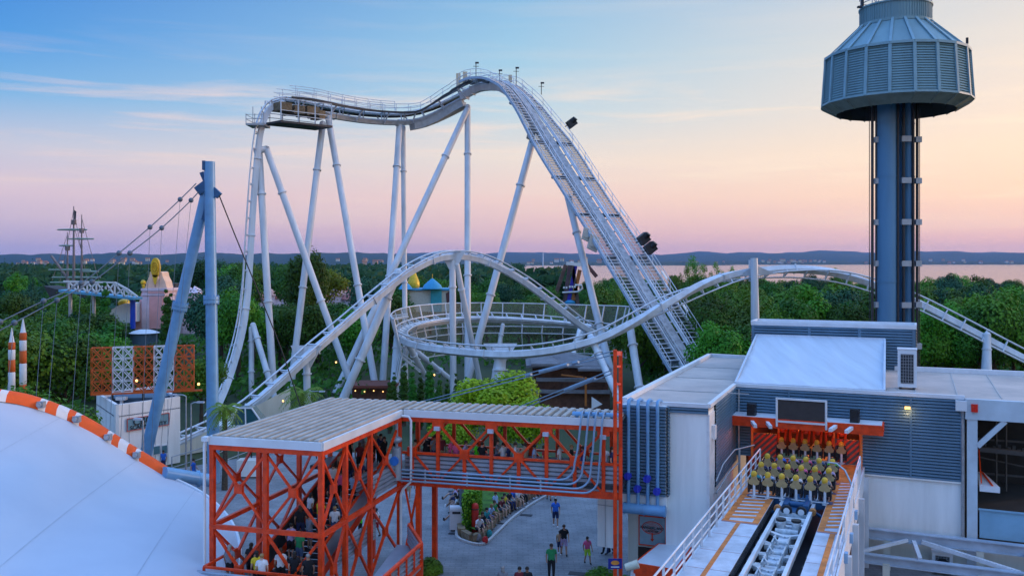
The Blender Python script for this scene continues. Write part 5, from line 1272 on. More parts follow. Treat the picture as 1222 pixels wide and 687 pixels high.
# ------------------------------------------------------------------ fantasy castle
pink = mat('castle_pink', (.78,.40,.40), .75, 0, .1, .4); lil = mat('castle_lilac', (.70,.58,.68), .75, 0, .08, .4); gold = mat('gold_paint', (.75,.48,.03), .35, .2, .1, 2); peach = mat('castle_peach', (.85,.58,.42), .75, 0, .1, .4)
cs = thing('fantasy_castle', 'pink and lilac fairy tale facade with gold crest left of the blue pylon', 'castle', G(185,150))
def cbox(mb, x0, x1, y0, y1, Y, d=4): a = P(x0,y0,Y); b = P(x1,y1,Y); mb.prism([(a.x,a.y),(b.x,a.y),(b.x,a.y+d),(a.x,a.y+d)], b.z, a.z)
Y = 150
mb = MB(); cbox(mb,170,196,345,392,Y,6); cbox(mb,168,199,344,347,Y-.3,6.5); cbox(mb,169,197,350.5,352.5,Y-.2,5); cbox(mb,169,178,356,392,Y-.3,4); mb.build('facade', lil, cs)
mb = MB(); cbox(mb,178,194,354,392,Y-.25,1); cbox(mb,177,196,347.3,350,Y-.25,1)
pts = [P(x,y,Y+.1) for x,y in ((162,366),(166,361),(168,352),(170,346),(170,395),(161,395))]; mb.add([p for p in pts]+[p+V((0,4,0)) for p in pts],[tuple(range(6)),tuple(range(11,5,-1))]+[(i,(i+1)%6,6+(i+1)%6,6+i) for i in range(6)]); mb.build('panel', pink, cs)
for pl in ([(173,345),(175,336),(178,330),(179,324),(181,324),(182,333),(185,344),(187,338),(190,332),(191,324),(193,325),(194,330),(197,336),(199,343),(199,346),(173,346)],):
    mb = MB(); pts = [P(x,y,Y+1) for x,y in pl]; n = len(pts); mb.add(pts+[p+V((0,3,0)) for p in pts],[tuple(range(n)),tuple(range(2*n-1,n-1,-1))]+[(i,(i+1)%n,n+(i+1)%n,n+i) for i in range(n)]); mb.build('scalloped_gable', peach, cs)
mb = MB(); c = P(185,320,Y+.5)
pts = [c+V((.75*math.cos(a)*1.0,0,1.55*math.sin(a)+.0)) for a in [2*math.pi*i/20 for i in range(20)]]; pts = [p+V((0,0,.2)) if p.z > c.z else p for p in pts]
mb.add(pts+[p+V((0,.6,0)) for p in pts],[tuple(range(20)),tuple(range(39,19,-1))]+[(i,(i+1)%20,20+(i+1)%20,20+i) for i in range(20)])
mb.add([c+V((-.5,0,-1.1)),c+V((.5,0,-1.1)),c+V((.15,0,-2.7)),c+V((-.15,0,-2.7))],[(0,1,2,3)])
for r in (.28,.5): mb.poly([c+V((r*math.cos(a),-.12,.1+r*1.9*math.sin(a))) for a in [2*math.pi*i/16 for i in range(17)]], .09, 5)
mb.sphere(P(171,337,Y), .45, 10); mb.sphere(P(171,341,Y), .3, 8); mb.tube(P(171,341,Y), P(171,346,Y), .2, n=8); mb.build('gold_crest', gold, cs)
mb = MB()
for i, x in enumerate((203,212,222,232)):
    cbox(mb,x-4.5,x+4.5,349,398,Y+6,4); a = P(x-5,349.5,Y+5.8); b = P(x+5,349.5,Y+5.8); t_ = P(x,339+2*(i%2),Y+8); mb.add([a,b,b+V((0,4,0)),a+V((0,4,0)),t_],[(0,1,4),(1,2,4),(2,3,4),(3,0,4)])
build_each(mb, 'turret', lil, cs)
mb = MB(); cbox(mb,202,209,338,343,Y+4,3); mb.build('roof_box', dark_steel, cs)
st2 = thing('domed_hall', 'white sloped hall with small gold dome beside the blue column', 'building', G(148,145))
mb = MB(); pts = [P(x,y,146) for x,y in ((131,371),(140,365),(148,362),(155,362),(155,385),(131,385))]; n = 6; mb.add(pts+[p+V((0,5,0)) for p in pts],[tuple(range(n)),tuple(range(2*n-1,n-1,-1))]+[(i,(i+1)%n,n+(i+1)%n,n+i) for i in range(n)]); mb.build('wall', white_wall, st2)
mb = MB(); mb.sphere(P(148,361.5,147), .95, 14, (1,1,.75)); mb.build('dome', gold, st2)
mb = MB(); a = P(158.5,392,144); b = P(158.5,355,144); mb.tube(a,b,.42,n=14); 
colb = mb.build('blue_column', mat('cobalt_blue', (.01,.07,.55), .4), None); colb['label'] = 'cobalt blue round column under the end of the pale truss bridge'; colb['category'] = 'column'
wr = thing('round_canopy', 'low white round canopy roof in front of the pink facade', 'canopy', G(170,140))
c = P(172,397,138); mb = MB(); mb.lathe(c,[(2.3,0),(1.6,.3),(.8,.5),(0.02,.55)],20); mb.build('canopy_roof', white_trim, wr); mb = MB(); mb.tube(c+V((0,0,-3)), c, 2.0, n=16); mb.build('drum', mat('slate_blue', (.08,.14,.2), .6), wr)
# truss bridge on the left
tb_ = thing('truss_footbridge', 'white and pale blue steel truss bridge between the trees on the left', 'bridge', G(120,142))
mb = MB(); w1 = white_trim; tp = [(40,335),(75,335),(140,336.5),(164,352)]; lo = [(40,346),(75,347),(120,350),(164,355)]
for dY in (0,3.5):
    mb = MB()
    tp3 = [P(x,y,142+dY) for x,y in ((76,335.5),(90,336),(137,337),(152,345),(164,354))]
    lo3 = [P(x,y,142+dY) for x,y in ((76,346),(90,347),(110,349.5),(140,352),(164,355))]
    for i in range(4): mb.bar(tp3[i],tp3[i+1],.28)
    xs = [82,93,104,115,126,137,148,158]
    def yt(x): return 336+(x-82)/55*1 if x <= 137 else 337+(x-137)/27*17
    def yl(x): return 347+(x-82)/82*8
    for i in range(len(xs)-1):
        a, b = (xs[i], yt(xs[i])), (xs[i+1], yl(xs[i+1])); mb.bar(P(*a,142+dY), P(*b,142+dY), .2); mb.bar(P(xs[i],yl(xs[i]),142+dY), P(xs[i+1],yt(xs[i+1]),142+dY), .2); mb.bar(P(xs[i],yt(xs[i]),142+dY), P(xs[i],yl(xs[i]),142+dY), .2)
    mb.build('truss', w1, tb_)
mb = MB(); mb.frame_box((P(76,346.5,143.7)+P(165,356,143.7))/2, (P(165,356,143.7)-P(76,346.5,143.7))/2, V((0,1.7,0)), V((0,0,.18))); mb.build('deck', mat('aqua_blue', (.10,.35,.55), .5), tb_)
mb = MB()
for x in (84,112): mb.tube(G(x,143.5), P(x,347,143.5), .3, n=8)
mb.build('pier', grey_steel, tb_)
# sailing ship masts
shp = thing('sailing_ship', 'distant three masted wooden ship rising above the trees', 'ship', G(88,215))
wood = mat('ship_wood', (.24,.21,.22), .8, 0, .2, .5); spar = mat('spar_greenish', (.24,.34,.30), .8)
Y = 215
for px, y0, yb, r in ((88,246,345,.42),(97.5,256,345,.36),(80.5,277,345,.34)):
    mb = MB(); mb.tube(P(px,yb,Y), P(px,y0,Y), r, r*.25, 8); q = P(px,y0+22,Y); mb.tube(q, q+V((0,0,1.1)), .55, .65, 8); mb.build('mast', wood, shp)
mb = MB()
for x0,x1,y,r in ((68.5,104,274,.28),(81,112,285,.26),(70.5,87,293,.24),(58,108,322,.32),(62,120,331,.32),(60,100,337,.3),(95,118,324,.3)):
    a, b = P(x0,y,Y), P(x1,y,Y); m_ = (a+b)/2; mb.tube(a,m_,r*.6,r,7); mb.tube(m_,b,r,r*.6,7)
    
build_each(mb, 'yard', spar, shp)
mb = MB()
for a, b in (((88,250),(72,335)),((88,250),(104,335)),((97.5,260),(118,335)),((80.5,280),(62,335)),((88,270),(97.5,300)),((62,306),(80,335))): mb.tube(P(*a,Y), P(*b,Y), .07, n=4)
mb.tube(P(61,305,Y), P(82,334,Y), .28, .3, 6); mb.build('rigging', wood, shp)
mb = MB(); pts = [P(x,y,Y-2) for x,y in ((52,341),(66,345),(100,346),(124,341),(120,356),(60,356))]; n = 6; mb.add(pts+[p+V((0,7,0)) for p in pts],[tuple(range(n)),tuple(range(2*n-1,n-1,-1))]+[(i,(i+1)%n,n+(i+1)%n,n+i) for i in range(n)]); mb.build('hull', mat('hull_dark', (.05,.05,.055), .8), shp)
mb = MB(); q = P(88,250,Y); mb.add([q,q+V((.6,0,-.5)),q+V((.5,0,-3)),q+V((0,0,-2)),q+V((0,.05,0)),q+V((.6,.05,-.5)),q+V((.5,.05,-3)),q+V((0,.05,-2))],[(0,1,2,3),(7,6,5,4)]); mb.build('flag', dark_steel, shp)
# eastern palace
pal = thing('onion_dome_tower', 'white turret with tall yellow onion dome beyond the coaster', 'tower', G(493.5,195))
Y = 195; c = P(493.5,345,Y); mb = MB(); mb.lathe(V((c.x,Y,c.z)),[(.02,5.6),(.15,4.5),(.6,3.3),(1.25,1.7),(1.4,1.0),(1.2,.3),(.8,0)],14); mb.build('onion_dome', gold, pal)
mb = MB(); mb.tube(G(493.5,Y), P(493.5,345,Y), .75, n=12); mb.build('shaft', white_wall, pal); mb = MB(); mb.tube(P(493.5,320,Y), P(493.5,311,Y), .07, n=4); mb.build('finial', dark_steel, pal)
ph = thing('teal_pavilion', 'cream and teal pavilion with blue cap roof beyond the coaster', 'pavilion', G(520,190))
Y = 190
mb = MB(); cbox(mb,486,514,346.5,372,Y,8); cbox(mb,527,541,346.5,372,Y,8); mb.build('wall', mat('pavilion_cream', (.62,.58,.5), .7), ph)
mb = MB(); cbox(mb,514,527,345.5,372,Y-.5,5); mb.build('doorway_panel', mat('teal_paint', (.04,.36,.44), .5), ph)
mb = MB(); cbox(mb,484,541,344.5,346.5,Y-.4,9); c = P(516,344.5,Y); mb.lathe(V((c.x,Y,c.z)),[(2.2,0),(1.8,.8),(.9,1.6),(.1,2.2)],14); c = P(484,345,Y); mb.lathe(V((c.x,Y,c.z)),[(1.6,0),(.8,1.0),(.05,1.5)],12); mb.build('blue_roof', mat('azure_blue', (.03,.3,.55), .5), ph)
mb = MB(); c = P(516,336,Y); mb.sphere(c,.42,8); mb.tube(c, c+V((0,0,1.6)), .07, n=4); mb.build('gold_finial', gold, ph)
mb = MB(); a = P(531,350,Y-.1); mb.add([P(x,y,Y-.1) for x,y in ((532,350),(537,347),(540,349),(540,365),(536,360),(533,362))],[(0,1,2,3,4,5)]); mb.build('mural', mat('mural_brown', (.12,.05,.05), .7), ph)
# swing ride
swr = thing('swing_ride', 'far swing ride with purple orange and brown arms between the trees', 'ride', G(680,225))
Y = 225
for x0,y0,x1,y1,c in ((675,316,661,358,(.12,.07,.06)),(680,316,674,360,(.10,.06,.08)),(687,316,678,361,(.03,.02,.4)),(692,322,684,358,(.45,.15,.03)),(683,316,690,366,(.15,.1,.08)),(697,312,712,330,(.12,.05,.05))):
    mb = MB(); mb.bar(P(x0,y0,Y),P(x1,y1,Y),.9,.9); mb.build('arm', mat('ride_arm_%d'%x0, c, .6, 0, .3, .5), swr)
mb = MB(); mb.bar(P(676,314,Y),P(693,316,Y),1.0,.8); mb.poly([P(x,y,Y-.6) for x,y in ((671,349),(690,348),(695,344),(694,340),(686,340))],.25,6); mb.bar(P(681,312,Y),P(691,317,Y),.4); mb.build('frame', white_trim, swr)
mb = MB(); mb.sphere(P(680,361,Y),1.1,10,(1.4,1,.7)); mb.build('gondola', mat('azure_blue', (.03,.3,.55)), swr)
text_mb('DREAM', 1.6, P(679,343,Y-1.2), V((1,0,0)), V((0,0,1)), white_trim, 'lettering', swr, .05) if False else None
mb = MB()
for x,y in ((673,343),(676,343),(680,342),(683,342),(686,342)): mb.box(P(x,y,Y-.9),(.45,.1,.5))
mb.build('light_row', white_trim, swr)
# dark wooden pavilion below the helix
wp = thing('wooden_pavilion', 'dark timber pavilion with grey tent roofs below the ring track', 'pavilion', G(665,100))
greyroof = mat('grey_shingle_roof', (.22,.22,.24), .8, 0, .15, 1); timber = mat('dark_timber', (.15,.07,.045), .8, 0, .25, 1.5)
def tent(px0, px1, py, apx, apy, Y, dep=7):
    mb = MB(); a = P(px0,py,Y); b = P(px1,py,Y); t_ = P(apx,apy,Y+dep/2); mb.add([a,b,b+V((0,dep,0)),a+V((0,dep,0)),t_,a+V((0,0,-.25)),b+V((0,0,-.25))],[(0,1,4),(1,2,4),(2,3,4),(3,0,4),(0,5,6,1)]); mb.build('tent_roof', greyroof, wp)
tent(628,726,436,668,417,100); tent(634,668,434,655,424,98); tent(690,730,440,712,428,99)
mb = MB()
for y0,y1,x0,x1,yy in ((440,452,636,728,101),(454,466,640,726,100),(468,490,645,728,99)): cbox(mb,x0,x1,y0,y1,yy,6)
mb.build('timber_wall', timber, wp)
mb = MB()
for y, x0, x1 in ((452.5,640,728),(466.5,640,728)): a = P(x0,y,98.5); b = P(x1,y+1,98.5); mb.bar(a,b,.5,.35)
mb.build('gallery_edge', greyroof, wp)
mb = MB(); mb.bar(P(699,450,97),P(699,484,97),.22); mb.bar(P(670,447,98),P(696,450,98),.18,.12); mb.build('orange_post', mat('orange_wood', (.5,.16,.03), .6), wp)
glow = mat('warm_bulb', (1,.6,.25), .5, emit=(1,.5,.15), es=3)
mb = MB()
for x, y in ((664,486),(672,487)): mb.sphere(P(x,y,98),.09,6)
mb.build('warm_bulbs', glow, wp)
mb = MB(); mb.add([P(x,y,90) for x,y in ((706,473),(719,482),(706,488))],[(0,1,2)]); mb.add([P(x,y,90.4) for x,y in ((706,473),(719,482),(706,488))],[(2,1,0)]); o = mb.build('sun_sail', white_trim, None); tag(o, 'small white triangular shade sail in front of the timber pavilion', 'shade sail')
# little restaurant lights behind the stair house roof
kb = thing('food_kiosk', 'dark low kiosk with warm lights between the white supports', 'kiosk', G(432,108))
mb = MB(); cbox(mb,420,470,463,482,108,4); mb.build('kiosk_wall', timber, kb); mb = MB(); cbox(mb,418,472,460,463,107,5); mb.build('kiosk_roof', mat('red_brown_roof', (.2,.06,.04), .8), kb)
mb = MB(); 
for k in range(4): mb.sphere(P(424+11*k,466+(k%2),106.7),.08,6)
mb.build('warm_bulbs', glow, kb)
gl2 = []
for px, py, Y in ((163,454,72.5),(237,458,73),(401,432,104),(338,478,84),(495,427,110),(518,447,92),(535,467,90),(689,285,118)):
    mb = MB(); mb.sphere(P(px,py,Y),.11,8); o = mb.build('string_lamp', glow, None); gl2.append(o)
labs = ['lit bulb on the lattice screen','lit bulb at the right end of the lattice screen','lit bulb in dark trees between two white supports','lit bulb beside the larger palm','lit bulb in the trees under the helix rim','lit bulb among the cypresses','lit bulb low among the cypresses','lit lamp above the lift floodlights']
for o, l in zip(gl2, labs): tag(o, l, 'lamp', 'small lit bulbs among the trees')
# pink village roofs behind the coaster
for i in range(15):
    px = 312+9*i+random.uniform(-2,2); Y = 235+random.uniform(0,25); c = P(px, 352, Y); c.z = 0; r = random.uniform(1.9,3.0); h = random.uniform(6.6,8.6)
    t = thing('village_hut', 'pink and white fairy tale hut roof among the trees behind the coaster', 'hut', c, 0, 'row of pink hut roofs')
    mb = MB(); mb.tube((0,0,0),(0,0,h),r*.9,n=10); mb.build('wall', lil, t, local=True); mb = MB(); mb.lathe(V((0,0,h)),[(r*1.1,0),(r*.9,.9),(r*.5,1.7),(.05,2.1)],10); mb.build('roof', mat('hut_roof_%d'%(i%3), ((.5,.2,.18),(.55,.36,.34),(.38,.14,.12))[i%3], .75, 0, .1, 1), t, local=True)
# ------------------------------------------------------------------ trees
leafs = {
 'dark': mat('foliage_dark', (.065,.20,.014), .65, 0, .25, .8, c2=(.022,.085,.012), spec=.25, objvar=.35, trans=.2),
 'mid': mat('foliage_mid', (.135,.34,.014), .6, 0, .25, .8, c2=(.040,.14,.014), spec=.25, objvar=.35, trans=.22),
 'bright': mat('foliage_bright', (.42,.55,.012), .6, 0, .2, 1.2, c2=(.16,.30,.01), spec=.25, objvar=.15, trans=.3),
 'blue': mat('foliage_blue_green', (.035,.13,.05), .7, 0, .3, .8, c2=(.018,.065,.035), spec=.2, objvar=.3, trans=.15),
 'lime': mat('foliage_lime', (.22,.25,.01), .6, 0, .2, 1.0, c2=(.10,.15,.01), spec=.2, trans=.3),
}
tb_pts = []
def crown_mesh(seed, kind, n=2600, leaf=.055, shape='round'):
    """unit tree: height 1, crown radius about .38"""
    rnd = random.Random(seed); mb = MB(); lobes = []
    if shape == 'round':
        lobes.append((V((0,0,.62)), .27))
        for k in range(11):
            a = rnd.uniform(0,6.28); e = rnd.uniform(-.5,1.2); r = rnd.uniform(.13,.24); d = rnd.uniform(.14,.25)
            lobes.append((V((math.cos(a)*math.cos(e)*d*1.25, math.sin(a)*math.cos(e)*d*1.25, .60+math.sin(e)*d*1.1)), r*.8))
    elif shape == 'tall':
        for k in range(13):
            f = k/12; a = rnd.uniform(0,6.28); d = rnd.uniform(.02,.12); lobes.append((V((math.cos(a)*d, math.sin(a)*d, .25+.66*f)), .15*(1-.55*f)+rnd.uniform(0,.03)))
    elif shape == 'cypress':
        for k in range(10): f = k/9; lobes.append((V((rnd.uniform(-.01,.01),rnd.uniform(-.01,.01),.08+.84*f)), .075*math.sin(math.pi*(.2+.75*f))**.7))
    elif shape == 'conifer':
        for k in range(14):
            f = k/13; lobes.append((V((0,0,.12+.84*f)), .22*(1-f)+.02))
    elif shape == 'sparse':
        for k in range(13):
            a = rnd.uniform(0,6.28); d = rnd.uniform(.05,.3); lobes.append((V((math.cos(a)*d, math.sin(a)*d, rnd.uniform(.45,.93))), rnd.uniform(.05,.10)))
    tot = sum(r*r for c, r in lobes)
    for c, r in lobes:
        for q in range(int(n*r*r/tot)):
            v = V((rnd.gauss(0,1),rnd.gauss(0,1),rnd.gauss(0,1)+.15)).normalized(); rr = r*(rnd.random()**.35)*rnd.uniform(.85,1.12)
            p = c+v*rr
            nn = (v+V((rnd.uniform(-.7,.7),rnd.uniform(-.7,.7),rnd.uniform(-.2,.9)))).normalized()
            x = nn.orthogonal().normalized(); ang = rnd.uniform(0,6.28); y = nn.cross(x); x, y = x*math.cos(ang)+y*math.sin(ang), y*math.cos(ang)-x*math.sin(ang)
            s = leaf*rnd.uniform(.6,1.25)
            mb.add([p-x*s*.5, p+y*s*.42, p+x*s*.6, p-y*s*.42], [(0,1,2,3)])
    return mb.mesh('crown_'+shape, leafs[kind])
def trunk_mesh(seed, shape):
    rnd = random.Random(seed); mb = MB(); h = .62 if shape not in ('cypress',) else .3
    mb.poly([V((0,0,-.03)),V((.01,0,h*.5)),V((0,.01,h))], .03, 8, [.034,.024,.012])
    if shape in ('round','sparse','tall'):
        for k in range(7):
            a = k*2.2+rnd.random(); z = h*(.45+.5*rnd.random()); L = .22 if shape != 'tall' else .1
            p = V((0,0,z)); q = p+V((math.cos(a)*L,math.sin(a)*L,L*.8)); mb.poly([p,p.lerp(q,.5)+V((0,0,-.01)),q], .01, 5, [.013,.009,.004])
    return mb.mesh('trunk_'+shape, barkm)
CM = {}
def get_tree(kind, shape, var):
    k = (kind, shape, var)
    if k not in CM:
        n, lf = {'round':(7500,.030),'tall':(6000,.026),'cypress':(3500,.026),'conifer':(2600,.03),'sparse':(2600,.018)}[shape]
        CM[k] = (crown_mesh(hash(k[1])%97*0+var*13+len(kind), kind, n, lf, shape), trunk_mesh(var, shape))
    return CM[k]
def tree(loc, h, kind, shape, label, name='deciduous_tree', group=None, cat='tree', wide=1.0, cm=None, z=0):
    c, t = cm or get_tree(kind, shape, random.randrange(4))
    e = thing(name, label, cat, V((loc.x,loc.y,z)), random.uniform(0,6.28), group)
    o = bpy.data.objects.new('trunk', t); col.objects.link(o); o.parent = e
    o = bpy.data.objects.new('crown', c); col.objects.link(o); o.parent = e
    e.scale = (h*wide, h*wide, h); tb_pts.append(e); return e
random.seed(11)
def htop(py, Y): return H-(py-HY)*Y/F
# skyline of tree tops by photo x
sk = [(-80,322),(0,320),(60,326),(130,330),(165,345),(200,312),(240,300),(280,306),(330,300),(365,296),(400,318),(470,324),(540,320),(600,326),(640,336),(700,332),(740,322),(790,326),(850,322),(900,325),(1000,325),(1040,328),(1100,326),(1150,318),(1220,331),(1300,322)]
def sky_at(px):
    for i in range(len(sk)-1):
        if sk[i][0] <= px <= sk[i+1][0]: f = (px-sk[i][0])/(sk[i+1][0]-sk[i][0]); return sk[i][1]*(1-f)+sk[i+1][1]*f
    return 335
cnt = 0
def region(px):
    return ('wood at the far left' if px < 190 else 'wood behind the blue pylon and drop' if px < 420 else 'wood behind the ring helix' if px < 760 else 'wood between the lift and the drop tower' if px < 1040 else 'wood right of the drop tower')
adj = {'dark':'dense dark green','mid':'mid green leafy','blue':'blue green dusky','bright':'fresh bright green','lime':'yellow green'}
def zone(px, Y):
    # keep clear areas: buildings in the castle zone etc.
    if 120 < px < 235 and 120 < Y < 158: return False
    if 30 < px < 120 and Y > 195 and Y < 230: return False
    if 480 < px < 545 and 160 < Y < 205: return False
    if 655 < px < 710 and 195 < Y < 235: return False
    if 300 < px < 450 and 205 < Y < 265: return False
    return True
rowsY = [(112,44),(126,38),(142,38),(160,36),(182,36),(212,34),(250,32),(300,30)]
for Y, st in rowsY:
    px = -60+random.uniform(0,20)
    while px < 1290:
        p = px+random.uniform(-.3,.3)*st; yy = Y+random.uniform(-.06,.06)*Y; px += st*random.uniform(.8,1.25)
        if Y < 120 and (190 < p < 720): continue
        if Y < 148 and 440 < p < 760 : continue
        if not zone(p, yy): continue
        if 195 < p < 245 and Y > 158 and Y < 190: continue
        if Y > 300 and p > 660: continue
        top = sky_at(p)+random.uniform(0,9)
        if 640 < p and Y < 200: top += random.uniform(2,26)
        if p <= 640 and Y < 200: top += random.uniform(6,30)
        if p < 180 and Y < 150: top = 350+random.uniform(0,40)
        if 470 < p < 560 and Y < 165: top = max(top, 368)
        if 300 < p < 450 and Y < 210: top = max(top, 352+random.uniform(0,12))
        if 655 < p < 710 and Y < 200: top = max(top, 372+random.uniform(0,12))
        if 130 < p < 250 and yy < 178: top = 398+random.uniform(0,30)
        h = htop(top, yy)
        if h < 5: h = random.uniform(5,7)
        h = min(h, 19)
        kind = random.choices(['dark','mid','blue'], [.55,.18,.27] if p < 640 else [.3,.58,.12])[0]
        if Y > 200: kind = random.choice(['dark','blue','mid'])
        shape = random.choices(['round','tall'], [.8,.2])[0]
        wide = min(1.35, max(.8, 11/h)); 
        if shape == 'tall': wide *= 1.3
        tree(G(p,yy), h, kind, shape, '%s %s tree in the %s' % (adj[kind], 'upright' if shape == 'tall' else 'rounded', region(p)), group='trees of the %s' % region(p), wide=wide)
        cnt += 1
print('wood trees', cnt)
# right front wood, lower and closer
for px, Y, top in ((1105,106,376),(1128,107,382),(1150,108,378),(1190,108,370),(1225,108,366),(1250,110,364),(1168,106,352),(1118,106,356),(1210,112,350),(864,90,372),(890,92,380),(850,100,352),(930,104,356),(960,108,350),(990,110,352),(1020,108,356),(800,112,366),(760,112,362),(830,118,348)):
    kind = random.choice(['mid','mid','dark']); h = htop(top,Y); tree(G(px,Y), h, kind, 'round', '%s tree in front of the %s' % (adj[kind], region(px)), group='front row trees of the %s' % region(px), wide=min(1.2,9/h))
# airy sparse-topped trees against the lake
for px, top in ((812,308),(828,303),(842,306),(858,311),(872,316),(885,312),(735,330),(1000,318)):
    Y = 190; h = htop(top,Y); tree(G(px,Y), h, 'mid', 'sparse', 'tall airy tree with thin crown standing out against the lake', 'poplar_tree', 'airy trees against the lake', wide=.55)
# special trees
tree(G(368,150), htop(292,150), 'dark', 'round', 'tallest dark tree in the left wood, beside a white support', 'deciduous_tree', wide=.6)
tree(G(388,225), htop(315,225), 'lime', 'round', 'round yellow green tree behind the pink hut roofs', 'deciduous_tree', wide=1.0)
bt_ = (crown_mesh(501,'bright',14000,.028,'round'), trunk_mesh(5,'round'))
tree(G(590,74), htop(441,74), 'bright', 'round', 'big bright yellow green maple in front of the ring helix', 'maple_tree', wide=1.35, cm=bt_)
bt2 = (crown_mesh(502,'bright',9000,.032,'round'), trunk_mesh(5,'round'))
tree(G(633,70), htop(468,70), 'bright', 'round', 'smaller yellow green tree to the right of the big maple', 'maple_tree', wide=1.0, cm=bt2)
tree(G(548,72), htop(474,72), 'mid', 'round', 'small leafy tree just left of the big maple', 'deciduous_tree', wide=1.1, cm=bt2)
tree(G(48,63), htop(452,63), 'mid', 'round', 'small bright bush-like tree beside the striped rockets', 'deciduous_tree', wide=1.0)
tree(G(74,66), htop(470,66), 'mid', 'round', 'low leafy tree right of the striped rockets', 'deciduous_tree', wide=1.1)
tree(G(78,82), htop(392,82), 'dark', 'round', 'dark tree rising behind the canopy wires', 'deciduous_tree', wide=.95)
tree(G(30,80), htop(368,80), 'mid', 'round', 'broad green tree behind the striped rockets', 'deciduous_tree', wide=.95)
tree(G(120,90), htop(384,90), 'mid', 'round', 'broad green tree behind the orange lattice', 'deciduous_tree', wide=.9)
tree(G(240,92), htop(420,92), 'mid', 'round', 'green tree right of the orange lattice', 'deciduous_tree', wide=.9)
tree(G(70,100), htop(372,100), 'dark', 'round', 'dark tree between rockets and lattice', 'deciduous_tree', wide=.9)
tree(G(-10,90), htop(360,90), 'dark', 'round', 'dark tree at the left edge', 'deciduous_tree', wide=.9)
tree(G(190,100), htop(402,100), 'dark', 'round', 'dark tree behind the right half of the lattice', 'deciduous_tree', wide=.8)
# cypresses
cyl = []
for px, Y, top in ((199,128,338),(205,130,343),(482,92,425),(492,88,432),(502,90,440),(513,88,422),(524,86,442),(534,88,448),(545,84,440),(556,84,444),(470,94,440),(125,138,330),(465,88,446)):
    cyl.append(tree(G(px,Y), htop(top,Y), 'dark', 'cypress', 'slim dark cypress among the white supports left of the maple' if 400 < px else 'slim dark cypress in front of the pink castle' if px > 150 else 'dark cypress in front of the pale truss bridge', 'cypress_tree', 'cypresses below the helix' if px > 400 else ('cypresses by the castle' if px > 150 else None), wide=1.0))
for px, top in ((5.5,306),(38.5,307)): tree(G(px,260), htop(top,260), 'blue', 'conifer', 'small dark conifer %s on the left skyline' % ('nearest the left edge' if px < 20 else 'second from the left edge'), 'conifer_tree', wide=.5)
# bushes and hedge on the plaza
def bush(loc, r, kind, label, zc=None):
    mb = MB(); rnd = random.Random(int(loc.x*10)); 
    for q in range(1500):
        v = V((rnd.gauss(0,1),rnd.gauss(0,1),abs(rnd.gauss(0,1)))).normalized()*r*rnd.uniform(.75,1.05); nn = (v.normalized()+V((rnd.uniform(-.6,.6),rnd.uniform(-.6,.6),rnd.uniform(0,.6)))).normalized(); x = nn.orthogonal().normalized(); y = nn.cross(x); s = .09
        mb.add([v-x*s,v+y*s*.6,v+x*s,v-y*s*.6],[(0,1,2,3)])
    t = thing('bush', label, 'bush', loc); mb.build('foliage', leafs[kind], t, local=True); s = MB(); s.tube((0,0,0),(0,0,r*.7),.05,n=6); s.build('stem', barkm, t, local=True)
bush(GP(512,682), .75, 'mid', 'round green bush at the corner of the lower landing')
bush(GP(717,700), 1.0, 'mid', 'round bush left of the small blue sign')
bush(GP(748,706), .8, 'mid', 'low bush behind the small blue sign')
def hedge_box(pts, z0, z1, kind, n, s=.1):
    """box of leaves over a plan quad"""
    mb = MB(); rnd = random.Random(3); a, b, c, d = [V(p) for p in pts]
    for q in range(n):
        u, w_ = rnd.random(), rnd.random(); f = rnd.random(); zz = z0+(z1-z0)*f
        if rnd.random() < .55:
            e = rnd.choice(((a,b),(b,c),(c,d),(d,a))); p = e[0].lerp(e[1],u); nn = V((rnd.uniform(-1,1),rnd.uniform(-1,1),rnd.uniform(-.2,.8))).normalized(); p = p+nn*.08; zt_ = zz
        else: p = a.lerp(b,u).lerp(d.lerp(c,u),w_); zt_ = z1+rnd.uniform(-.1,.1); nn = V((rnd.uniform(-.6,.6),rnd.uniform(-.6,.6),1)).normalized()
        p = V((p.x,p.y,zt_)); x = nn.orthogonal().normalized(); y = nn.cross(x); mb.add([p-x*s,p+y*s*.6,p+x*s,p-y*s*.6],[(0,1,2,3)])
    return mb
hq = [GP(552.5,636), GP(572,631), GP(574,612), GP(556,612)]
hg = thing('hedge', 'clipped bright green hedge between the grey pole and the red post', 'hedge', hq[0])
hedge_box(hq, 0, 2.3, 'mid', 3200, .11).build('foliage', mat('hedge_green', (.22,.45,.012), .6, 0, .25, 1.5, c2=(.08,.24,.01), trans=.2), hg)
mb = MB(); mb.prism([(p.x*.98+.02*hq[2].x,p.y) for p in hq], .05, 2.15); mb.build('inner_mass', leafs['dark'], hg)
# planter with grass bank and low seat wall
mb = MB(); pl = [GP(556,634), GP(574,641), GP(626,595), GP(700,558), GP(640,545), GP(558,560)]
mb.add([V((p.x,p.y,.35)) for p in pl], [tuple(range(6))]); gr = struct('grass_bank', mb, mat('bank_grass', (.07,.18,.02), .95, 0, .3, 2))
swl = thing('seat_wall', 'low tan stone seat wall curving around the planted bank', 'low wall', GP(600,620))
wl = [GP(553,640), GP(563,646), GP(574,643), GP(583,634), GP(592,623), GP(606,611), GP(626,597), GP(645,586), GP(690,566)]
mb = MB()
for i in range(len(wl)-1):
    mb.bar(wl[i]+V((0,0,.22)), wl[i+1]+V((0,0,.22)), .34, .44)
mb.build('stone_body', mat('tan_stone', (.27,.20,.12), .85, 0, .25, 3, bump=.3), swl)
wl2 = [GP(550,612), GP(549,628), GP(551,640)]
mb = MB()
for i in range(2): mb.bar(wl2[i]+V((0,0,.25)), wl2[i+1]+V((0,0,.25)), .45, .5)
mb.build('stone_body', MATS['tan_stone'], swl)
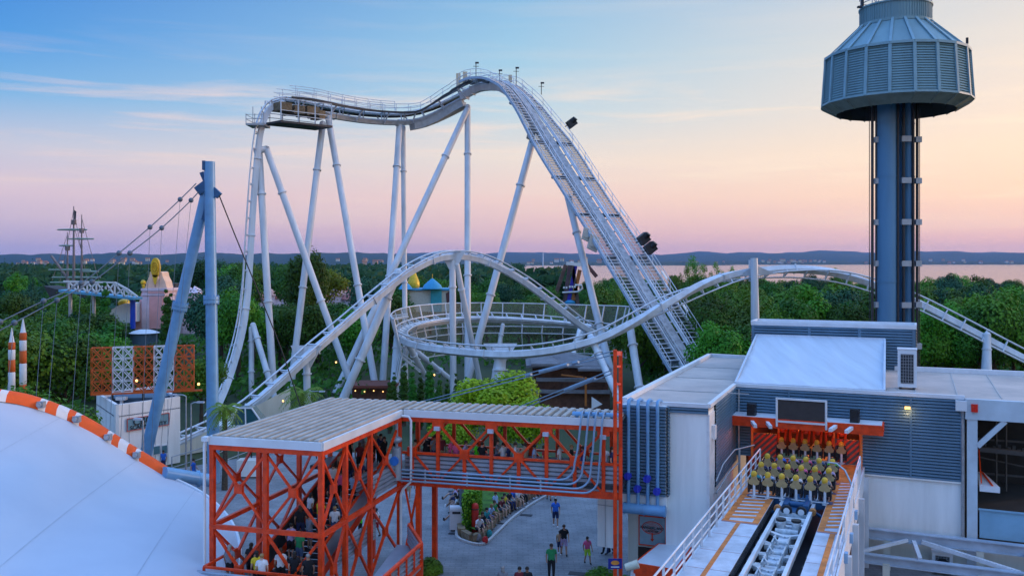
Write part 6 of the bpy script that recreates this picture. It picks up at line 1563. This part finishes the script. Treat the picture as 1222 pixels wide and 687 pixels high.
kl = crom([(p,) for p in (GP(546,628), GP(545,640), GP(555,646), GP(571,650), GP(581,647), GP(594,635), GP(612,618), GP(634,602), GP(656,590), GP(694,573))], .4)
mb = MB(); k3 = [x[0] for x in kl]
for i in range(len(k3)-1): a, b = k3[i], k3[i+1]; mb.bar(a+V((0,0,.05)), b+V((0,0,.05)), .16, .12)
struct('kerb', mb, mat('kerb_pale', (.5,.5,.5), .7))
# dark drains
dm = mat('cast_iron_cover', (.03,.035,.045), .6, .2)
for px, py, w_, d in ((598,616,.9,.3),(598,624,.7,.25),(628,614,.8,.4),(692,684,1.2,.5),(540,636,.5,.3),(711,593,.7,.4),(541,586,.7,.4)):
    mb = MB(); q = GP(px,py); mb.box(V((q.x,q.y,.0)),(w_,d,.02),TROT); o = mb.build('drain_cover', dm, None); tag(o, 'dark %s drain cover in the paving near photo spot %s' % ('wide' if w_ > .85 else 'small', {598:'the kerb',628:'the open square',692:'the bush',540:'the white bin',711:'the white cabinet',541:'the far left'}[px]) if False else {(598,616):'upper of two dark drain covers beside the kerb',(598,624):'lower of two dark drain covers beside the kerb',(628,614):'dark manhole cover right of the kerb',(692,684):'large dark grating beside the bush at the bottom',(540,636):'small dark drain left of the white bin',(711,593):'dark grating left of the white cabinet',(541,586):'dark cover beyond the white bin'}[(px,py)], 'drain cover', 'drain covers in the plaza')
# white bin, red post, grey pole
t = thing('litter_bin', 'white litter bin beside the grey pole', 'bin', GP(545,632)); q = GP(545,632)
mb = MB(); mb.prism([(q.x-.42,q.y-.25),(q.x+.42,q.y-.25),(q.x+.42,q.y+.25),(q.x-.42,q.y+.25)],.08,1.3); mb.tube(V((q.x-.42,q.y,1.3)),V((q.x+.42,q.y,1.3)),.25,n=16); mb.build('body', white_trim, t); mb = MB(); mb.box(V((q.x,q.y-.26,1.15)),(.5,.04,.14)); mb.box(V((q.x,q.y,.04)),(.7,.4,.08)); mb.build('opening', dark_steel, t)
t = thing('red_post', 'short round red post with domed top at the hedge corner', 'post', GP(567,634)); mb = MB(); mb.lathe(V((0,0,0)),[(.22,0),(.22,1.55),(.19,1.7),(.1,1.78),(0.01,1.8)],14); mb.build('body', mat('post_red', (.6,.03,.02), .45), t, local=True); mb = MB(); mb.tube((0,0,.2),(0,0,.3),.24,n=14); mb.tube((0,0,1.4),(0,0,1.46),.235,n=14); mb.build('band', dark_steel, t, local=True)
t = thing('lamp_post', 'grey round pole between the white bin and the hedge', 'pole', GP(551,632)); mb = MB(); mb.tube((0,0,0),(0,0,4.9),.15,.13,n=12); mb.build('pole', mat('pole_slate', (.13,.18,.22), .5), t, local=True); mb = MB(); mb.tube((0,0,0),(0,0,.25),.2,n=12); mb.build('base', dark_steel, t, local=True)
# far wood that reads as one mass
mb = MB(); rnd = random.Random(5)
for q in range(26000):
    Y = 290+rnd.random()**1.6*1500; px = rnd.uniform(-120,640) if rnd.random() < .8 else rnd.uniform(640,680)
    if px > 625 and Y > 420: continue
    X = (px-CX)/F*Y; base = 8+3*nz(X*.02,Y*.02)+4*nz(X*.006,Y*.006); z = base+rnd.uniform(-2.5,3.5); s = rnd.uniform(.8,1.9)*(1+Y/1200)
    nn = V((rnd.uniform(-1,1),rnd.uniform(-1.2,.4),rnd.uniform(0,1))).normalized(); x = nn.orthogonal().normalized(); y = nn.cross(x); p = V((X,Y,z)); mb.add([p-x*s,p+y*s*.7,p+x*s,p-y*s*.7],[(0,1,2,3)])
o = mb.build('far_wood', leafs['blue']); tag(o, 'distant wood merging toward the hills', None, None, 'stuff')
mb = MB()
vs = []; NX, NY = 60, 24
for j in range(NY+1):
    Y = 325*(2000/325)**(j/NY)
    for i in range(NX+1):
        px = -160+(785)*i/NX; X = (px-CX)/F*Y; vs.append(V((X,Y,(6.5+3*nz(X*.02,Y*.02)+4*nz(X*.006,Y*.006)) if j else -1)))
mb.add(vs, [(j*(NX+1)+i, j*(NX+1)+i+1, (j+1)*(NX+1)+i+1, (j+1)*(NX+1)+i) for j in range(NY) for i in range(NX)], True)
struct('terrain', mb, leafs['blue'])
# shrubs filling the undergrowth under the wood
mb = MB(); rnd = random.Random(8)
for q in range(30000):
    Y = 82+rnd.random()**1.2*120; px = rnd.uniform(-80,1290)
    if px < 720 and Y < 90: continue
    if 100 < px < 520 and Y < 106: continue
    if 440 < px < 760 and Y < 140: continue
    if not zone(px,Y): continue
    X = (px-CX)/F*Y; z = rnd.random()*2.6*(1+nz(X*.1,Y*.1)); s = rnd.uniform(.25,.6)
    nn = V((rnd.uniform(-1,1),rnd.uniform(-1.2,.4),rnd.uniform(0,1))).normalized(); x = nn.orthogonal().normalized(); y = nn.cross(x); p = V((X,Y,z)); mb.add([p-x*s,p+y*s*.7,p+x*s,p-y*s*.7],[(0,1,2,3)])
o = mb.build('undergrowth', leafs['dark']); tag(o, 'dense undergrowth below the trees', None, None, 'stuff')
# far houses
hm_ = [mat('far_house_cream', (.62,.55,.42), .8), mat('far_house_white', (.66,.62,.6), .8), mat('far_house_rose', (.5,.34,.28), .8)]; hr = mat('far_roof_terracotta', (.34,.14,.08), .8)
hp = []
for v in range(3):
    mb = MB(); mb.box((0,0,.5),(1.6,1,1)); w_ = mb.mesh('far_wall', hm_[v]); mb = MB(); mb.add([V((-.9,-.6,1)),V((.9,-.6,1)),V((.9,.6,1)),V((-.9,.6,1)),V((-.9,0,1.4)),V((.9,0,1.4))],[(0,1,5,4),(2,3,4,5),(0,4,3),(1,2,5)]); hp.append((w_, mb.mesh('far_roof', hr)))
rnd = random.Random(21)
def far_house(px, Y, z, s, lab, grp):
    w_, r_ = hp[rnd.randrange(3)]; e = thing('far_house', lab, 'house', V(((px-CX)/F*Y,Y,z)), rnd.uniform(-.4,.4), grp); e.scale = (s,s,s)
    for nm, m_ in (('wall',w_),('roof',r_)): o = bpy.data.objects.new(nm, m_); col.objects.link(o); o.parent = e
for k in range(46):
    px = rnd.choice([rnd.uniform(0,200), rnd.uniform(395,480), rnd.uniform(20,60), rnd.uniform(125,180)]); Y = rnd.uniform(2500,3600); y = rnd.uniform(311,316); far_house(px, Y, H-(y-HY)*Y/F, rnd.uniform(5,9), 'tiny house of the village on the left hillside', 'village on the left hillside')
for k in range(60):
    px = rnd.choice([rnd.uniform(630,780), rnd.uniform(800,1040), rnd.uniform(905,980), rnd.uniform(1100,1220)]); Y = 7550 if px > 790 else 5500; far_house(px, Y, 2+rnd.uniform(0,26), rnd.uniform(9,18), 'tiny house of the town on the far lake shore', 'town on the far shore')
o = MB(); o.tube(P(648,322,5500), P(648,301,5600), 5, 4, 8); q = o.build('far_chimney', mat('far_grey', (.4,.4,.42), .8)); tag(q, 'thin distant chimney on the far shore horizon', 'chimney')
# ------------------------------------------------------------------ people
def body_mesh(pose):
    """pose: dict of joints -> one continuous skinned body; returns (verts, faces, region per face)"""
    J = pose; order = ['pelvis','waist','chest','neck','head0','head1','lsh','lel','lwr','lhd','rsh','rel','rwr','rhd','lhip','lkn','lan','ltoe','rhip','rkn','ran','rtoe']
    R = dict(pelvis=.13,waist=.115,chest=.14,neck=.052,head0=.085,head1=.095,lsh=.062,lel=.043,lwr=.030,lhd=.038,rsh=.062,rel=.043,rwr=.030,rhd=.038,lhip=.10,lkn=.062,lan=.042,ltoe=.042,rhip=.10,rkn=.062,ran=.042,rtoe=.042)
    E = [('pelvis','waist'),('waist','chest'),('chest','neck'),('neck','head0'),('head0','head1'),('chest','lsh'),('lsh','lel'),('lel','lwr'),('lwr','lhd'),('chest','rsh'),('rsh','rel'),('rel','rwr'),('rwr','rhd'),('pelvis','lhip'),('lhip','lkn'),('lkn','lan'),('lan','ltoe'),('pelvis','rhip'),('rhip','rkn'),('rkn','ran'),('ran','rtoe')]
    me = bpy.data.meshes.new('skel'); me.from_pydata([J[k] for k in order], [(order.index(a),order.index(b)) for a,b in E], [])
    o = bpy.data.objects.new('skel', me); col.objects.link(o); md = o.modifiers.new('s','SKIN'); md.use_smooth_shade = True
    for i, k in enumerate(order):
        r = R[k]; sx = 1.25 if k in ('pelvis','chest','waist') else 1
        me.skin_vertices[0].data[i].radius = (r*sx, r); me.skin_vertices[0].data[i].use_root = (k == 'pelvis')
    sub = o.modifiers.new('ss','SUBSURF'); sub.levels = 1; sub.render_levels = 1
    dg = bpy.context.evaluated_depsgraph_get(); m2 = bpy.data.meshes.new_from_object(o.evaluated_get(dg)); bpy.data.objects.remove(o)
    seg = [(V(J[a]),V(J[b]),a,b) for a,b in E]
    def near(p):
        best = None
        for a, b, na, nb_ in seg:
            d = b-a; t = max(0,min(1,(p-a).dot(d)/d.length_squared)); q = a+d*t; dd = (p-q).length/(R[na]*(1-t)+R[nb_]*t)
            if best is None or dd < best[0]: best = (dd, na, nb_, t)
        return best[1:]
    regs = [near(sum((m2.vertices[i].co for i in f.vertices), V())/len(f.vertices)) for f in m2.polygons]
    return m2, regs
def sub_mesh(m2, regs, test, off, name):
    keep = [f for f, r in zip(m2.polygons, regs) if test(r)]; idx = {}; vs = []; fs = []
    for f in keep:
        q = []
        for i in f.vertices:
            if i not in idx: idx[i] = len(vs); v = m2.vertices[i]; vs.append(v.co+v.normal*off)
            q.append(idx[i])
        fs.append(q)
    me = bpy.data.meshes.new(name); me.from_pydata([tuple(v) for v in vs], [], fs); me.polygons.foreach_set('use_smooth',[True]*len(fs)); me.update(); return me
def stand(dl=0, arm=0, lean=0):
    return dict(pelvis=(0,0,.93),waist=(0,0,1.08),chest=(0,lean*.1,1.33),neck=(0,lean*.12,1.49),head0=(0,.01+lean*.14,1.58),head1=(0,.02+lean*.15,1.68),
      lsh=(-.19,lean*.1,1.41),lel=(-.25,-.03+arm*.1,1.13),lwr=(-.24,.05+arm*.25,.9),lhd=(-.23,.08+arm*.28,.82),rsh=(.19,lean*.1,1.41),rel=(.25,-.03-arm*.1,1.13),rwr=(.24,.05-arm*.1,.9),rhd=(.23,.08-arm*.1,.82),
      lhip=(-.10,0,.88),lkn=(-.11,.03+dl*.5,.50),lan=(-.11,dl,.09),ltoe=(-.12,.14+dl,.045),rhip=(.10,0,.88),rkn=(.11,.03-dl*.3,.50),ran=(.11,-dl,.09),rtoe=(.12,.14-dl,.045))
POSES = {'stand': stand(), 'walk': stand(.22,.9), 'wait': stand(.06,.3,.6)}
p = stand(); p.update(lel=(-.26,.12,1.18),lwr=(-.1,.26,1.2),lhd=(-.02,.28,1.22),rel=(.27,.14,1.2),rwr=(.16,.26,1.4),rhd=(.1,.22,1.5)); POSES['phone'] = p
def sit(fwd=.1, armup=0):
    d = dict(pelvis=(0,0,.12),waist=(0,.0+fwd*.3,.28),chest=(0,fwd,.52),neck=(0,fwd+.03,.68),head0=(0,fwd+.06,.77),head1=(0,fwd+.08,.87),
      lsh=(-.19,fwd,.6),lel=(-.25,fwd+.08,.34),lwr=(-.17,fwd+.3,.24),lhd=(-.13,fwd+.38,.22),rsh=(.19,fwd,.6),rel=(.25,fwd+.08,.34),rwr=(.17,fwd+.3,.24),rhd=(.13,fwd+.38,.22),
      lhip=(-.1,.06,.1),lkn=(-.13,.47,.12),lan=(-.13,.5,-.33),ltoe=(-.14,.63,-.38),rhip=(.1,.06,.1),rkn=(.13,.47,.12),ran=(.13,.44,-.33),rtoe=(.14,.57,-.38))
    if armup: d.update(lel=(-.30,fwd+.05,.42),lwr=(-.22,fwd+.16,.62),lhd=(-.17,fwd+.18,.70),rel=(.30,fwd+.05,.42),rwr=(.22,fwd+.16,.62),rhd=(.17,fwd+.18,.70))
    return d
POSES['sit'] = sit(); POSES['sit_lean'] = sit(.22); POSES['ride'] = sit(.0, 1)
p = sit(-.1); p.update(lkn=(-.13,.42,.2),lan=(-.15,.8,-.12),ltoe=(-.15,.9,-.02),rkn=(.13,.45,.15),ran=(.14,.85,-.28),rtoe=(.14,.96,-.2)); POSES['sit_stretch'] = p
PM = {}
torso = {'waist','chest','pelvis'}
for k, pz_ in POSES.items():
    m2, regs = body_mesh(pz_)
    shirt = sub_mesh(m2, regs, lambda r: (r[0] in ('waist','pelvis') and r[1] in ('chest','waist') or (r[0]=='chest' and r[1]=='neck' and r[2]<.45) or (r[0]=='chest' and r[1] in ('lsh','rsh')) or (r[0] in ('lsh','rsh') and r[2]<.62)), .016, 'shirt')
    shorts = sub_mesh(m2, regs, lambda r: ((r[0]=='pelvis' and (r[1] in ('lhip','rhip') or r[2]<.35)) or (r[0] in ('lhip','rhip') and r[2]<.8)), .020, 'shorts')
    trousers = sub_mesh(m2, regs, lambda r: ((r[0]=='pelvis' and (r[1] in ('lhip','rhip') or r[2]<.35)) or r[0] in ('lhip','rhip') or (r[0] in ('lkn','rkn') and r[2]<.93)), .018, 'trousers')
    shoes = sub_mesh(m2, regs, lambda r: (r[0] in ('lan','ran')) or (r[0] in ('lkn','rkn') and r[2] > .95), .012, 'shoes')
    hd = V(pz_['head0']); h1 = V(pz_['head1'])
    def hairf(long):
        mb = MB(); c = (hd+h1)/2+V((0,-.022,.035)); mb.sphere(c,.108,10,(.95,1.0,.95))
        if long: mb.sphere(c+V((0,-.05,-.12)),.085,8,(1.0,.7,1.6))
        me = mb.mesh('hair', black); return me
    fc = MB(); c = (hd+h1)/2; fc.cur = 0
    for s in (-1,1): fc.sphere(c+V((s*.034,.088,.005)),.012,6)
    fc.sphere(c+V((0,.102,-.02)),.014,6,(.8,1,1.4)); fc.box(c+V((0,.09,-.055)),(.045,.012,.01))
    face = fc.mesh('face', mat('face_feature', (.12,.05,.04), .6))
    me = sub_mesh(m2, regs, lambda r: True, 0, 'body')
    PM[k] = dict(body=me, shirt=shirt, shorts=shorts, trousers=trousers, shoes=shoes, hair=hairf(False), hair_long=hairf(True), face=face)
    for kk in ('body','shirt','shorts','trousers','shoes'): PM[k][kk].materials.append(black)
skins = [mat('skin_%d'%i, c, .55, 0, .06, 3) for i, c in enumerate(((.52,.30,.21),(.42,.23,.15),(.30,.16,.10),(.58,.36,.27)))]
hairs = {'dark': mat('hair_dark', (.02,.014,.01), .6), 'brown': mat('hair_brown', (.07,.035,.018), .6), 'grey': mat('hair_grey', (.3,.29,.28), .6), 'blond': mat('hair_blond', (.35,.22,.09), .6)}
CL = {'black':(.014,.014,.018),'white':(.72,.73,.76),'navy':(.02,.03,.10),'blue':(.03,.16,.65),'green':(.03,.28,.10),'neon green':(.12,.85,.02),'red':(.5,.03,.03),'pink':(.75,.12,.28),'grey':(.22,.23,.26),'yellow':(.75,.55,.03),'teal':(.03,.3,.32),'tan':(.42,.30,.18),'purple':(.2,.07,.35),'denim':(.08,.13,.24),'lime':(.45,.75,.06),'orange':(.7,.22,.03),'light blue':(.35,.5,.72),'maroon':(.16,.02,.03),'dark green':(.02,.07,.03),'lilac':(.42,.34,.55)}
CM_ = {k: mat('cloth_'+k.replace(' ','_'), c, .85, 0, .12, 6) for k, c in CL.items()}
prs = random.Random(77)
used_labels = {}
def person(loc, rz, pose, shirt, bottom, bcol, where, s=1.0, hair=None, long=None, skin=None, extra='', bag=None, group=None):
    hair = hair or prs.choice(['dark','dark','brown','brown','blond']); long = prs.random() < .4 if long is None else long; skin = skin or prs.choice(skins)
    act = {'stand':'standing','walk':'walking','wait':'waiting','phone':'raising a hand','sit':'sitting','sit_lean':'leaning forward','ride':'riding','sit_stretch':'sitting'}[pose]
    lab = f"person in {shirt} top {act} {where}"
    used_labels[lab] = used_labels.get(lab, 0)+1
    if used_labels[lab] > 1: lab += ', ' + (['','with %s hair'%hair,'%s and %s hair'%('long' if long else 'short',hair),'next to the previous one','farther back','nearest the edge'][min(5,used_labels[lab]-1)])
    o = bpy.data.objects.new('person', PM[pose]['body']); col.objects.link(o); o.location = loc; o.rotation_euler = (0,0,rz); o.scale = (s,s,s); tag(o, lab, 'person', group)
    def ch(nm, me, m):
        c = bpy.data.objects.new(nm, me); col.objects.link(c); c.parent = o; c.material_slots[0].link = 'OBJECT'; c.material_slots[0].material = m; return c
    o.material_slots[0].link = 'OBJECT'; o.material_slots[0].material = skin
    ch('shirt', PM[pose]['shirt'], CM_[shirt]); ch(bottom, PM[pose][bottom], CM_[bcol]); ch('shoes', PM[pose]['shoes'], CM_[prs.choice(['black','white','grey'])]); ch('hair', PM[pose]['hair_long' if long else 'hair'], hairs[hair]); ch('face', PM[pose]['face'], MATS['face_feature'])
    if bag:
        mb = MB(); mb.sphere((0,-.19,1.22),.17,10,(.9,.6,1.3)); mb.bar((-.12,-.1,1.45),(-.12,.12,1.2),.04); bgm = mb.mesh('backpack', CM_[bag]); c = bpy.data.objects.new('backpack', bgm); col.objects.link(c); c.parent = o
    return o
PI = math.pi
# plaza walkers: feet pixel positions
person(GP(663,628), PI, 'walk', 'blue', 'shorts', 'navy', 'in the middle of the plaza', 1.02, 'dark', False, skins[1])
person(GP(668,661), PI-.2, 'walk', 'tan', 'shorts', 'navy', 'beside a taller companion on the plaza', .78, 'dark', False, skins[1])
person(GP(673,662), PI+.1, 'walk', 'black', 'shorts', 'lilac', 'to the right of the child on the plaza', 1.0, 'brown', False, skins[0])
person(GP(701,672), PI*.1+PI, 'walk', 'pink', 'shorts', 'lime', 'alone near the white cabinet', .86, 'dark', True, skins[1])
person(GP(658,690), PI, 'stand', 'green', 'trousers', 'black', 'at the bottom of the plaza', 1.06, 'brown', False, skins[1])
person(GP(499,598), .2, 'walk', 'black', 'shorts', 'black', 'under the left end of the bridge', 1.0, 'dark', False, skins[0])
person(GP(487,596), .1, 'walk', 'grey', 'shorts', 'tan', 'behind the left bridge leg', 1.0, 'dark', False)
person(GP(655,596), PI, 'walk', 'navy', 'shorts', 'denim', 'just below the bridge beam, left of centre', 1.0)
person(GP(661,594), PI, 'walk', 'red', 'shorts', 'black', 'just below the bridge beam, right of another', 1.0)
person(GP(724,660), PI*.5, 'walk', 'black', 'trousers', 'black', 'behind the white cabinet', 1.0)
person(GP(729,661), PI*.5, 'walk', 'maroon', 'trousers', 'navy', 'behind the white cabinet', 1.0)
person(GP(600,717), .1, 'walk', 'grey', 'shorts', 'navy', 'at the lower edge of the plaza', 1.0, 'grey', True)
person(GP(620,718), PI, 'stand', 'maroon', 'trousers', 'black', 'at the lower edge of the plaza', 1.0, 'dark', False)
person(GP(629,718), PI, 'stand', 'black', 'trousers', 'black', 'at the lower edge of the plaza', 1.0, 'dark', False)
# seated on the wall
def seatp(px, py, z=.5): q = GP(px,py,z); return V((q.x,q.y,z-.02))
for px, py, rz, pose, c, bot, bc, k in ((574,627,-2.4,'sit','black','shorts','navy','nearest the lower end of the seat wall'),(579,622,-2.3,'sit','teal','shorts','denim','second from the lower end of the seat wall'),(583,617,-2.3,'sit_lean','light blue','shorts','blue','third from the lower end of the seat wall'),(588,613,-2.3,'sit','green','shorts','tan','fourth from the lower end of the seat wall'),(592,603,-2.2,'sit_stretch','light blue','shorts','black','on the bank above the middle of the wall'),(612,597,-2.3,'sit','blue','shorts','white','midway along the seat wall'),(617,597,-2.3,'sit','white','shorts','tan','midway along the seat wall'),(624,590,-2.2,'sit_lean','red','shorts','grey','toward the upper end of the seat wall'),(631,586,-2.2,'sit','grey','shorts','black','at the upper end of the seat wall'),(636,583,-2.1,'sit','pink','trousers','navy','at the upper end of the seat wall'),
    (547,600,1.5,'sit_stretch','black','shorts','denim','on the left side of the planter, uppermost'),(547,607,1.45,'sit','white','shorts','black','on the left side of the planter'),(546,616,1.5,'sit_stretch','light blue','shorts','blue','on the left side of the planter, nearest the bin'),(545,596,1.5,'sit','lilac','shorts','navy','on the left side of the planter, farthest'),(596,608,-2.3,'sit_lean','maroon','shorts','denim','just past the bank, fifth on the seat wall'),(600,604,-2.3,'sit','yellow','shorts','grey','sixth on the seat wall'),(606,600,-2.2,'sit','black','trousers','navy','seventh on the seat wall'),(621,592,-2.3,'sit','teal','trousers','black','between the red and white tops on the seat wall'),(641,580,-2.2,'sit','black','shorts','tan','near the far end of the seat wall'),(543,591,1.5,'sit_stretch','red','shorts','denim','far up the left side of the planter'),(546,604,1.5,'sit','navy','shorts','grey','between others on the left side of the planter'),(570,631,-2.6,'sit_lean','white','shorts','black','at the rounded end of the seat wall')):
    person(seatp(px,py), rz, pose, c, bot, bc, k)
# bags beside seated people
def bag(px, py, c, lab, s=.28):
    mb = MB(); q = GP(px,py); s = .19; mb.sphere(q+V((0,0,s*1.1)), s, 12, (.95,.6,1.25)); mb.box(q+V((0,-.11,s*.7)),(.24,.08,.16)); mb.poly([q+V((-.12,0,s*1.4)),q+V((0,0,s*2)),q+V((.12,0,s*1.4))], .02, 5); o = mb.build('backpack', CM_[c], None); tag(o, lab, 'bag')
bag(584,640,'teal','teal bag on the ground before the lower end of the seat wall'); bag(579,648,'red','red bag beside the feet of the nearest seated visitor'); bag(571,645,'grey','grey bag leaning on the end of the seat wall'); bag(621,597,'red','red bag on the ground midway along the seat wall')
# two by the office building
person(G(195,71.5), PI, 'stand', 'blue', 'trousers', 'navy', 'in front of the small white building', 1.0, 'dark', False)
person(G(231,68), -PI/2, 'walk', 'blue', 'trousers', 'blue', 'beside the blue base tube', 1.05, 'dark', False)
# bridge crowd (s along the bridge)
bc = [('tan',6.0),('black',6.5),('grey',7.0),('maroon',7.35),('pink',7.9),('pink',8.25),('lilac',8.7),('neon green',9.35),('black',9.75),('grey',10.5),('white',10.9),('navy',11.15),('white',11.55),('tan',12.1),('light blue',12.6),('red',13.1),('white',13.9),('black',14.5),('purple',15.1),('teal',15.6),('white',16.3),('navy',16.7)]
names = ['first','second','third','fourth','fifth','sixth','seventh','eighth','ninth','tenth','eleventh','twelfth','thirteenth','fourteenth','fifteenth','sixteenth','seventeenth','eighteenth','nineteenth','twentieth','twenty first','twenty second']
for i, (c, s) in enumerate(bc):
    ps = prs.choice(['stand','wait','phone'])
    if c == 'neon green': ps = 'phone'
    person(T(s, D0+prs.uniform(.5,1.3), ZF+.5), prs.choice([TROT-PI/2, TROT+PI/2, TROT+prs.uniform(-2,2), PI+prs.uniform(-.6,.6)]), ps, c, prs.choice(['shorts','trousers']), prs.choice(['black','denim','navy','tan']), 'on the footbridge, %s from the left' % names[i], prs.uniform(.9,1.06))
# upper landing
for i, (s, d, c) in enumerate(((4.9,9.9,'black'),(3.9,10.2,'navy'),(2.9,9.8,'grey'),(4.3,9.5,'black'),(3.3,10.8,'tan'))):
    person(T(s,d,ZF+.5), PI+prs.uniform(-1,1), prs.choice(['stand','wait']), c, 'trousers', 'black', 'on the top landing, %s from the right' % names[i], 1.0)
# people on the stairs
k = 0
sc_ = ['black','maroon','black','tan','black','navy','white','pink','light blue','red','black','grey','white','yellow','white','black','grey','black','lilac','green']
for i in range(20):
    f = 1-i/20; d = 1.9+7.2*f; s = 2.55+(i%3)*.75+prs.uniform(-.12,.12); z = 2.3+(ZF+.4-2.3)*f+.1
    person(T(s,d,z), TROT+prs.uniform(-.5,.5), prs.choice(['stand','wait','phone']), sc_[i], prs.choice(['shorts','trousers']), prs.choice(['black','denim','navy']), 'on the stairs, %s from the top' % names[i], prs.uniform(.9,1.05))
for i, (s, d, c, h) in enumerate(((.9,.2,'grey','grey'),(1.7,.6,'black','dark'),(3.4,.3,'white','brown'),(4.2,.1,'black','dark'),(4.9,.0,'black','grey'),(2.6,-.3,'yellow','dark'),(3.0,-.6,'white','blond'))):
    person(T(s,d,2.3), prs.uniform(-1,1), prs.choice(['stand','wait']), c, 'shorts', 'black', 'on the lower landing, %s from the left' % names[i], 1.0, h)
person(GP(430,642), 1.5, 'stand', 'neon green', 'shorts', 'black', 'behind the right side of the stair house', 1.0, 'dark', False)
person(GP(449,640), 1.2, 'walk', 'white', 'shorts', 'red', 'behind the right side of the stair house', 1.0, 'dark', False)
# riders
rc_ = ['teal','light blue','black','white','navy','grey','navy','purple','maroon','pink','red','lilac','black','blue','lilac','pink','denim','neon green']
for ri, b in enumerate((9.3,7.1,4.95)):
    for kx in range(6):
        a = 2.62+.652*kx; i = ri*6+kx
        person(W(a,b-.2,ZP+.38), SROT, 'ride', rc_[i], 'shorts', prs.choice(['denim','black','tan','navy']), 'in the %s train row, %s seat from the left' % (['nearest','middle','farthest'][ri], names[kx]), .95)
# unique label fixes
